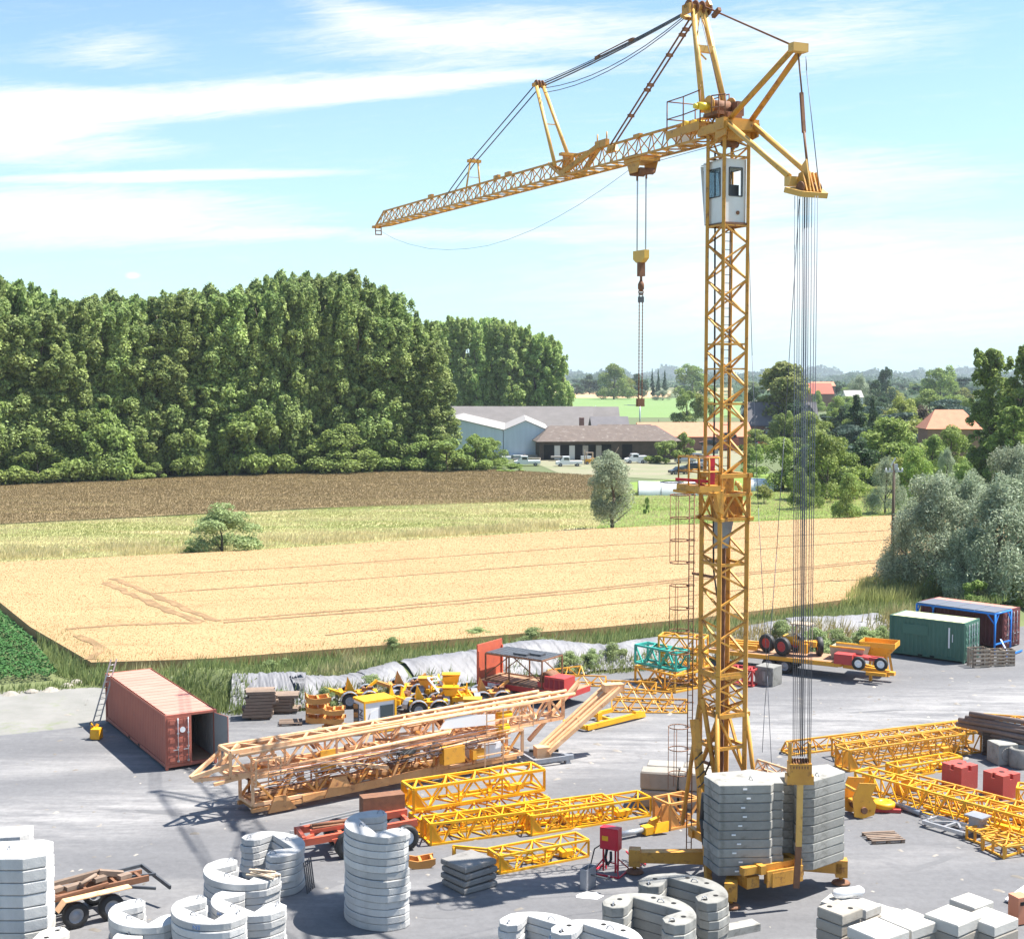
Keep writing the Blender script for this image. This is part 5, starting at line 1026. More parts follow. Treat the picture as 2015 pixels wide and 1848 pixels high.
# ---------------------------------------------------------------- containers
def container(o, back, W, Hh, m, roof, label, inside='cont_in', open_right=False, L=None, logo=None, marks=()):
    o = Vector((o.x, o.y, 0)); d = (back-o); L = L or d.length; a = math.atan2(d.y, d.x)-PI/2; X = Matrix.Translation(o) @ Matrix.Rotation(a, 4, 'Z')
    t = thing('shipping_container', label, 'container', o); zb = .15
    def corr(x, nm, flip):
        mb = MB(X); n = int((L-.2)/.278); V = []; p = (L-.2)/n
        for k in range(n):
            y = .1+k*p; am = .036*flip
            V += [(x, y), (x, y+p*.25), (x+am, y+p*.5), (x+am, y+p*.75)]
        V.append((x, L-.1)); vs = [(a_, b_, zb+.12) for a_, b_ in V]+[(a_, b_, Hh-.1) for a_, b_ in V]; k = len(V)
        mb.add(vs, [(i, i+1, k+i+1, k+i) for i in range(k-1)]); mb.build(nm, m if x < 1 or not open_right else [M_[inside]], t)
    corr(.04, 'side_wall', 1); corr(W-.04, 'side_wall', -1)
    mb = MB(X); mb.box((W/2, L-.05, Hh/2+.05), (W-.16, .04, Hh-.3)); mb.build('end_wall', m, t)
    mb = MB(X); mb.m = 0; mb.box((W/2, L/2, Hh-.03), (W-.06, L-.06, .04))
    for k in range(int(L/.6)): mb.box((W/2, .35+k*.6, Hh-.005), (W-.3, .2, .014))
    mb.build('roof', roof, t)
    mb = MB(X)
    for x in (.06, W-.06):
        for y in (.06, L-.06): mb.box((x, y, Hh/2+.02), (.13, .13, Hh-.04))
        mb.box((x, L/2, Hh-.06), (.1, L-.2, .1)); mb.box((x, L/2, zb+.06), (.1, L-.2, .16))
    for y in (.06, L-.06): mb.box((W/2, y, Hh-.06), (W-.2, .12, .11)); mb.box((W/2, y, zb+.06), (W-.2, .12, .16))
    for y in (L*.42, L*.58): mb.m = 1; mb.box((.005, y, zb+.06), (.02, .3, .1)); mb.m = 0
    mb.build('frame', [m, M_['hole_shade']], t)
    mb = MB(X); mb.box((W/2, L/2, zb+.1), (W-.2, L-.2, .06)); mb.build('floor', M_['deck'], t)
    def door(hx, ang, sgn, inner=None):
        Y = X @ Matrix.Translation((hx, -.02, 0)) @ Matrix.Rotation(ang, 4, 'Z'); dw = W/2-.1; z0, z1 = zb+.16, Hh-.13
        mb = MB(Y); mb.box((sgn*dw/2, 0, (z0+z1)/2), (dw, .04, z1-z0)); hh = (z1-z0)
        for k in range(5):
            z = z0+hh*(.1+.2*k)
            for q in (.2, .5, .8): mb.box((sgn*dw*q, -.03, z), (dw*.24, .03, hh*.10))
        if inner: mb.m = 1; mb.box((sgn*dw/2, .024, (z0+z1)/2), (dw-.02, .01, z1-z0-.02)); mb.m = 0
        dd = mb.build('door', [m, M_[inside]], t)
        for q in (.42, .85):
            r = MB(Y); r.tube((sgn*dw*q, -.07, z0+.03), (sgn*dw*q, -.07, z1-.03), .02, 6)
            for z in (z0+.1, z0+hh*.35, z0+hh*.65, z1-.1): r.box((sgn*dw*q, -.06, z), (.1, .04, .07))
            r.box((sgn*dw*(q-.1), -.09, z0+hh*.3), (.25, .02, .04)); g = r.build('locking_bar', M_['galv'], t)
        return Y, dw, z0, z1
    Y, dw, z0, z1 = door(.1, 0, 1)
    mb = MB(Y); mb.lathe((dw*.62, -.035, z0+(z1-z0)*.72), [(.13, -.02), (.13, .005)], ax=(0, 1, 0), n=16)
    if open_right: mb.build('round_sticker', M_['clean'], t)
    door(W-.1, math.radians(104) if open_right else 0, -1, inner=open_right)
    for (y0, y1, za, zb2, mm) in marks: mb = MB(X); mb.box((-.012, (y0+y1)/2, (za+zb2)/2), (.02, y1-y0, zb2-za)); mb.build('painted_patch', mm, t)
    return t, X, L
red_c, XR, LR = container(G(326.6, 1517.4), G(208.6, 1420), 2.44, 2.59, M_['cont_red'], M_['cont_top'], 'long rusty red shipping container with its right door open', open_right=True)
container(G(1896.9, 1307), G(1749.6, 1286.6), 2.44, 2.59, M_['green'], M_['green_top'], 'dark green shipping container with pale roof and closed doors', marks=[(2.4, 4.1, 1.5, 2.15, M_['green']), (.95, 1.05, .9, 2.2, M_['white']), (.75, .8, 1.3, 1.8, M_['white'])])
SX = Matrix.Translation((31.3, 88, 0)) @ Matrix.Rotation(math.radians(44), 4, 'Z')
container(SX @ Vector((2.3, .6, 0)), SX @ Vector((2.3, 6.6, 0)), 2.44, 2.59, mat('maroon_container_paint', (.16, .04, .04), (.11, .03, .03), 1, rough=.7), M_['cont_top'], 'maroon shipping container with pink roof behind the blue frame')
# ladder leaning on the red container
def ladder():
    b = G(240, 1437); tp = P(283, 1298, b.y+1.2); b = G(187, 1430); tp = P(224, 1297, b.y+.4)
    t = thing('ladder', 'aluminium ladder leaning against the far left end of the red container', 'ladder', b); d = (tp-b); s = Vector((.35, .28, 0)).normalized()*.19
    for sg in (-1, 1): m = MB(); m.bar(b+s*sg, tp+s*sg*.8, .05, .07); m.build('rail', M_['galv'], t)
    m = MB(); n = int(d.length/.3)
    for k in range(1, n): p = b+d*(k/n); m.tube(p-s, p+s, .018, 5)
    m.build('rungs', M_['galv'], t)
ladder()
X, L, a, p = FG(176, 1453, 200, 1455); t = thing('lifting_clamp', 'small yellow steel clamp on the ground beside the ladder foot', 'clamp', p)
m = MB(X); m.box((.42, 0, .3), (.45, .5, .5), .2); m.plate([(-.0, 0, 0), (.25, .1, .1), (.2, .1, .6), (.1, 0, .8)], .1); m.bar((.1, 0, .1), (.3, .3, .7), .12); m.build('body', M_['yellow'], t); m = MB(X); m.ring((.15, 0, .75), .12, .03, ax=(0, 1, 0)); m.build('eye', M_['dsteel'], t)
# ---------------------------------------------------------------- pallets and timber
def pallet(X, label, cat='pallet', group=None, mt='wood', w=1.2, d=1.0, z=0, name='pallet'):
    loc = (X @ Vector((0, 0, z))); t = thing(name, label, cat, loc, group)
    m = MB(X)
    for k in range(6): m.box((0, -d/2+.06+k*(d-.12)/5, z+.135), (w, .1, .022))
    m.build('top_boards', M_[mt], t); m = MB(X)
    for y in (-d/2+.07, 0, d/2-.07):
        for x in (-w/2+.08, 0, w/2-.08): m.box((x, y, z+.06), (.14, .12, .1))
        m.box((0, y, z+.115), (w, .1, .018)); m.box((0, y, z+.01), (w, .1, .018))
    m.build('base_blocks', M_[mt], t); return t
def XG(u, v, ang, z=0): g = G(u, v); return Matrix.Translation((g.x, g.y, z)) @ Matrix.Rotation(math.radians(ang), 4, 'Z')
pallet(XG(1738, 1651, 8), 'weathered wooden pallet lying alone on the asphalt right of the ballast', w=1.35, d=1.1)
pallet(XG(462, 1474, 20), 'dark pallet with steel loops beside the open container door', w=1.3, d=1.1)
pallet(XG(572, 1424, 8), 'light pallet with one loose board in front of the smaller timber stack', w=1.2, d=1.0)
def timber(u, v, ang, rows, label, w=1.7, seed=0):
    X = XG(u, v, ang); r = random.Random(seed); t = thing('timber_stack', label, 'timber stack', X.translation); z = .14
    m = MB(X)
    for y in (-.4, .4): m.box((0, y, .07), (.9, .1, .12))
    m.build('bearer', M_['wood'], t)
    for k in range(rows):
        m = MB(X); off = r.uniform(-.15, .15); ww = w*r.uniform(.75, 1.0)
        for j in range(r.choice([3, 4, 4])): m.box((off+r.uniform(-.08, .08), -.45+j*.29, z+.085), (ww, .26, .15), r.uniform(-.03, .03))
        m.build('beam_layer', M_['wood'], t); z += .175
timber(512, 1412, 8, 8, 'taller stack of old grey brown timber beams near the bank', 1.6, 1); timber(560, 1400, 4, 5, 'lower stack of loose timber beams behind the light pallet', 1.4, 2)
# ---------------------------------------------------------------- wheels and axle bogies
def wheel(m, c, ax, R, w, n=18, rim=None):
    m.lathe(c, [(R*.58, -w*.42), (R*.9, -w*.5), (R, -w*.36), (R, w*.36), (R*.9, w*.5), (R*.58, w*.42), (R*.58, -w*.42)], ax=ax, n=n, cap=False)
def add_wheel(t, X, c, R, w, rimm='steel', ax=(0, 1, 0)):
    m = MB(X); Rm = X.to_3x3(); wheel(m, c, Vector(ax), R, w); ty = m.build('wheel', M_['black'], t)
    m = MB(X); c = Vector(c); m.lathe(c, [(.02, -w*.3), (R*.25, -w*.38), (R*.3, -w*.2), (R*.57, -w*.3), (R*.6, -w*.38), (R*.6, w*.38), (R*.57, w*.3), (R*.2, w*.25), (.02, w*.3)], ax=ax, n=16); m.build('rim', M_[rimm], ty); return ty
def bogie(X, label, col='yellow', group='crane transport axles', arms=1, nosecone=0):
    t = thing('transport_axle', label, 'axle', X.translation, group)
    for sy in (-.85, .85):
        for q in ((0,) if arms == 0 else (-.55, .55)):
            add_wheel(t, X, (q, sy, .42), .42, .26)
            m = MB(X); seg = 7
            for k in range(seg):
                a0, a1 = PI*k/seg, PI*(k+1)/seg; m.plate([(q+.5*math.cos(a0), sy-.17, .42+.5*math.sin(a0)), (q+.5*math.cos(a1), sy-.17, .42+.5*math.sin(a1)), (q+.5*math.cos(a1), sy+.17, .42+.5*math.sin(a1)), (q+.5*math.cos(a0), sy+.17, .42+.5*math.sin(a0))], .015)
            m.build('mudguard', M_['steel'], t)
    m = MB(X); m.tube((0, -.85, .42), (0, .85, .42), .08, 8); m.box((0, -.3, .62), (2.0, .14, .22)); m.box((0, .3, .62), (2.0, .14, .22)); m.box((-.95, 0, .7), (.2, 1.1, .25)); m.box((.95, 0, .66), (.2, .8, .2)); m.box((.1, 0, .68), (.3, .9, .12)); m.build('frame', M_[col], t)
    m = MB(X); m.bar((-1, -.2, .7), (-1.9, 0, 1.0), .14, .18); m.bar((-1, .2, .7), (-1.9, 0, 1.0), .14, .18); m.build('support_arm', M_[col], t); m = MB(X); m.plate([(-.7, -.35, .8), (-.2, -.35, .8), (-.55, -.35, 1.5)], .08); m.build('lug_plate', M_[col], t); m = MB(X); m.plate([(-.7, .35, .8), (-.2, .35, .8), (-.55, .35, 1.5)], .08); m.build('lug_plate', M_[col], t); m = MB(X); m.bar((.5, .3, .8), (1.1, .5, 1.2), .1, .14); m.build('support_arm', M_[col], t)
    m = MB(X); m.tube((.3, -.2, .85), (.3, .25, .85), .12, 10); m.box((.65, .1, .85), (.25, .3, .2)); m.build('air_tank', M_['rusty'], t)
    return t
bogie(XG(705, 1386, 12), 'yellow axle bogie farthest left, behind the boxed cab'); bogie(XG(792, 1398, 60), 'yellow axle bogie right of the boxed cab with a large tyre'); bogie(XG(842, 1404, 8), 'grey fendered axle bogie in front of the yellow ladder frame')
bogie(XG(802, 1372, 10), 'rusty topped axle bogie against the bank weeds', 'orange'); bogie(XG(868, 1378, 75), 'yellow axle bogie holding the white ladder frame'); bogie(XG(905, 1392, 100), 'yellow axle bogie nearest the red trailer'); bogie(XG(965, 1386, 10), 'grey axle unit with orange plate in front of the red trailer', 'orange')
# stacked orange brackets
def bracket(X, label, group, col='orange', z=0, w=1.3, d=.9, h=.48):
    t = thing('steel_bracket', label, 'bracket', X @ Vector((0, 0, z)), group)
    for y in (-d/2, d/2): m = MB(X); m.plate([(-w/2, y, z+.1), (-w*.2, y, z), (w*.3, y, z), (w/2, y, z+.14), (w/2, y, z+h*.7), (-w*.1, y, z+h*.55), (-w*.38, y, z+h*.7), (-w*.5, y, z+h)], .05); m.build('side_plate', M_[col], t)
    m = MB(X); m.box((-w*.42, 0, z+.25), (.08, d-.1, .26)); m.box((w*.4, 0, z+.22), (.08, d-.1, .22)); m.box((.05, 0, z+.06), (w*.6, d-.1, .06)); m.box((0, 0, z+.2), (.1, d-.1, .2)); m.build('cross_plate', M_[col], t)
for k in range(3): bracket(XG(626, 1420, 8+k*3), ['lowest', 'middle', 'topmost'][k]+' orange steel bracket of the left pile beside the timber', 'orange brackets in two piles', z=k*.52)
for k in range(3): bracket(XG(658, 1438, -4+k*4), ['lowest', 'middle', 'topmost'][k]+' orange steel bracket of the right pile touching the cab', 'orange brackets in two piles', z=k*.45, w=1.1, h=.42)
# white and yellow operator cab standing on the ground
def textmesh(body, size, X, m, parent, name='lettering'):
    cu = bpy.data.curves.new('t', 'FONT'); cu.body = body; cu.size = size; cu.extrude = .006; cu.align_x = 'CENTER'; cu.align_y = 'CENTER'
    o = bpy.data.objects.new('t', cu); COL.objects.link(o); dg = bpy.context.evaluated_depsgraph_get(); me = bpy.data.meshes.new_from_object(o.evaluated_get(dg)); bpy.data.objects.remove(o)
    org = ORG[parent.name]; me.transform(Matrix.Translation(-org) @ X); me.materials.clear(); me.materials.append(m); q = link(me, name, parent); ORG[q.name] = org; return q
def cab2():
    X, L, a, p = FG(718, 1447, 779, 1425); L = 1.75; X = Matrix.Translation(p) @ Matrix.Rotation(math.radians(33), 4, 'Z'); t = thing('crane_cab', 'white and yellow crane cab with dark windows standing among the axles', 'cab', p)
    h = 1.55; d = 1.25
    m = MB(X); m.box((L/2, d/2, h/2+.12), (L-.04, d-.04, h-.1)); m.build('cab_body', M_['white'], t)
    m = MB(X); m.box((L/2, d/2, h+.13), (L+.06, d+.06, .12)); m.box((L, 0, h/2+.1), (.1, .1, h)); m.box((0, 0, h/2+.1), (.07, .07, h)); m.box((L, d, h/2+.1), (.1, .1, h)); m.box((L/2, 0, .1), (L, .08, .12)); m.build('yellow_edging', M_['yellow'], t)
    m = MB(X); m.box((L*.72, -.005, h*.55), (L*.42, .03, h*.72)); m.build('side_window', M_['win'], t)
    m = MB(X); m.box((-.01, d*.76, h*.55), (.04, d*.42, h*.78)); m.build('front_window', M_['win'], t)
    m = MB(X); m.plate([(.05, -.02, h*.12), (L*.42, -.02, h*.12), (L*.42, -.02, h*.85), (L*.2, -.02, h*.75)], .02); m.build('side_panel', M_['clean'], t)
    textmesh('AIN', .52, X @ Matrix.Translation((-.02, d*.3, h*.55)) @ Matrix.Rotation(-PI/2, 4, 'Z') @ Matrix.Rotation(PI/2, 4, 'X') @ Matrix.Rotation(PI/2, 4, 'Z'), M_['dsteel'], t)
cab2()
# ladder frames and yellow boxes among the axles
def ladderframe(p, q, w, col, label, name='ladder_section'):
    p = Vector(p); q = Vector(q); t = thing(name, label, 'frame', (p.x, p.y, 0)); s = Vector((.8, .5, 0)).normalized()*w/2; m = MB()
    for sg in (-1, 1): m.bar(p+s*sg, q+s*sg, .08)
    m.build('rails', M_[col], t); m = MB(); n = 5
    for k in range(n+1): m.bar(p.lerp(q, k/n)-s, p.lerp(q, k/n)+s, .06)
    m.build('rungs', M_[col], t)
ladderframe(P(850, 1333, 75), P(878, 1369, 73.5), .55, 'clean', 'white ladder frame leaning on an axle bogie'); ladderframe(P(906, 1353, 74), P(934, 1391, 72.5), .6, 'yellow', 'yellow ladder frame sloping down beside the fendered axles')
def bin_(u, v, Y, w, h, col, label, name='steel_box'):
    c = P(u, v, Y); c.z = max(c.z, 0); t = thing(name, label, 'steel box', (c.x, c.y, 0)); m = MB()
    m.plate([c+Vector((-w/2, -.3, h*.8)), c+Vector((-w*.35, -.3, 0)), c+Vector((w*.35, -.3, 0)), c+Vector((w/2, -.3, h))], .6); m.build('body', M_[col], t)
    m = MB(); m.box(c+Vector((0, 0, h+.02)), (w*1.05, .7, .06)); m.build('rim', M_[col], t)
    if c.z > .2: m = MB(); m.box((c.x, c.y, c.z/2), (w*.3, .3, c.z)); m.build('stand', M_[col], t)
bin_(888, 1346, 74.5, .95, .55, 'yellow', 'yellow steel box raised highest above the axle bogies'); bin_(887, 1367, 73.6, .85, .42, 'yellow', 'yellow steel box just below the highest one'); bin_(930, 1393, 72, .95, .5, 'amber', 'amber plate box in front of the red trailer'); bin_(838, 1346, 75.5, .8, .35, 'amber', 'amber steel box behind the rusty axles'); bin_(757, 1398, 71.6, .5, .5, 'yellow', 'small yellow box between cab and fendered wheel')
# ---------------------------------------------------------------- red flatbed trailer with headboard and rack
def redtrailer():
    X, L, a, p = FG(940, 1368, 1085, 1392); t = thing('flatbed_trailer', 'red flatbed trailer with tall red headboard near the silver bank', 'trailer', p); L = 6.0; W_ = 2.4
    m = MB(X); m.box((L/2, W_/2, .85), (L, W_, .12)); m.build('deck', M_['deck'], t); m = MB(X)
    for y in (0, W_): m.box((L/2, y, .75), (L, .1, .3))
    m.box((L, W_/2, .75), (.1, W_, .3)); m.box((L/2, W_/2, .6), (L*.9, .8, .2)); m.build('chassis', M_['red'], t)
    m = MB(X); m.box((-.03, W_/2, 1.75), (.08, W_, 2.3)); m.box((.03, .06, 1.6), (.12, .1, 1.9)); m.box((.03, W_-.06, 1.6), (.12, .1, 1.9)); m.build('headboard', M_['redorange'], t)
    for x in (1.2, 2.2, 4.6):
        for y in (.15, W_-.15): add_wheel(t, X, (x, y, .4), .4, .26)
    m = MB(X); m.box((1.0, -.06, .75), (.5, .02, .2)); m.build('number_plate', M_['clean'], t)
    r = thing('steel_rack', 'rusty steel rack with dark grating top standing on the red trailer', 'rack', X @ Vector((2, .4, .92)))
    x0, x1, y0, y1, z0, z1 = .45, 4.3, .15, 2.2, .92, 2.45; m = MB(X)
    for x in (x0, (x0+x1)/2-.3, x1):
        for y in (y0, y1): m.bar((x, y, z0), (x, y, z1), .07)
    for x in (x0, x1, (x0+x1)/2): m.bar((x, y0, z1), (x, y1, z1), .07); m.bar((x, y0, z0+.04), (x, y1, z0+.04), .06)
    for y in (y0, y1): m.bar((x0, y, z1), (x1, y, z1), .08); m.bar((x0, y, z0+.04), (x1, y, z0+.04), .06); m.bar((x0, y, z0+.3), ((x0+x1)/2-.3, y, z1), .05); m.bar((x1, y, z0+.3), ((x0+x1)/2, y, z1), .05)
    m.build('rack_frame', M_['rusty'], r); m = MB(X); 
    for k in range(12): m.box((x0+.16+k*.32, (y0+y1)/2, z1+.06), (.28, y1-y0, .03))
    m.build('grating', M_['dsteel'], r)
    for q, (x, y) in enumerate([(2.6, .7), (3.3, 1.1)]): m = MB(X); m.box((x, y, z1+.13), (.9, .5, .1)); m.build('steel_plate', M_['dsteel'], None, ['larger', 'smaller'][q]+' dark plate lying on the rack of the red trailer', 'plate', 'dark plates on the rack')
    w = thing('winch_unit', 'deep red winch unit with rounded hood at the front of the red trailer', 'winch', X @ Vector((5, .5, .92))); m = MB(X); m.box((5.2, .55, 1.3), (1.3, 1.1, .75)); m.box((4.3, .6, 1.1), (.6, .9, .35)); m.build('housing', M_['red'], w)
    m = MB(X); m.lathe((4.5, .6, 1.45), [(.3, -.4), (.42, -.38), (.42, .38), (.3, .4)], ax=(0, 1, 0), n=16); m.build('drum', M_['rusty'], w); m = MB(X)
    for k in range(4): m.box((4.7+k*.33, -.01, 1.3), (.24, .03, .5))
    m.build('grille', mat('deep_red', (.25, .02, .03)), w)
redtrailer()
# ---------------------------------------------------------------- folded pale crane
def folded():
    X, L, a, p = FG(498, 1608, 1034, 1502); t = thing('folded_crane', 'faded orange folded crane lying lengthwise in the middle of the yard', 'crane', p)
    pk, og = M_['pink'], M_['orange']
    def part(name, fn, m=pk): mb = MB(X); fn(mb); return mb.build(name, m, t)
    c, b = truss_mb(X, 13.6, 1.3, 1.15, 14, .07, .045, z0=.45); c.build('lower_mast_chords', pk, t); b.build('lower_mast_bracing', og, t)
    X2 = X @ Matrix.Translation((-.9, .15, 1.75)); c, b = truss_mb(X2, 17.0, 1.1, 1.0, 21, .075, .042); c.build('upper_mast_chords', pk, t); b.build('upper_mast_bracing', pk, t)
    X5 = X @ Matrix.Translation((.5, 1.5, .2)); c, b = truss_mb(X5, 12.6, .9, .9, 13, .06, .035); c.build('rear_lattice_chords', M_['rusty'], t); b.build('rear_lattice_bracing', M_['orange'], t)
    X3 = X @ Matrix.Translation((-.2, 1.9, 1.3)); c, b = truss_mb(X3, 15.8, .9, .9, 20, .055, .03, tri=True); c.build('jib_chords', pk, t); b.build('jib_bracing', pk, t)
    X4 = X @ Matrix.Translation((1.2, -.1, 1.25)) @ Matrix.Rotation(-.02, 4, 'Y'); 
    def f(m):
        m.bar((-2.4, .6, 1.9), (-.9, .2, 2.3), .16); m.bar((-2.4, .7, 1.9), (-.9, 1.25, 2.6), .14); m.bar((-2.3, .6, 1.8), (-.9, .2, 1.8), .14); m.bar((-2.0, .6, 1.7), (-.2, .8, 2.9), .12); m.bar((-1.6, .2, 1.6), (.6, .1, 1.8), .12)
    part('folded_tip', f)
    def f(m):
        for y, z in ((-.05, 2.95), (.25, 3.08), (1.2, 3.0), (1.45, 2.85)): m.tube((-.6, y, z-.25), (16.6-y, y, z), .075, 8)
        m.tube((2.0, -.15, 1.95), (9.4, -.2, 2.2), .09, 8); m.bar((2.8, -.15, 1.95), (6.2, -.3, 1.15), .22, .14); m.tube((7, -.3, 1.4), (13, -.25, 1.75), .06, 8)
    part('stay_bars', f)
    def f(m):
        m.bar((-.1, -.05, .3), (13.2, -.05, .42), .14, .16); m.bar((-.1, 1.3, .3), (13.2, 1.3, .42), .14, .16); m.bar((2.2, -.1, .42), (9.5, -.1, .62), .08, .26); m.plate([(.6, -.2, .1), (1.9, -.2, .1), (1.4, -.2, .75), (.9, -.2, .75)], .1); m.plate([(3.2, -.2, .3), (4.6, -.2, .3), (4.2, -.2, 1.1), (3.6, -.2, 1.1)], .1); m.box((.3, .6, .4), (.3, 1.3, .4)); m.box((11.5, .6, .45), (1.6, 1.2, .4))
        for x in (1.2, 4.0, 6.5, 8.8, 10.8): m.bar((x, -.1, .5), (x+.5, -.1, 1.6), .12)
    part('base_frame', f, M_['pink2'])
    for bx in (((3.4, -.12, 1.9), (.7, .06, .85)), ((9.5, -.35, 1.2), (1.1, .4, .75)), ((10.9, -.3, 1.0), (.7, .3, .4))): part('steel_cabinet', lambda m: m.box(*bx), M_['amber'])
    def f(m):
        for x in (-.0, 1.1):
            for y in (-.35, .1): m.bar((x, y, 1.35), (x, y, 2.45), .07)
        for z in (1.35, 1.9, 2.45): m.bar((0, -.35, z), (1.1, -.35, z), .06); m.bar((0, .1, z), (1.1, .1, z), .06); m.bar((0, -.35, z), (0, .1, z), .06)
        m.bar((.55, -.35, 1.35), (.55, -.35, 2.45), .05); m.bar((0, -.35, 2.45), (1.1, .1, 2.45), .05)
    part('guard_frame', f)
    def f(m):
        for x in (11.2, 12.1, 13.0, 13.8): m.bar((x, -.6, 1.9), (x, -.6, 3.0), .045)
        for z in (1.95, 2.5, 3.0): m.bar((11.2, -.6, z), (13.8, -.6, z), .045)
    part('guard_rail', f)
    def f(m):
        for x in (11.0, 12.0): m.bar((x, -.75, .4), (x, -.75, 1.6), .05)
        for z in (.4, 1.0, 1.6): m.bar((10.6, -.75, z), (12.4, -.75, z), .045)
    part('guard_frame', f)
    m = MB(X); m.plate([(9.0, -.1, 2.35), (12.0, -.1, 2.15), (12.0, -.1, 2.62), (9.5, -.1, 2.95)], .03); m.build('white_sign_board', M_['clean'], t)
    m = MB(X); m.box((11.6, .4, .95), (1.5, .9, .7)); m.box((9.2, .5, 1.35), (.8, .7, .5)); m.build('white_panel', M_['white'], t)
    m = MB(X); m.tube((12.2, .1, 2.45), (13.0, .1, 2.45), .18, 12); m.tube((11.9, -.4, 2.0), (12.5, -.4, 2.0), .2, 12); m.build('motor', M_['yellow'], t)
    r = random.Random(4)
    for k in range(9):
        z = 1.15+k*.11; m = MB(X); y = -.35-.03*k; m.path([(.5+i*.95, y+r.uniform(-.04, .04), z+.04*i*(.4)+r.uniform(-.04, .04)) for i in range(13)], .018, 4); m.build('steel_rope', mat('pale_rope', (.5, .46, .48), rough=.5, metal=.3) if k % 2 else M_['rusty'], t)
    for k in range(6):
        x = r.uniform(1.5, 11.5); m = MB(X); m.path([(x+.35*math.cos(i*.7), -.4, 1.5+.35*math.sin(i*.7)+.02*i) for i in range(9)], .02, 4); m.build('loose_wire', M_['rusty'] if k % 2 else M_['dsteel'], t)
    m = MB(X)
    for k in range(5): m.ring((7.0+k*.06, -.35, 1.62+k*.03), .45-.03*k, .03, ax=(.1, .3, 1))
    m.build('cable_coil', M_['black'], t)
    # many pieces between the chords: pipes, gussets, pulleys
    for k in range(90):
        m = MB(X); x = r.uniform(.6, 13.0); y = r.uniform(.05, 2.5); z = r.uniform(.5, 2.6); q = r.random()
        if q < .45: m.bar((x, y, z), (x+r.uniform(.3, 1.6), y+r.uniform(-.3, .3), z+r.uniform(-.3, .3)), r.uniform(.04, .1)); nm = 'packed_bar'
        elif q < .7: m.tube((x, y, z), (x+r.uniform(.4, 1.8), y, z+r.uniform(-.1, .1)), r.uniform(.03, .08), 6); nm = 'packed_pipe'
        elif q < .85: m.lathe((x, y, z), [(.2, -.03), (.22, 0), (.2, .03)], ax=(0, 1, .2), n=12); nm = 'pulley'
        else: m.box((x, y, z), (r.uniform(.2, .6), .08, r.uniform(.15, .4)), r.uniform(-.3, .3)); nm = 'gusset_plate'
        m.build(nm, [og, M_['rusty'], pk, og][k % 4], t)
    # raised legs of the folded A frame
    m = MB(); b0, t0 = P(1067, 1478, 63.5), P(1206, 1352, 65.3); s = Vector((.75, -.6, 0)).normalized()
    for sg in (-.75, -.25, .35, .8): m.bar(b0+s*sg*.45, t0+s*sg*.55, .2, .2)
    for q in (.1, .5, .9): m.bar(b0.lerp(t0, q)-s*.45, b0.lerp(t0, q)+s*.45, .12)
    m.box(t0, (1.0, .5, .35), .3); m.box(b0, (.7, .6, .5), .3); m.bar(b0.lerp(t0, .05)+Vector((-.8, .6, .2)), t0+Vector((-1.6, .8, .1)), .16); m.bar(t0+Vector((-1.6, .8, .1)), t0+Vector((-1.9, .8, -.6)), .14)
    m.build('raised_leg_frame', pk, t)
folded()
def gtri():
    X, L, a, p = FG(1052, 1510, 1136, 1500); t = thing('triangular_truss', 'grey triangular steel frame at the right end of the folded crane', 'frame', p); m = MB(X)
    m.bar((0, 0, .25), (2.0, 0, .3), .12, .2); m.bar((-.2, 1.4, .35), (2.0, .05, .3), .12, .2); m.bar((0, 0, .25), (-.2, 1.4, .35), .12, .2); m.box((1.7, .1, .2), (.2, .3, .4)); m.build('beams', M_['steel'], t); m = MB(X); m.bar((.2, 1.1, .5), (1.4, .4, .55), .16, .1); m.build('hose_bundle', M_['black'], t)
gtri()
# ---------------------------------------------------------------- yellow lattice sections, middle
def lift(u0, v0, u1, v1, z): return frame2(G(u0, v0, z), G(u1, v1, z), z)
truss('lattice_section', 'bright yellow box lattice resting on top of another one in the middle', lift(814, 1597, 1071, 1556, .85), 1.15, .85, 9, 'yellow', 'yellow lattice sections in the middle', rc=.055, rb=.035, end=1)
truss('lattice_section', 'bright yellow lattice directly under the topmost bright yellow one', FG(829, 1648, 1081, 1602), 1.1, .62, 10, 'yellow', 'yellow lattice sections in the middle', rc=.05, rb=.03, end=1)
truss('lattice_section', 'long yellow jib lattice with a solid pointed foot near the tall white stack', FG(848, 1664, 1206, 1616), 1.0, .8, 16, 'yellow', 'yellow lattice sections in the middle', rc=.045, rb=.024, end=1)
truss('lattice_section', 'yellow lattice with crowded end fittings just left of the stone blocks', FG(1046, 1645, 1280, 1606), 1.0, .75, 9, 'yellow', 'yellow lattice sections in the middle', rc=.042, rb=.024, end=1)
truss('lattice_section', 'short yellow lattice behind the stack of dark square slabs', FG(984, 1720, 1158, 1686), .95, .62, 6, 'yellow', 'yellow lattice sections in the middle', rc=.042, rb=.024, end=1)
truss('lattice_section', 'orange stub of lattice with cladding between stone blocks and ballast', FG(1318, 1634, 1376, 1622), 1.1, 1.0, 2, 'orange', rc=.05, rb=.04, end=1)
X, L, a, p = FG(886, 1690, 984, 1700); t = thing('lattice_tip', 'thin yellow lattice nose poking out left behind the dark square slabs', 'lattice section', p); m = MB(X); m.bar((0, .3, .4), (L*1.6, .3, .42), .08); m.bar((L*1.6, .9, .0), (0, .3, .35), .06); m.tube((.05, .3, 0), (.05, .3, .4), .08); m.build('tip_bars', M_['yellow'], t)
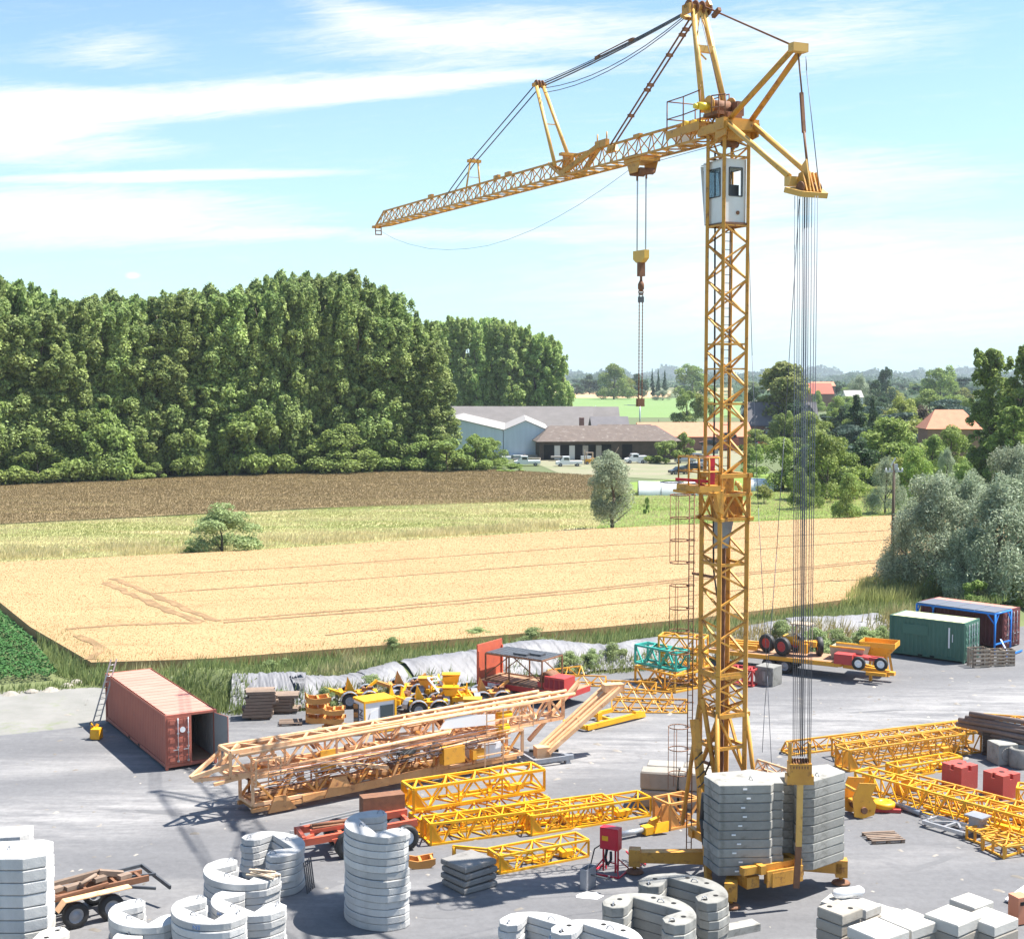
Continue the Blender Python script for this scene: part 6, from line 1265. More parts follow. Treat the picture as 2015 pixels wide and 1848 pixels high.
# yellow hook with cylinder
X, L, a, p = FG(1222, 1652, 1302, 1636); t = thing('hydraulic_ram', 'silver hydraulic ram with yellow claw lying right of the red cabinet', 'hydraulic ram', p); m = MB(X); m.tube((0, 0, .22), (1.1, 0, .22), .11, 10); m.tube((-.4, 0, .22), (0, 0, .22), .06, 8); m.build('cylinder', M_['galv'], t)
m = MB(X); m.box((1.25, 0, .2), (.4, .4, .3)); m.plate([(1.4, -.3, .1), (2.0, -.4, .1), (2.1, -.3, .5), (1.6, -.2, .45)], .12); m.plate([(1.4, .3, .1), (2.0, .4, .1), (2.1, .3, .5), (1.6, .2, .45)], .12); m.build('claw', M_['yellow'], t)
# red electrical cabinet on a stand
def cabinet():
    X, L, a, p = FG(1184, 1712, 1222, 1719); t = thing('electrical_cabinet', 'bright red electrical cabinet on a tubular red stand', 'cabinet', p); m = MB(X); m.box((.36, 0, 1.28), (.72, .36, .8)); m.build('housing', M_['crimson'], t)
    m = MB(X); m.box((.36, -.19, 1.28), (.66, .02, .74)); m.box((.3, -.205, 1.26), (.0, .0, .0)); m.build('door', M_['crimson'], t); m = MB(X); m.box((.22, -.21, 1.3), (.24, .012, .17)); m.build('yellow_plate', M_['yellow'], t)
    m = MB(X)
    for x in (.12, .6):
        for y in (-.12, .12): m.bar((x, y, .05), (x, y, .9), .05)
    for x, dx in ((.12, -.3), (.6, .3)): m.bar((x, -.12, .5), (x+dx, -.5, .03), .04); m.bar((x, .12, .5), (x+dx, .5, .03), .04); m.bar((x+dx, -.5, .03), (x+dx, .5, .03), .05)
    m.bar((.12, -.12, .4), (.6, -.12, .4), .04); m.bar((-.18, -.5, .03), (.9, -.5, .03), .05); m.build('stand', M_['crimson'], t)
    m = MB(X); m.path([(.3, -.2, .9), (.25, -.25, .6), (.35, -.28, .35), (.48, -.25, .55), (.45, -.2, .85)], .05, 6); m.path([(.02, 0, 1.0), (-.25, -.1, .8), (-.35, -.3, .1), (-.2, -.6, .03), (.1, -.5, .03)], .025, 5); m.build('power_lead', M_['black'], t)
    X2, L2, a2, p2 = FG(1232, 1690, 1262, 1706); m = MB(X2); m.bar((0, 0, .3), (L2, 0, .06), .05); m.bar((0, .4, .06), (L2, .2, .06), .05); m.build('tow_bar', M_['crimson'], None, 'thin red tubular bar between the red cabinet and the crane foot', 'bar')
cabinet()
X, L, a, p = FG(1142, 1750, 1158, 1754); t = thing('narrow_bin', 'narrow grey metal bin standing in the lattice shadow', 'bin', p); m = MB(X)
for y0, y1, x0, x1 in ((-.02, .0, 0, .26), (.6, .62, 0, .26)): m.box(((x0+x1)/2, (y0+y1)/2, .38), (x1-x0, .02, .76), rx=.0)
m.box((0, .3, .38), (.02, .64, .76)); m.box((.26, .3, .38), (.02, .64, .76)); m.box((.13, .3, .02), (.26, .6, .02)); m.build('bin_walls', M_['steel'], t); m = MB(X); m.bar((.27, .3, .5), (.95, .3, .5), .05); m.bar((.95, .3, .5), (1.0, .3, .62), .05); m.build('handle', M_['dsteel'], t)
g = G(1160, 1762); m = MB(); r = random.Random(2); m.add([(g.x, g.y, .03)]+[(g.x+math.cos(k/14*6.283)*.48*r.uniform(.7, 1.1), g.y+math.sin(k/14*6.283)*.42*r.uniform(.6, 1.1), .006) for k in range(14)], [(0, 1+k, 1+(k+1) % 14) for k in range(14)]); m.build('spilled_powder', M_['clean'], None, 'white powder spilled on the asphalt below the narrow bin', 'spill')
# dark square slabs
def boxslab(name, sx, sy, h, mt, bev=.04, loops=(), holes=()):
    mb = slab_mesh(name, [(-sx/2, -sy/2), (sx/2, -sy/2), (sx/2, sy/2), (-sx/2, sy/2)], h, None, bev, loops, holes); return mb.mesh(name, [M_[mt], M_['hole_shade'], M_['steel']], Vector((0, 0, 0)))
c = G(923, 1742); me = boxslab('square_slab', 1.46, 1.36, .205, 'conc_d')
for k in range(4): slab_thing(me, (c.x+.02*(-1)**k, c.y+.02*k, k*.25+.01), math.radians(38+k*1.5), ordinal_stack(k, 4)+' of the pile of dark square concrete slabs', 'dark square slabs', 'concrete slab', 'square_slab')
m = MB()
for k in range(1, 4):
    for sx in (-.5, .5): q = Matrix.Translation((c.x, c.y, k*.25-.02)) @ Matrix.Rotation(math.radians(38), 4, 'Z'); m.X = q; m.box((sx, 0, 0), (.1, 1.3, .042))
for k in range(3):
    mm = MB(Matrix.Translation((c.x, c.y, (k+1)*.25-.02)) @ Matrix.Rotation(math.radians(38), 4, 'Z')); mm.box((-.5, 0, 0), (.1, 1.3, .042)); mm.box((.5, 0, 0), (.1, 1.3, .042)); mm.box((0, .0, 0), (1.0, .1, .04)); mm.build('spacer_batten', M_['wood'], None, 'thin batten under the %s dark square slab' % ['third', 'second', 'topmost'][k], 'batten', 'battens between the dark slabs')
# big rough stone blocks
def stoneblocks():
    X, L, a, p = FG(1258, 1590, 1330, 1583); r = random.Random(3); n = 0
    spots = [(0, 0, 0), (0, 0, .8), (1.62, .15, 0), (1.62, .15, .8), (.1, 1.0, 0), (.1, 1.0, .8), (1.7, 1.1, .0), (1.7, 1.1, .8)]
    lab = ['lower front left', 'upper front left', 'lower front right', 'upper front right', 'lower rear left', 'upper rear left', 'lower rear right', 'upper rear right']
    X = X @ Matrix.Rotation(-.5, 4, 'Z')
    for (x, y, z), lb in zip(spots, lab):
        Y = X @ Matrix.Translation((x+.8+r.uniform(-.04, .04), y+.5, z)) @ Matrix.Rotation(r.uniform(-.04, .04), 4, 'Z')
        mb = slab_mesh('', [(-.77, -.42), (-.35, -.46), (.3, -.43), (.77, -.45), (.78, .4), (.2, .44), (-.76, .42)], .76, None, .07); mb.X = None
        me = mb.mesh('stone_block', [M_['conc_b'], M_['hole_shade'], M_['steel']], Vector((0, 0, 0))); o = link(me, 'stone_block'); o.matrix_world = Y; tag(o, lb+' block of the rough beige stone pile left of the mast', 'stone block', 'rough stone blocks')
stoneblocks()
# flat yellow frame, thin yellow sections, far lattices
def flatframe():
    X, L, a, p = FG(1190, 1431, 1262, 1414); t = thing('steel_chassis_section', 'flat yellow steel frame lying alone right of the folded crane', 'frame', p); m = MB(X); L = 2.4
    m.bar((-1.3, 0, .2), (L, 0, .25), .2, .26); m.bar((-1.4, 1.6, .2), (L-.4, 1.5, .3), .16, .2); m.bar((-1.3, 0, .2), (-1.4, 1.6, .2), .18, .22); m.bar((.7, 0, .2), (.7, 1.5, .25), .14, .18); m.build('frame_beams', M_['yellow'], t)
    m = MB(X); m.plate([(L-.2, -.1, .1), (L+.7, 0, .05), (L+.6, 0, .35), (L-.2, -.1, .5)], .25); m.build('end_plate', M_['yellow'], t); m = MB(X); m.box((.0, .4, .5), (.3, .12, .4)); m.build('upright_lug', M_['yellow'], t)
flatframe()
for i, (u0, v0, u1, v1, w, h, n, lb) in enumerate([(1204, 1402, 1352, 1404, 1.0, .62, 9, 'nearest slim yellow jib section lying flat left of the mast'), (1196, 1378, 1318, 1388, .9, .6, 8, 'middle slim yellow jib section of the flat pile'), (1190, 1362, 1290, 1366, .9, .55, 7, 'farthest slim yellow jib section of the flat pile'), (1098, 1348, 1190, 1352, .9, .5, 6, 'slim yellow section lying behind the folded crane by the weeds'), (1085, 1338, 1150, 1330, .8, .5, 5, 'short slim yellow section nearest the red trailer')]):
    truss('jib_section', lb, FG(u0, v0, u1, v1), w, h, n, 'amber', 'slim yellow jib sections by the weeds', tri=True, rc=.035, rb=.022)
for z, col, u0, v0, u1, v1, w, h, n, lb in [(0, 'amber', 1328, 1364, 1250, 1344, 2.0, .95, 4, 'amber lattice carrying the teal lattice'), (1.05, 'teal', 1342, 1372, 1248, 1350, 1.1, 1.05, 5, 'teal green lattice stacked on an amber one')]:
    X, L, a, p = FG(u0, v0, u1, v1); X = Matrix.Translation((0, 0, z)) @ X
    g0, g1 = G(u0, v0), G(u1, v1)
    if z: g0, g1 = G(1330, 1322, z), G(1250, 1305, z)
    fr = frame2(g1, g0, z); truss('lattice_section', lb, fr, w, h, n, col, 'lattices stacked left of the mast', rc=.06, rb=.04)
for z, u0, v0, u1, v1, lb in [(0, 1318, 1340, 1384, 1346, 'amber lattice on the ground just left of the mast'), (.95, 1300, 1314, 1384, 1320, 'amber lattice in the second layer left of the mast'), (1.9, 1296, 1282, 1384, 1288, 'topmost amber lattice left of the mast')]:
    truss('lattice_section', lb, frame2(G(u0, v0, z), G(u1, v1, z), z), 1.3, .85, 4, 'amber', 'lattices stacked left of the mast', rc=.05, rb=.035)
truss('lattice_section', 'red lattice beam behind the foot of the mast', FG(1425, 1345, 1480, 1352), 1.0, .9, 4, 'red', rc=.05, rb=.04)
# concrete box with arched recesses
def cube_recess(u, v, ang, s, lb, mt='conc_g', arch=True, z=0):
    X = XG(u, v, ang, z); t = thing('concrete_box', lb, 'concrete box', X.translation); m = MB(X)
    m.m = 0; sh = slab_mesh('', [(-s/2, -s/2), (s/2, -s/2), (s/2, s/2), (-s/2, s/2)], s*.98, None, .03); m.v = [X @ p_ for p_ in sh.v]; m.f = sh.f; m.mi = sh.mi; m.sm = sh.sm
    m.build('box_body', [M_[mt], M_['hole_shade'], M_['steel']], t)
    for ax_, cc in (((0, -1, 0), (0, -s/2-.004, s*.5)), ((-1, 0, 0), (-s/2-.004, 0, s*.5))):
        m = MB(X); m.ring(cc, s*.33, .02, ax=ax_, n=20); m.m = 1
        if arch: m.lathe(Vector(cc)-Vector(ax_)*.0, [(s*.31, -.02), (s*.31, .014)], ax=ax_, n=20)  # dark disc on the face, shade of the recess put into its colour
        m.build('round_recess', [M_[mt], M_['conc_d']], t)
        if arch: m = MB(X); c2 = Vector(cc)+Vector(ax_)*.02; m.box(c2, (s*.14 if ax_[0] == 0 else .03, s*.14 if ax_[0] else .03, s*.5)); m.build('centre_pillar', M_[mt], t)
cube_recess(1512, 1346, -38, 1.15, 'grey concrete box with round recesses in front of the wheeled trailer')
cube_recess(1972, 1500, 12, 1.0, 'pale concrete cube with a round mark beside the long pipes', arch=False)
X = XG(2010, 1508, 0); m = MB(X); m.lathe((0, 0, 0), [(.55, 0), (.58, .05), (.58, .85), (.5, .9), (.42, .9), (.40, .6)], n=22); m.build('concrete_ring', M_['conc_g'], None, 'round concrete ring at the right edge beside the pale cube', 'concrete ring')
# ---------------------------------------------------------------- flatbed trailer with wheeled machines
def trailer2():
    X, L, a, p = FG(1490, 1320, 1640, 1337); t = thing('flatbed_trailer', 'yellow flatbed trailer loaded with wheeled machine parts right of the mast', 'trailer', p); Ld = 8.4; X = X @ Matrix.Translation((-3.2, 0, 0)); W_ = 2.3
    m = MB(X); m.box((Ld/2, W_/2, 1.0), (Ld, W_, .1)); m.build('deck', M_['deck'], t)
    m = MB(X); m.box((Ld/2, 0, .92), (Ld, .1, .24)); m.box((Ld/2, W_, .92), (Ld, .1, .24)); m.box((Ld, W_/2, .92), (.1, W_, .24)); m.box((Ld*.6, W_/2, .7), (Ld*.7, .6, .25)); m.build('chassis', M_['amber'], t)
    m = MB(X); m.bar((Ld, .5, .8), (Ld+2.6, W_/2, .55), .2, .25); m.bar((Ld, W_-.5, .8), (Ld+2.6, W_/2, .55), .2, .25); m.box((Ld+2.7, W_/2, .5), (.5, .4, .2)); m.box((Ld+1.6, .8, .3), (.16, .16, .6)); m.box((Ld+2.0, .5, .5), (1.2, .15, .2)); m.build('drawbar', M_['amber'], t)
    for x in (3.9, 4.9):
        for y in (.2, W_-.2): add_wheel(t, X, (x, y, .45), .45, .3)
    z = 1.06; w = thing('wheeled_machine', 'old yellow machine with four big black tyres and red rims on the trailer', 'machine', X @ Vector((5, 1, z)))
    for x, y, rim in ((4.7, .3, 'red'), (3.5, .9, 'red'), (6.6, 1.6, 'amber'), (5.0, 2.0, 'red')): add_wheel(w, X, (x, y, z+.56), .56, .36, rim, ax=(.35, 1, 0) if x < 6 else (1, .5, 0))
    m = MB(X); m.box((5.5, 1.1, z+.75), (2.2, .35, .3)); m.box((4.9, 1.1, z+.95), (.7, .8, .4)); m.bar((4.0, .9, z+.5), (6.6, 1.4, z+.9), .14); m.bar((5.3, .4, z+1.0), (6.5, 1.0, z+.6), .1); m.box((5.9, .8, z+.5), (.5, .5, .6)); m.build('machine_frame', M_['amber'], w)
    m = MB(X)
    for x in (5.1, 6.1):
        for y in (.9, 1.7): m.bar((x, y, z+.9), (x, y, z+1.9), .05)
    m.box((5.6, 1.3, z+1.9), (1.2, 1.0, .06)); m.build('roll_frame', M_['pale_wood'], w)
    w = thing('steel_beam_stack', 'yellow notched steel beams at the left end of the wheeled trailer', 'steel beams', X @ Vector((1.4, 1, z))); m = MB(X)
    for y in (.5, 1.2, 1.9): m.bar((.2, y, z+.2), (3.0, y, z+.25), .2, .3); m.plate([(.3, y, z+.3), (.9, y, z+.35), (.4, y, z+.8)], .1)
    m.build('beams', M_['amber'], w)
    w = thing('axle_unit', 'red axle unit with two small white rimmed wheels over the drawbar', 'axle', X @ Vector((Ld+.5, 0, z))); m = MB(X); m.box((Ld+.2, .2, z+.25), (1.1, .8, .6)); m.bar((Ld+.6, .2, z+.4), (Ld+2.3, .5, z+.3), .2); m.bar((Ld+.6, .8, z+.4), (Ld+2.3, 1.0, z+.3), .16); m.box((Ld+1.2, .5, z+.35), (.8, .7, .15)); m.build('axle_frame', M_['red'], w)
    for x, y in ((Ld+1.15, -.2), (Ld+2.35, .25)): add_wheel(w, X, (x, y, z+.12), .4, .24, 'clean')
    w = thing('skip', 'shallow cream skip with yellow rim beside the red axle unit', 'skip', X @ Vector((Ld-.3, 1.6, z))); m = MB(X)
    m.plate([(Ld-.8, .9, z+.1), (Ld+1.0, .9, z+.1), (Ld+1.2, .8, z+.75), (Ld-.9, .8, z+.75)], .05); m.plate([(Ld-.8, 2.0, z+.1), (Ld+1.0, 2.0, z+.1), (Ld+1.2, 2.1, z+.75), (Ld-.9, 2.1, z+.75)], .05); m.box((Ld+.1, 1.45, z+.08), (1.9, 1.1, .06)); m.plate([(Ld-.8, .9, z+.1), (Ld-.8, 2.0, z+.1), (Ld-.9, 2.1, z+.75), (Ld-.9, .8, z+.75)], .04); m.build('skip_walls', M_['pale_wood'], w); m = MB(X); m.bar((Ld-.9, .8, z+.78), (Ld+1.2, .8, z+.78), .08); m.bar((Ld-.9, 2.1, z+.78), (Ld+1.2, 2.1, z+.78), .08); m.build('rim', M_['yellow'], w)
trailer2()
def hopper():
    X, L, a, p = FG(1708, 1328, 1748, 1332); t = thing('concrete_hopper', 'orange yellow steel hopper on legs left of the green container', 'hopper', p); m = MB(X @ Matrix.Translation((.5, .6, 0)))
    b, tp = [(-.25, -.25), (.3, -.25), (.3, .25), (-.25, .25)], [(-1.05, -.75), (1.1, -.75), (1.1, .75), (-1.05, .75)]
    for i in range(4): j = (i+1) % 4; m.plate([(*b[i], .85), (*b[j], .85), (*tp[j], 1.75), (*tp[i], 1.75)], .03); m.plate([(*tp[i], 1.75), (*tp[j], 1.75), (*tp[j], 2.05), (*tp[i], 2.05)], .04)
    m.build('funnel', M_['amber'], t); m = MB(X @ Matrix.Translation((.5, .6, 0)))
    for x, y in ((-.4, -.5), (.6, -.5), (.6, .5), (-.4, .5)): m.bar((x*1.2, y*1.1, 0), (x*.8, y*.8, 1.5), .12)
    m.bar((-.5, -.55, .06), (.72, -.55, .06), .12); m.bar((-.5, .55, .06), (.72, .55, .06), .12); m.box((.05, 0, .75), (.4, .4, .3)); m.build('legs', M_['amber'], t)
hopper()
# wooden crates by the green container
def crate(u, v, ang, w, h, lb, d=.9):
    X = XG(u, v, ang); t = thing('slatted_crate', lb, 'crate', X.translation, 'slatted crates by the green container'); m = MB(X)
    for y in (-d/2, d/2):
        for k in range(5): m.box((0, y, .1+k*(h-.15)/4), (w, .03, .11))
    for x in (-w/2, w/2):
        for k in range(4): m.box((x, -d/2+.12+k*(d-.24)/3, h/2), (.03, .1, h))
    m.build('slats', M_['pale_wood'], t); m = MB(X)
    for x in (-w/2+.05, 0, w/2-.05):
        for y in (-d/2+.04, d/2-.04): m.box((x, y, h/2), (.09, .06, h))
    m.build('corner_posts', M_['wood'], t)
crate(1925, 1311, 8, 1.1, 1.15, 'slatted wooden crate leaning out nearest the green container doors'); crate(1958, 1309, 3, .95, 1.0, 'slatted wooden crate in the middle of three by the blue frame', .8); crate(1981, 1308, 0, .8, 1.0, 'slatted wooden crate farthest right by the blue frame', .7)
def shelter():
    X, L, a, p = FG(1967, 1284, 2018, 1296); t = thing('frame_shelter', 'blue tubular steel frame with dark flat roof panels at the right edge', 'shelter', p)
    h = 2.75; W_ = 2.2; D_ = 5.6; Xs = X = SX
    m = MB(Xs)
    for x in (0, W_):
        for y in (0, D_): m.tube((x, y, 0), (x, y, h), .07, 8)
        m.tube((x, 0, h), (x, D_, h), .07, 8)
    for y in (0, D_): m.tube((0, y, h), (W_, y, h), .07, 8); m.bar((0, y, h-.7), (.5, y, h), .07); m.bar((W_, y, h-.7), (W_-.5, y, h), .07)
    m.bar((0, .0, h-.7), (0, .6, h), .07); m.bar((-.2, -.8, .1), (2.6, -.6, .1), .1); m.bar((.4, -.8, .1), (1.2, .2, .9), .09); m.bar((0, 0, .75), (W_, 0, .75), .08); m.build('tubular_frame', M_['blue'], t)
    for k in range(4): m = MB(Xs); m.box((W_/2, D_*(k+.5)/4, h+.1), (W_+.1, D_/4-.04, .05)); m.build('roof_panel', mat('dark_roof_panel', (.13, .14, .17), (.18, .19, .22), .6, rough=.4) if k == 0 else bpy.data.materials['dark_roof_panel'], t)
shelter()
# ---------------------------------------------------------------- right side lattices, pipes, red cubes
for a_ in [('yellow lattice farthest back reaching left behind the ballast cables', (1556, 1487, 1914, 1442), .8, .55, 22, 'amber', {'tri': True}), ('amber lattice with curved foot in the middle of the right group', (1671, 1519, 1930, 1480), 1.0, .95, 14, 'amber', {'end': 1}), ('amber lattice tucked behind the one with the curved foot', (1660, 1498, 1915, 1462), .9, .85, 14, 'amber', {}),
           ('short low yellow lattice left of the first red cube', (1768, 1534, 1892, 1512), .8, .5, 6, 'yellow', {'end': 1}), ('long diagonal yellow lattice running to the right edge', (1682, 1562, 2060, 1672), 1.0, .95, 20, 'yellow', {'end': 1}), ('second diagonal yellow lattice right behind the long diagonal one', (1760, 1562, 2080, 1650), 1.0, .7, 16, 'amber', {'end': 1}),
           ('yellow lattice piece at the right edge beyond the second red cube', (2000, 1590, 2080, 1600), .9, .8, 4, 'yellow', {}), ('yellow lattice lying behind the pipes at the right edge', (1935, 1432, 2040, 1440), .8, .5, 5, 'amber', {}), ('thin orange lattice between mast foot and pulley block', (1480, 1520, 1600, 1560), .7, .5, 7, 'pink', {'tri': True})]:
    lb, q, w, h, n, col, kw = a_; truss('lattice_section', lb, FG(*q), w, h, n, col, 'lattice sections right of the ballast', rc=.042, rb=.024, **kw)
def lowframe(q, lb, w=1.2):
    X, L, a, p = FG(*q); t = thing('support_trestle', lb, 'trestle', p, 'low yellow frames'); m = MB(X); z = .45
    for y in (0, w):
        m.bar((0, y, z), (L, y, z), .07); m.bar((0, y, .06), (L, y, .06), .07)
        for x in (0, L/2, L): m.bar((x, y, 0), (x, y, z+.1), .08)
    for x in (0, L/2, L): m.bar((x, 0, z), (x, w, z), .07)
    m.bar((0, 0, z), (L, w, z), .05); m.build('frame_bars', M_['amber'], t)
lowframe((1932, 1668, 1975, 1690), 'low amber frame farthest forward at lower right'); lowframe((1902, 1652, 1935, 1664), 'low amber frame just behind the farthest forward one', .9); lowframe((1978, 1688, 2030, 1672), 'low amber frame cut by the right edge', 1.0)
def curvedend():
    X, L, a, p = FG(1682, 1612, 1722, 1608); t = thing('slewing_foot', 'amber steel foot with round cut outs beside the right wing of the ballast', 'steel foot', p); m = MB(X)
    for y in (0, .9): m.plate([(0, y, .1), (.35, y, .0), (.9, y, .1), (1.0, y, .5), (.75, y, .9), (1.0, y, 1.4), (.2, y, 1.5), (-.1, y, .9)], .06)
    m.bar((0, 0, 1.2), (0, .9, 1.2), .1); m.bar((.7, 0, .3), (.7, .9, .3), .1); m.box((.4, .45, .6), (.5, .8, .08)); m.build('foot_plates', M_['amber'], t); m = MB(X); m.tube((.4, -.1, .35), (.4, 1.0, .35), .14, 12); m.build('pin', M_['rusty'], t)
curvedend()
X = XG(1738, 1594, 0); t = thing('turntable_disc', 'round yellow turntable disc lying on red timbers', 'disc', X.translation); m = MB(X); m.lathe((0, 0, .15), [(.42, 0), (.48, .03), (.48, .2), (.4, .24), (.2, .24), (.18, .2)], n=24); m.build('disc', M_['yellow'], t); m = MB(X); m.box((0, -.25, .08), (1.3, .18, .14), -.15); m.box((.2, .3, .08), (1.2, .16, .14), -.15); m.build('timber_support', M_['red'], t)
X, L, a, p = FG(1765, 1590, 1815, 1608); t = thing('hydraulic_cylinder', 'grey hydraulic cylinder lying beside the yellow turntable disc', 'hydraulic cylinder', p); m = MB(X); m.tube((0, 0, .15), (1.3, 0, .15), .12, 12); m.build('barrel', M_['steel'], t); m = MB(X); m.tube((1.3, 0, .15), (2.0, 0, .12), .05, 8); m.build('piston_rod', M_['galv'], t)
def greyframe():
    X, L, a, p = FG(1816, 1626, 1896, 1650); t = thing('welded_steelwork', 'pale grey welded steel frame lying in front of the diagonal yellow lattice', 'frame', p); m = MB(X); z = .2; W_ = 1.0
    m.bar((0, 0, z), (L, 0, z), .12, .14); m.bar((0, W_, z), (L, W_, z), .12, .14)
    for x in (0, L/2, L): m.bar((x, 0, z), (x, W_, z), .1)
    m.bar((0, 0, z), (L/2, W_, z), .09); m.bar((L/2, W_, z), (L, 0, z), .09); m.bar((-.4, .3, .08), (.3, .3, .5), .04); m.build('frame_bars', M_['galv'], t); m = MB(X); m.box((L+.1, .8, .5), (.5, .5, .55)); m.box((L+.1, .8, .8), (.8, .7, .06)); m.build('grey_box', M_['steel'], t)
greyframe()
for u, v, ang, lb in ((1888, 1556, 32, 'red painted concrete cube with notched top farther from the right edge'), (1970, 1573, 30, 'red painted concrete cube with notched top nearer the right edge')):
    X = XG(u, v-8, ang); t = thing('concrete_cube', lb, 'concrete cube', X.translation, 'red concrete cubes'); s = .54; m = MB(X); h = 1.05
    m.prism([(-s, -s), (-.1, -s), (-.1, -s+.14), (.1, -s+.14), (.1, -s), (s, -s), (s, -.1), (s-.14, -.1), (s-.14, .1), (s, .1), (s, s), (-s, s), (-s, .1), (-s+.14, .1), (-s+.14, -.1), (-s, -.1)], h-.2, h)
    m.box((0, 0, (h-.2)/2), (2*s, 2*s, h-.2)); m.build('cube_body', mat('red_painted_concrete', (.48, .07, .06), (.40, .07, .05), 2, c3=(.5, .25, .15), sc3=1.5, w3=.6, rough=.8, bump=.3) if 'red_painted_concrete' not in bpy.data.materials else bpy.data.materials['red_painted_concrete'], t)
    m = MB(X); m.lathe((0, 0, h-.02), [(.13, 0), (.13, .025)], n=14); m.build('top_hole_shade', M_['hole_shade'], t)  # black disc painting the darkness down the hole
for k, (u0, v0, u1, v1, z, dy) in enumerate([(1908, 1404, 2120, 1436, 1.9, 0), (1900, 1412, 2120, 1450, 1.65, 0), (1887, 1416, 2120, 1458, 1.5, 0), (1883, 1424, 2120, 1472, 1.25, 0), (1925, 1440, 2120, 1486, 1.0, 0), (1896, 1420, 2120, 1464, 1.15, 1)]):
    a_, b_ = G(u0, v0, z), G(u1, v1, z); m = MB(); m.lathe(a_, [(.09, 0), (.125, 0), (.125, (b_-a_).length), (.09, (b_-a_).length), (.09, 0)], ax=(b_-a_), n=12); m.build('steel_pipe', M_['wood'] if k == 5 else mat('brown_pipe', (.20, .15, .13), (.13, .10, .09), 3, rough=.7) if k == 0 else bpy.data.materials['brown_pipe'], None, 'long brown steel pipe at the right edge, %s from the top of its bundle' % ORD[k], 'pipe', 'brown pipes at the right edge')
X, L, a, p = FG(1932, 1486, 2040, 1500); m = MB(X)
for k in range(6): m.box((L/2, .4, .1+k*.19), (L, .7, .17)); 
m.build('support_blocks', M_['darkwall'], None, 'dark timber support under the brown pipes', 'timber support')
m = MB(); q = [G(1977, 1768, .12), G(2060, 1802, .12), G(2060, 1740, .12), G(2020, 1738, .12)]; m.plate(q[::1], .06); m.build('fibreboard_sheet', M_['clean'], None, 'flat white panel at the lower right edge', 'panel')
# ---------------------------------------------------------------- red orange trailer behind the tall white stack
def chassis():
    X, L, a, p = FG(600, 1696, 812, 1668); t = thing('trailer_chassis', 'red orange trailer chassis half hidden behind the tall white slab stack', 'trailer', p); m = MB(X); L = 4.4
    m.bar((-.1, 0, .75), (L, 0, 1.0), .16, .26); m.bar((-.1, 1.3, .8), (L, 1.3, 1.0), .16, .26); m.bar((0, 0, .85), (1.4, 1.3, .95), .12); m.bar((.3, .4, 1.0), (2.4, .4, 1.1), .14); m.bar((.2, .9, 1.0), (2.2, .8, 1.15), .12)
    for x in (.0, 1.4, 2.8, 4.2): m.bar((x, 0, .85), (x, 1.3, .85), .14, .2)
    m.plate([(1.0, -.15, .8), (1.6, -.15, .85), (1.5, -.15, .45), (1.3, -.15, .3)], .06); m.build('chassis_frame', M_['redorange'], t)
    for x in (1.6, 3.9):
        for y in (-.15, 1.5): add_wheel(t, X, (x, y, .5), .5, .34, 'clean' if x > 3 else 'dsteel')
    m = MB(X); m.box((1.0, .6, 1.05), (1.2, .5, .2)); m.tube((.4, .5, 1.2), (1.9, .6, 1.2), .06); m.build('rusty_load', M_['rusty'], t)
    X5 = X @ Matrix.Translation((2.6, 1.4, 0)); m = MB(X5); m.box((.9, .3, 1.3), (1.7, .6, .8)); m.build('rusty_box', M_['rusty'], None, 'rusty dark box behind the trailer chassis and yellow lattices', 'steel box')
chassis()
bracket(XG(826, 1704, 12), 'orange steel bracket lying right of the tall white slab stack', None, 'orange', w=1.1, d=.6, h=.5)
X = XG(612, 1752, 75); t = thing('metal_grille', 'dark metal grille leaning against a white slab stack', 'grille', X.translation); m = MB(X)
for k in range(5): m.bar((-.3+k*.15, 0, 0), (-.3+k*.15+.03, .15, 1.1), .035)
m.build('bars', M_['dsteel'], t); m = MB(X); m.bar((-.33, .02, .15), (.33, .02, .15), .03); m.bar((-.3, .13, .95), (.36, .13, .95), .03); m.build('cross_bars', M_['dsteel'], t)
# steel rails under the folded crane
X, L, a, p = FG(560, 1634, 800, 1578)
for k in range(3): m = MB(X); m.bar((k*.4, -.45+k*.3, .06), (L*.9+k*.2, -.4+k*.3, .06), .09, .1); m.build('steel_rail', M_['galv'], None, 'pale steel rail in front of the folded crane, %s from the front' % ORD[k], 'steel rail', 'pale steel rails')
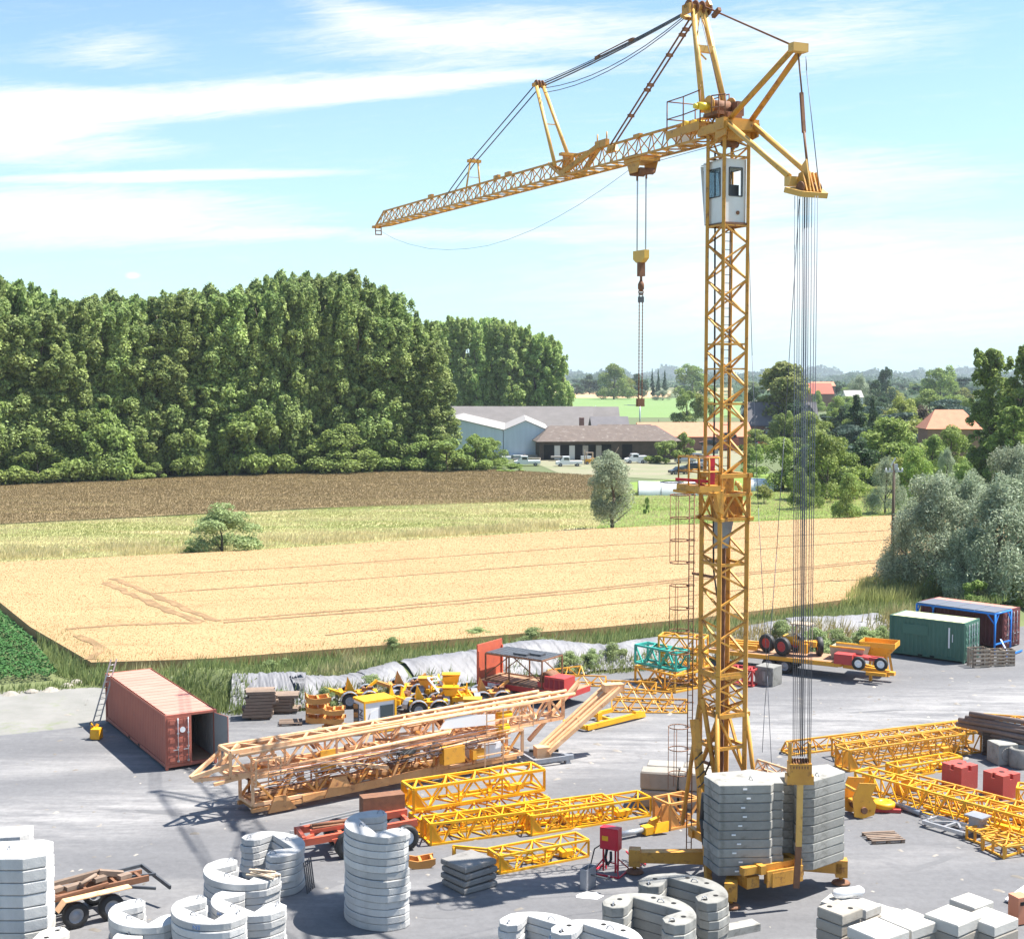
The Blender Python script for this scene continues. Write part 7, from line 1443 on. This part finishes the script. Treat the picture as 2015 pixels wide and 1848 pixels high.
# ================================================================ SLAB STACKS
def cpoly(R=1.6, n=15, a0=116, a1=244, notch=0):
    P_ = [(.19+R*math.cos(math.radians(a0+(a1-a0)*i/n)), R*math.sin(math.radians(a0+(a1-a0)*i/n))) for i in range(n+1)]
    return P_+[(-.1, -1.45), (.12, -1.42), (.36, -1.22), (.36, -.90), (.12, -.66), (-.12, -.66), (-.70, -.84), (-.70, .84), (-.12, .66), (.12, .66), (.36, .90), (.36, 1.22), (.12, 1.42), (-.1, 1.45)]
LAST = [None]
def cstack(u, v, ang, n, mt, lab, grp, h=.245, R=1.4, holes=False, seed=0, loops=True):
    z = n*h; c = G(u, v, z); r = random.Random(seed); s = R/1.4; pol = [(x*s, y*s) for x, y in cpoly()]
    hs = [(-1.06*s, .35*s), (-1.06*s, -.35*s), (-.35*s, 1.1*s), (-.35*s, -1.1*s), (.14*s, 1.02*s), (.14*s, -1.02*s)] if holes else ()
    def mesh(top): return slab_mesh('', pol, h-.012, None, .02, loops=[(-.9*s, .0, .3), (.15*s, 1.0*s, 1.2), (.15*s, -1.0*s, 2)] if top and loops else (), holes=hs if top else ()).mesh('curved_slab', [M_[mt], M_['hole_shade'], M_['steel'], M_['dsteel']], Vector((0, 0, 0)))
    a, b = mesh(False), mesh(True)
    for k in range(n):
        LAST[0] = slab_thing(b if k == n-1 else a, (c.x+r.uniform(-.03, .03), c.y+r.uniform(-.03, .03), k*h), math.radians(ang+r.uniform(-1.6, 1.6)), ordinal_stack(k, n)+' of '+lab, grp, 'concrete slab', 'curved_slab')
    return c, z, bpy.data.objects[-1] if False else LAST[0]
cstack(760, 1617, 26, 13, 'conc_w', 'the tallest white curved stack standing alone', 'tall curved stack', seed=1)
cstack(519, 1662, 215, 6, 'conc_w', 'the curved stack behind the timber topped one', 'white curved slabs', seed=2)
c3, z3, _ = cstack(488, 1708, 52, 6, 'conc_w', 'the curved stack carrying loose timber', 'white curved slabs', seed=3, R=1.42)
cstack(300, 1790, 50, 5, 'conc_w', 'the small curved stack right of the lorry chassis', 'white curved slabs', seed=4, R=1.3)
ST5 = cstack(424, 1784, 50, 7, 'conc_w', 'the middle of three curved stacks at lower left', 'white curved slabs', seed=5, R=1.3)
ST6 = cstack(500, 1768, 50, 5, 'conc_w', 'the curved stack in front of the timber topped one', 'white curved slabs', seed=6, R=1.35)
cstack(180, 1836, 85, 4, 'conc_s', 'the beige curved stack at the lower left edge', 'white curved slabs', seed=7, R=1.6, holes=True)
cstack(1337, 1751, 232, 5, 'conc_g', 'the grey curved stack touching the crane chassis', 'grey curved slabs', seed=8, holes=True, R=1.48, h=.3)
cstack(1268, 1792, 232, 5, 'conc_g', 'the grey curved stack second from the crane', 'grey curved slabs', seed=9, holes=True, R=1.48, h=.325)
cstack(1052, 1825, 232, 5, 'conc_w', 'the white curved stack farthest left at the bottom middle', 'bottom middle curved slabs', seed=10, R=1.3)
cstack(1165, 1846, 232, 7, 'conc_w', 'the holed curved stack at the bottom edge', 'bottom middle curved slabs', seed=11, holes=True, R=1.42)
def mark(body, st, ang, wa, size):
    c, z, o = st; a = math.radians(wa); R = 1.37; p = Vector((o.location.x+R*math.cos(a), o.location.y+R*math.sin(a), z-.13)); X = Matrix.Translation(p) @ Matrix.Rotation(a+PI/2, 4, 'Z') @ Matrix.Rotation(PI/2, 4, 'X')
    W0 = Matrix.Translation(o.location) @ Matrix.Rotation(o.rotation_euler.z, 4, 'Z'); ORG[o.name] = Vector((0, 0, 0)); textmesh(body, size, W0.inverted() @ X, mat('blue_marking', (.08, .16, .35), rough=.7), o)
mark('POTAIN', ST6, 50, 236, .17); mark('N3', ST5, 50, 258, .2)
# loose timber on a stack
r = random.Random(5); base = G(518, 1724, z3)
for k in range(7): m = MB(); m.box((0, 0, 0), (.95, .09, .05)); o = m.build('timber_offcut', M_['pale_wood'], None, 'loose timber offcut, %s of the bundle lying on a curved slab stack' % ORD[k], 'timber offcut', 'timber on the curved stack'); o.location = (base.x+r.uniform(-.12, .12), base.y+r.uniform(-.15, .15), z3+.01+.055*(k//3)); o.rotation_euler = (0, 0, r.uniform(-.75, -.1))
# straight thick slabs at the left edge
def straight(u, v, n, h, lab, poly, ang, mt='conc_w', seed=0, mt2=None):
    c = G(u, v, n*h); r = random.Random(seed)
    for k in range(n):
        me = slab_mesh('', poly, h-.02, None, .03, loops=((-.3, 0, .4),) if k == n-1 else ()).mesh('thick_slab', [M_[mt2 if mt2 and k < 2 else mt], M_['hole_shade'], M_['steel']], Vector((0, 0, 0)))
        slab_thing(me, (c.x+r.uniform(-.02, .02), c.y, k*h), math.radians(ang+r.uniform(-.5, .5)), ordinal_stack(k, n)+' of '+lab, 'thick slabs at the left edge', 'concrete slab', 'thick_slab')
straight(38, 1668, 8, .40, 'the thick straight stack at the left edge', [(-1.35, -.75), (.3, -.98), (.95, -.72), (.95, .55), (.6, .8), (-1.35, .8)], 8, seed=1, mt2='conc_s')
straight(12, 1634, 7, .42, 'the thick stack partly hidden at the far left edge', [(-1.1, -.6), (.55, -.6), (.8, -.3), (.8, .5), (-1.1, .5)], 10, seed=2)
# lorry chassis with tandem wheels at lower left
def lorry():
    X, L, a, p = FG(112, 1836, 312, 1788); t = thing('lorry_chassis', 'rusty lorry chassis with tandem wheels and tan fenders at lower left', 'lorry chassis', p); L = 3.9; X = X @ Matrix.Scale(.86, 4)
    for x in (.75, 2.15):
        for y in (.1, 1.95): add_wheel(t, X, (x, y, .5), .5, .32, 'steel')
    for y in (.02, 1.98):
        m = MB(X); m.plate([(.0, y-.2, 1.0), (.3, y-.2, 1.2), (2.9, y-.2, 1.2), (2.9, y+.2, 1.2), (.3, y+.2, 1.2), (.0, y+.2, 1.0)][:0] or [(.3, y-.22, 1.2), (2.9, y-.22, 1.2), (2.9, y+.22, 1.2), (.3, y+.22, 1.2)], .04); m.plate([(.0, y-.22, .85), (.3, y-.22, 1.2), (.3, y+.22, 1.2), (.0, y+.22, .85)], .04); m.build('mudguard', M_['pink'], t)
    m = MB(X)
    for y in (.65, 1.4): m.bar((-.4, y, 1.1), (L, y, 1.1), .12, .24)
    for x in (.2, 1.4, 2.6, 3.6): m.bar((x, .65, 1.1), (x, 1.4, 1.1), .12, .2)
    m.bar((0, .4, 1.2), (2.2, .5, 1.3), .1); m.build('chassis_rails', M_['rusty'], t); m = MB(X)
    for x, y, w in ((1.0, 1.0, .7), (2.1, 1.2, .5), (.4, 1.1, .4), (3.0, .9, .5)): m.box((x, y, 1.3), (w, .3, .16), .2)
    m.bar((0, 1.5, 1.35), (2.4, 1.7, 1.4), .2, .16); m.bar((2.2, 1.5, 1.45), (3.1, 1.3, 1.25), .22, .2); m.tube((1.2, .8, 1.4), (2.0, 1.3, 1.45), .08); m.build('coupling_gear', M_['wood'], t)
    m = MB(X); m.bar((2.9, .2, 1.1), (3.9, -.1, .9), .1); m.bar((2.9, 1.8, 1.2), (4.1, 1.9, 1.2), .08, .12); m.bar((4.1, 1.9, 1.2), (4.5, -.1, .8), .08, .16); m.bar((3.0, 1.2, 1.15), (4.3, .9, 1.1), .08); m.build('rear_bumper', M_['dsteel'], t)
lorry()
# concrete blocks at lower right
def blk(u, v, ang, sx, sy, h, n, lab, mt='conc_s', holes=()):
    c = G(u, v, n*h); r = random.Random(int(u))
    for k in range(n):
        top = k == n-1; me = boxslab('concrete_block', sx*r.uniform(.97, 1), sy*r.uniform(.97, 1), h-.015, mt if top or mt != 'conc_s' else 'conc_b', .035, (), holes if top else ())
        slab_thing(me, (c.x+r.uniform(-.03, .03), c.y+r.uniform(-.03, .03), k*h), math.radians(ang+r.uniform(-2, 2)), (ordinal_stack(k, n).replace('slab', 'block')+' of '+lab), 'square concrete blocks at lower right', 'concrete block', 'concrete_block')
blk(1652, 1783, 40, 1.02, 1.0, .36, 4, 'the grey square stack with two holes nearest the crane', 'conc_b', [(-.2, .25), (.2, -.25)])
blk(1700, 1778, 40, .85, .8, .33, 2, 'the low pair behind the two holed stack', 'conc_s'); blk(1738, 1800, 38, 1.7, 1.5, .22, 1, 'the broad white slab lying behind the block stacks', 'conc_w')
blk(1730, 1826, 36, 1.36, 1.3, .38, 3, 'the nearest stack cut by the bottom edge', 'conc_s'); blk(1790, 1807, 36, 1.36, 1.3, .36, 3, 'the second stack right of the two holed one', 'conc_s')
blk(1876, 1799, 37, 1.3, 1.25, .4, 3, 'the middle right stack', 'conc_s'); blk(1950, 1802, 37, 1.25, 1.2, .36, 3, 'the rightmost stack', 'conc_s'); blk(1912, 1770, 37, 1.0, 1.0, .34, 3, 'the rear stack between the two right ones', 'conc_s')
X = XG(2005, 1815, 20); m = MB(X); m.box((0, 0, .5), (.5, .5, .9)); m.m = 1; m.box((-.1, -.26, .75), (.15, .03, .12)); m.build('small_red_block', [M_['tile_o'], M_['hole_shade']], None, 'small reddish block right of the rightmost concrete stack', 'block')
m = MB(); q = G(1392, 1848); X = XG(1410, 1842, 25); m = MB(X); m.box((.6, 0, .12), (1.9, .5, .24)); m.build('kerb_block', M_['conc_g'], None, 'low grey kerb block on the ground below the front crane foot', 'kerb block')
X = XG(1690, 1788, -35); m = MB(X); m.prism([(-1.2, -.4), (1.3, -.4), (1.3, .5), (-1.2, .5)], 0, .12); m.build('base_plate', M_['conc_s'], None, 'flat pale slab under the right outrigger of the crane', 'slab')
# white bag on the right outrigger slab, sandbags
X = XG(1668, 1772, 10); m = MB(X); m.lathe((0, 0, .3), [(.02, -.6), (.16, -.5), (.2, -.2), (.17, .2), (.2, .45), (.1, .6), (.02, .65)], ax=(1, .1, 0), n=10); m.build('white_sack', M_['clean'], None, 'slumped white sack under the right outrigger arm', 'sack')
# ================================================================ BACKGROUND BUILDINGS
def gable(name, lab, p, ang, w, d, he, hr, wall, roof, over=.3, cat='building', parts=True, hip=0):
    # local x along ridge (length w), y depth d, eave he, ridge hr
    X = Matrix.Translation((p.x, p.y, 0)) @ Matrix.Rotation(math.radians(ang), 4, 'Z'); t = thing(name, lab, cat, X.translation)
    m = MB(X); m.add([(0, 0, 0), (w, 0, 0), (w, d, 0), (0, d, 0), (0, 0, he), (w, 0, he), (w, d, he), (0, d, he)]+([(0, d/2, hr-.05), (w, d/2, hr-.05)] if not hip else []), [(0, 1, 5, 4), (2, 3, 7, 6), (1, 2, 6, 9, 5) if not hip else (1, 2, 6, 5), (3, 0, 4, 8, 7) if not hip else (3, 0, 4, 7)]); m.build('wall', wall, t)
    m = MB(X); o = over; s = (hr-he)/(d/2); q = he-o*s
    for (ya, yb) in ((-o, d/2), (d+o, d/2)): m.plate([(-o, ya, q), (w+o, ya, q), (w+o-hip, yb, hr), (-o+hip, yb, hr)] if ya < 0 else [(w+o, ya, q), (-o, ya, q), (-o+hip, yb, hr), (w+o-hip, yb, hr)], .12)
    if hip: m.plate([(-o, d+o, q), (-o, -o, q), (-o+hip, d/2, hr)], .12); m.plate([(w+o, -o, q), (w+o, d+o, q), (w+o-hip, d/2, hr)], .12)
    m.build('roof', roof, t); return t, X
def opening(t, X, x, z, w, h, m, name='window', y=-.03): b = MB(X); b.box((x, y, z+h/2), (w, .08, h)); return b.build(name, m, t)
def GY(u, Y): v = ray(u, 738); return Vector((v.x/v.y*Y, Y, 0))
# twin gabled blue shed (gables toward the photographer): build with ridge along depth
def shedx(u0, u1, Y, he, hr, dep, lab, wall, roof, name='storage_shed'):
    a_, b_ = GY(u0, Y), GY(u1, Y); t, X = gable(name, lab, Vector((b_.x, b_.y, 0)), 90, dep, b_.x-a_.x, he, hr, wall, roof); return t, X
t, X = shedx(806, 990, 300, 6.3, 8.7, 42, 'pale blue sheet metal shed with low gable beside the left wood', M_['shed'], M_['shedroof'])
t, X = shedx(991, 1079, 300, 6.2, 8.3, 40, 'second shed gable with light roof joined right of the blue shed', M_['shed'], M_['shedroof'])
t, X = gable('long_hall', 'long grey roofed hall behind the blue sheds', GY(828, 352), -2, 44, 26, 4.2, 9.9, M_['darkwall'], M_['fibre'])
t, X = gable('workshop', 'grey roofed workshop with a strip of windows right of the long hall', GY(1090, 365), 0, 17.5, 16, 5.2, 9.6, M_['plaster'], M_['fibre'])
for k in range(9): opening(t, X, 1.2+k*1.8, 3.6, 1.3, .9, M_['win'])
gable('outbuilding', 'dark roofed outbuilding between workshop and old barn', GY(1168, 340), 4, 9, 9, 4.6, 7.8, M_['darkwall'], M_['slate']); gable('outbuilding', 'brown roofed outbuilding right of the dark roofed one', GY(1183, 318), 2, 12, 9, 4.2, 6.6, M_['darkwall'], M_['tile_b'])
t, X = gable('old_barn', 'old barn with mossy brown tiled roof and open dark bays', GY(1062, 293), 6, 30, 15, 4.3, 7.1, M_['darkwall'], M_['tile_b'], .8, hip=4)
for x in (2.0, 5.6, 8.2, 11.0, 14.4, 19): opening(t, X, x, .1, 2.2, 3.2, M_['hole_shade'], 'bay_shade_panel')  # black panels on the wall stand for shade inside the bays
for x in (3.8, 7.0, 9.9, 12.8): opening(t, X, x, .1, 1.2, 3.0, M_['plaster'] if x < 8 else M_['conc_b'], 'wall_panel', -.05)
m = MB(X); m.box((10.4, 8.6, 7.7), (1.0, 1.0, 2.2)); m.build('chimney', M_['brick'], t)
t, X = gable('tiled_barn', 'long barn with bright orange tiled roof behind the mast', GY(1262, 330), 2, 27, 12, 3.5, 6.6, M_['brick'], M_['tile_o'])
t, X = gable('brick_house', 'brick house with dark slate roof half hidden by the lime tree', GY(1474, 372), 0, 19, 9, 4.8, 10.8, M_['brick'], M_['slate'])
for x in (2.2, 5.2, 14): opening(t, X, x, 1.0, 1.1, 1.8, M_['clean'])
t, X = shedx(1572, 1615, 366, 6.0, 10.2, 9, 'grey rendered gable end behind the ballast cables', M_['conc_g'], M_['slate'], 'house')
gable('red_roofed_house', 'distant house with red tiled roof right of the lime tree', GY(1594, 690), 8, 12.5, 9, 9, 14, M_['brick'], M_['tile_r'])[0]; gable('house', 'distant low orange roof just behind the red roofed house', GY(1600, 790), 4, 13, 8, 12, 14.2, M_['brick'], M_['tile_o'])
t, X = gable('hip_roofed_house', 'house with orange hipped roof left of the tall right poplars', GY(1828, 285), -4, 10.6, 9, 7.4, 10.9, M_['brick'], M_['tile_o'], .5, hip=2.9)
gable('white_roofed_house', 'distant pale roof between dark conifers', GY(1666, 640), 3, 8, 8, 8, 11.0, M_['plaster'], M_['shedroof']); gable('white_farmhouse', 'small white farmhouse beyond the far wheat field', GY(1204, 1180), 0, 12, 9, 3.4, 8, M_['clean'], M_['tile_b'])
gable('house', 'pale roofed house glimpsed right of the mast among trees', GY(1472, 520), 10, 9, 8, 5.0, 8.5, M_['plaster'], M_['shedroof'])
def tunnel(u0, u1, Y, R, L, ang, lab):
    a_, b_ = GY(u0, Y), GY(u1, Y); L = L or (b_-a_).length; X = Matrix.Translation(a_) @ Matrix.Rotation(math.radians(ang), 4, 'Z'); t = thing('polytunnel', lab, 'polytunnel', a_); m = MB(X); n = 14; V = []; N_ = int(L/1.5)
    for i in range(N_+1):
        for k in range(n+1): an = PI*k/n; V.append((L*i/N_, -R*math.cos(an)+R, R*.85*math.sin(an)+(.05*math.sin(i*2.4+k))))
    m.add(V, [(i*(n+1)+k, (i+1)*(n+1)+k, (i+1)*(n+1)+k+1, i*(n+1)+k+1) for i in range(N_) for k in range(n)], True); m.build('plastic_cover', M_['poly'], t); m = MB(X)
    for i in range(0, N_+1, 2): m = MB(X); m.path([(L*i/N_, -R*1.01*math.cos(PI*k/n)+R, R*.865*math.sin(PI*k/n)) for k in range(n+1)], .05, 4); m.build('hoop', M_['dsteel'], t)
tunnel(1258, 1392, 206, 2.4, None, -4, 'low white polytunnel left of the mast'); tunnel(1473, 1526, 214, 2.3, None, -20, 'grey white polytunnel right of the mast')
# vehicles in the farm yard
def van(u, v, ang, lab, col='clean', L=5.2, name='van', cat='van', h=2.0, bed=True):
    X = XG(u, v, ang); t = thing(name, lab, cat, X.translation); m = MB(X)
    prof = [(0, .35), (0, .95), (.75, 1.15), (1.35, h), (2.7, h), (2.7, .35)]
    m.add([(x, -.9, z) for x, z in prof]+[(x, .9, z) for x, z in prof], [tuple(range(6)), tuple(range(6, 12))[::-1]]+[(i, 6+i, 6+(i+1) % 6, (i+1) % 6) for i in range(6)]); m.build('body', M_[col], t)
    m = MB(X); m.box((L/2+1.3, 0, .85), (L-2.6, 1.9, .5) if bed else (L-2.6, 1.8, h-.6)); m.box((L/2+1.3, 0, .5), (L-2.6, 1.5, .2)); m.build('load_bed', M_[col], t)
    m = MB(X); m.plate([(.82, -.8, 1.2), (.82, .8, 1.2), (1.32, .8, h-.1), (1.32, -.8, h-.1)], .06); m.box((1.9, -.91, 1.55), (.8, .04, .5)); m.box((2.4, -.91, 1.5), (.3, .04, .45)); m.build('window', M_['win'], t)
    for x in (.8, L-1.0):
        for y in (-.85, .85): add_wheel(t, X, (x, y, .35), .35, .22)
van(1012, 917, 4, 'white pickup van farther left in front of the old barn'); van(1094, 918, 6, 'white pickup van beside the small yellow forklift')
van(1230, 912, 10, 'small white box van behind the single silvery willow', L=4.5, bed=False)
def forklift():
    X = XG(1152, 914, 5); t = thing('forklift', 'small yellow forklift with open cage right of the white vans', 'forklift', X.translation); m = MB(X); m.box((.8, 0, .7), (1.6, 1.1, .8)); m.box((1.5, 0, 1.0), (.5, 1.0, .6)); m.build('body', M_['amber'], t); m = MB(X)
    for x in (.2, 1.5):
        for y in (-.5, .5): m.bar((x, y, 1.0), (x, y, 2.4), .1)
    m.box((.85, 0, 2.4), (1.5, 1.1, .08)); m.bar((-.2, -.3, .1), (-.2, -.3, 3.0), .12); m.bar((-.2, .3, .1), (-.2, .3, 3.0), .12); m.build('mast_and_cage', M_['pale_wood'], t)
    for x in (.3, 1.4):
        for y in (-.55, .55): add_wheel(t, X, (x, y, .3), .3, .2)
forklift()
def car(u, v, ang, col, lab, z=0):
    X = XG(u, v, ang, z); t = thing('parked_car', lab, 'car', X.translation, 'cars in the farm yard'); m = MB(X); pr = [(0, .3), (0, .75), (.9, .9), (1.5, 1.4), (2.9, 1.42), (3.7, .95), (4.2, .85), (4.2, .3)]
    n = len(pr); m.add([(x, -.8+(.12 if z_ > 1 else 0), z_) for x, z_ in pr]+[(x, .8-(.12 if z_ > 1 else 0), z_) for x, z_ in pr], [tuple(range(n)), tuple(range(n, 2*n))[::-1]]+[(i, n+i, n+(i+1) % n, (i+1) % n) for i in range(n)]); m.build('body', col, t)
    m = MB(X); m.box((2.2, 0, 1.15), (1.7, 1.46, .34)); m.plate([(.98, -.65, .95), (.98, .65, .95), (1.48, .6, 1.36), (1.48, -.6, 1.36)], .04); m.build('window', M_['win'], t)
    for x in (.8, 3.3):
        for y in (-.75, .75): add_wheel(t, X, (x, y, .3), .3, .2)
silver_p = mat('silver_car_paint', (.4, .42, .45), rough=.3, metal=.5); darkp = mat('dark_car_paint', (.03, .035, .045), rough=.25)
CARS = [(1318, 934, 20, darkp, 'dark car with raised bonnet nearest the polytunnel'), (1340, 925, -10, darkp, 'black car behind the one nearest the polytunnel'), (1328, 912, 5, silver_p, 'silver car left of the mast platform'), (1350, 905, 12, silver_p, 'silver car partly hidden by the mast platform rail'), (1490, 890, -8, darkp, 'dark car right of the mast at yard height'), (1370, 918, 30, silver_p, 'pale car right behind the platform rail'), (1480, 882, 6, M_['crimson'], 'crimson car just right of the mast')]
for c in CARS: car(*c)
car(1414, 887, 0, darkp, 'dark car raised on a stack seen through the mast', 3.0)
m = MB(XG(1422, 887, 0)); m.box((2, 0, 1.5), (3.6, 1.4, 2.9)); m.build('rust_red_crate', M_['cont_red'], None, 'rust red box carrying the dark car behind the mast', 'container')
car(1376, 893, 0, darkp, 'dark car stacked on a crate left of the mast', 1.9); m = MB(XG(1380, 893, 0)); m.box((2, 0, .95), (3.6, 1.5, 1.85)); m.build('storage_crate', M_['steel'], None, 'grey box under the stacked dark car left of the mast', 'container')
m = MB(); r = random.Random(8)
t = thing('sheet_stack', 'pale stacks of panels and frames in front of the blue shed', 'panel stacks', G(1000, 905))
for k in range(26): g = G(r.uniform(985, 1160), r.uniform(893, 908)); m = MB(); m.box((g.x, g.y, r.uniform(.3, 1.0)), (r.uniform(1.5, 4), r.uniform(.8, 1.6), r.uniform(.2, .9)), r.uniform(-.2, .2)); m.build('panel_pile', [M_['shedroof'], M_['white'], M_['steel'], M_['conc_b']][k % 4], t)
# poles
def pole(u, vb, vt, r, lab, mt, name='pole', arm=None, cat='pole', lamp=None):
    b = G(u, vb); h = P(u, vt, b.y).z; t = thing(name, lab, cat, b); m = MB(); m.tube(b, (b.x, b.y, h), r, 8, r*.7); m.build('post', mt, t)
    if arm: m = MB(); m.bar((b.x, b.y, h), (b.x+arm, b.y, h+.1), r); m.box((b.x+arm*1.1, b.y, h+.08), (abs(arm)*.4, .3, .12)); m.build('lamp_arm', mt, t)
    return t, b, h
pole(1259, 850, 798, .28, 'grey lamp post standing by the green field beyond the barns', M_['galv'], 'street_lamp', -4, 'street lamp'); pole(1638, 876, 821, .16, 'slim lamp post in front of the dark conifers', M_['galv'], 'street_lamp', -2.2, 'street lamp')
pole(1120, 812, 792, .35, 'grey post beyond the workshop roof, left of the lamp post', M_['steel']); pole(1172, 815, 798, .2, 'thin post above the workshop roof', M_['steel']); pole(1215, 840, 815, .12, 'thin wooden post left of the grey lamp post', M_['bark']); pole(1296, 845, 825, .12, 'thin wooden post right of the grey lamp post', M_['bark'])
t, b, h = pole(1755, 1152, 912, .17, 'tall wooden utility pole with pale insulators in front of the silvery willow', M_['bark'], 'utility_pole', cat='utility pole')
m = MB(); m.box((b.x, b.y, h-.7), (1.5, .12, .12)); m.bar((b.x-.25, b.y, h-.2), (b.x+.1, b.y, h+.5), .1); m.box((b.x+.1, b.y-.15, h-.3), (.3, .3, .5))
m.build('cross_arm', M_['galv'], t)
for dx in (-.7, -.35, .35, .7): m = MB(); m.lathe((b.x+dx, b.y, h-.66), [(.05, 0), (.09, .08), (.06, .16), (.08, .22), (.02, .26)], n=8); m.build('insulator', M_['clean'], t)
# stones and rubble along the edge of the green crop
for k, (u, v) in enumerate([(20, 1366), (62, 1362), (100, 1358), (132, 1350), (150, 1343)]):
    g = G(u, v); m = MB(); r = random.Random(k); m.lathe((g.x, g.y, -.05), [(.45*r.uniform(.8, 1.4), 0), (.36, .12), (.16, .22), (.02, .25)], n=9, smooth=False); m.build('earth_clod', M_['conc_b'], None, 'pale earth clod along the green crop, %s from the left edge' % ORD[k], 'earth clod', 'earth clods by the green crop')
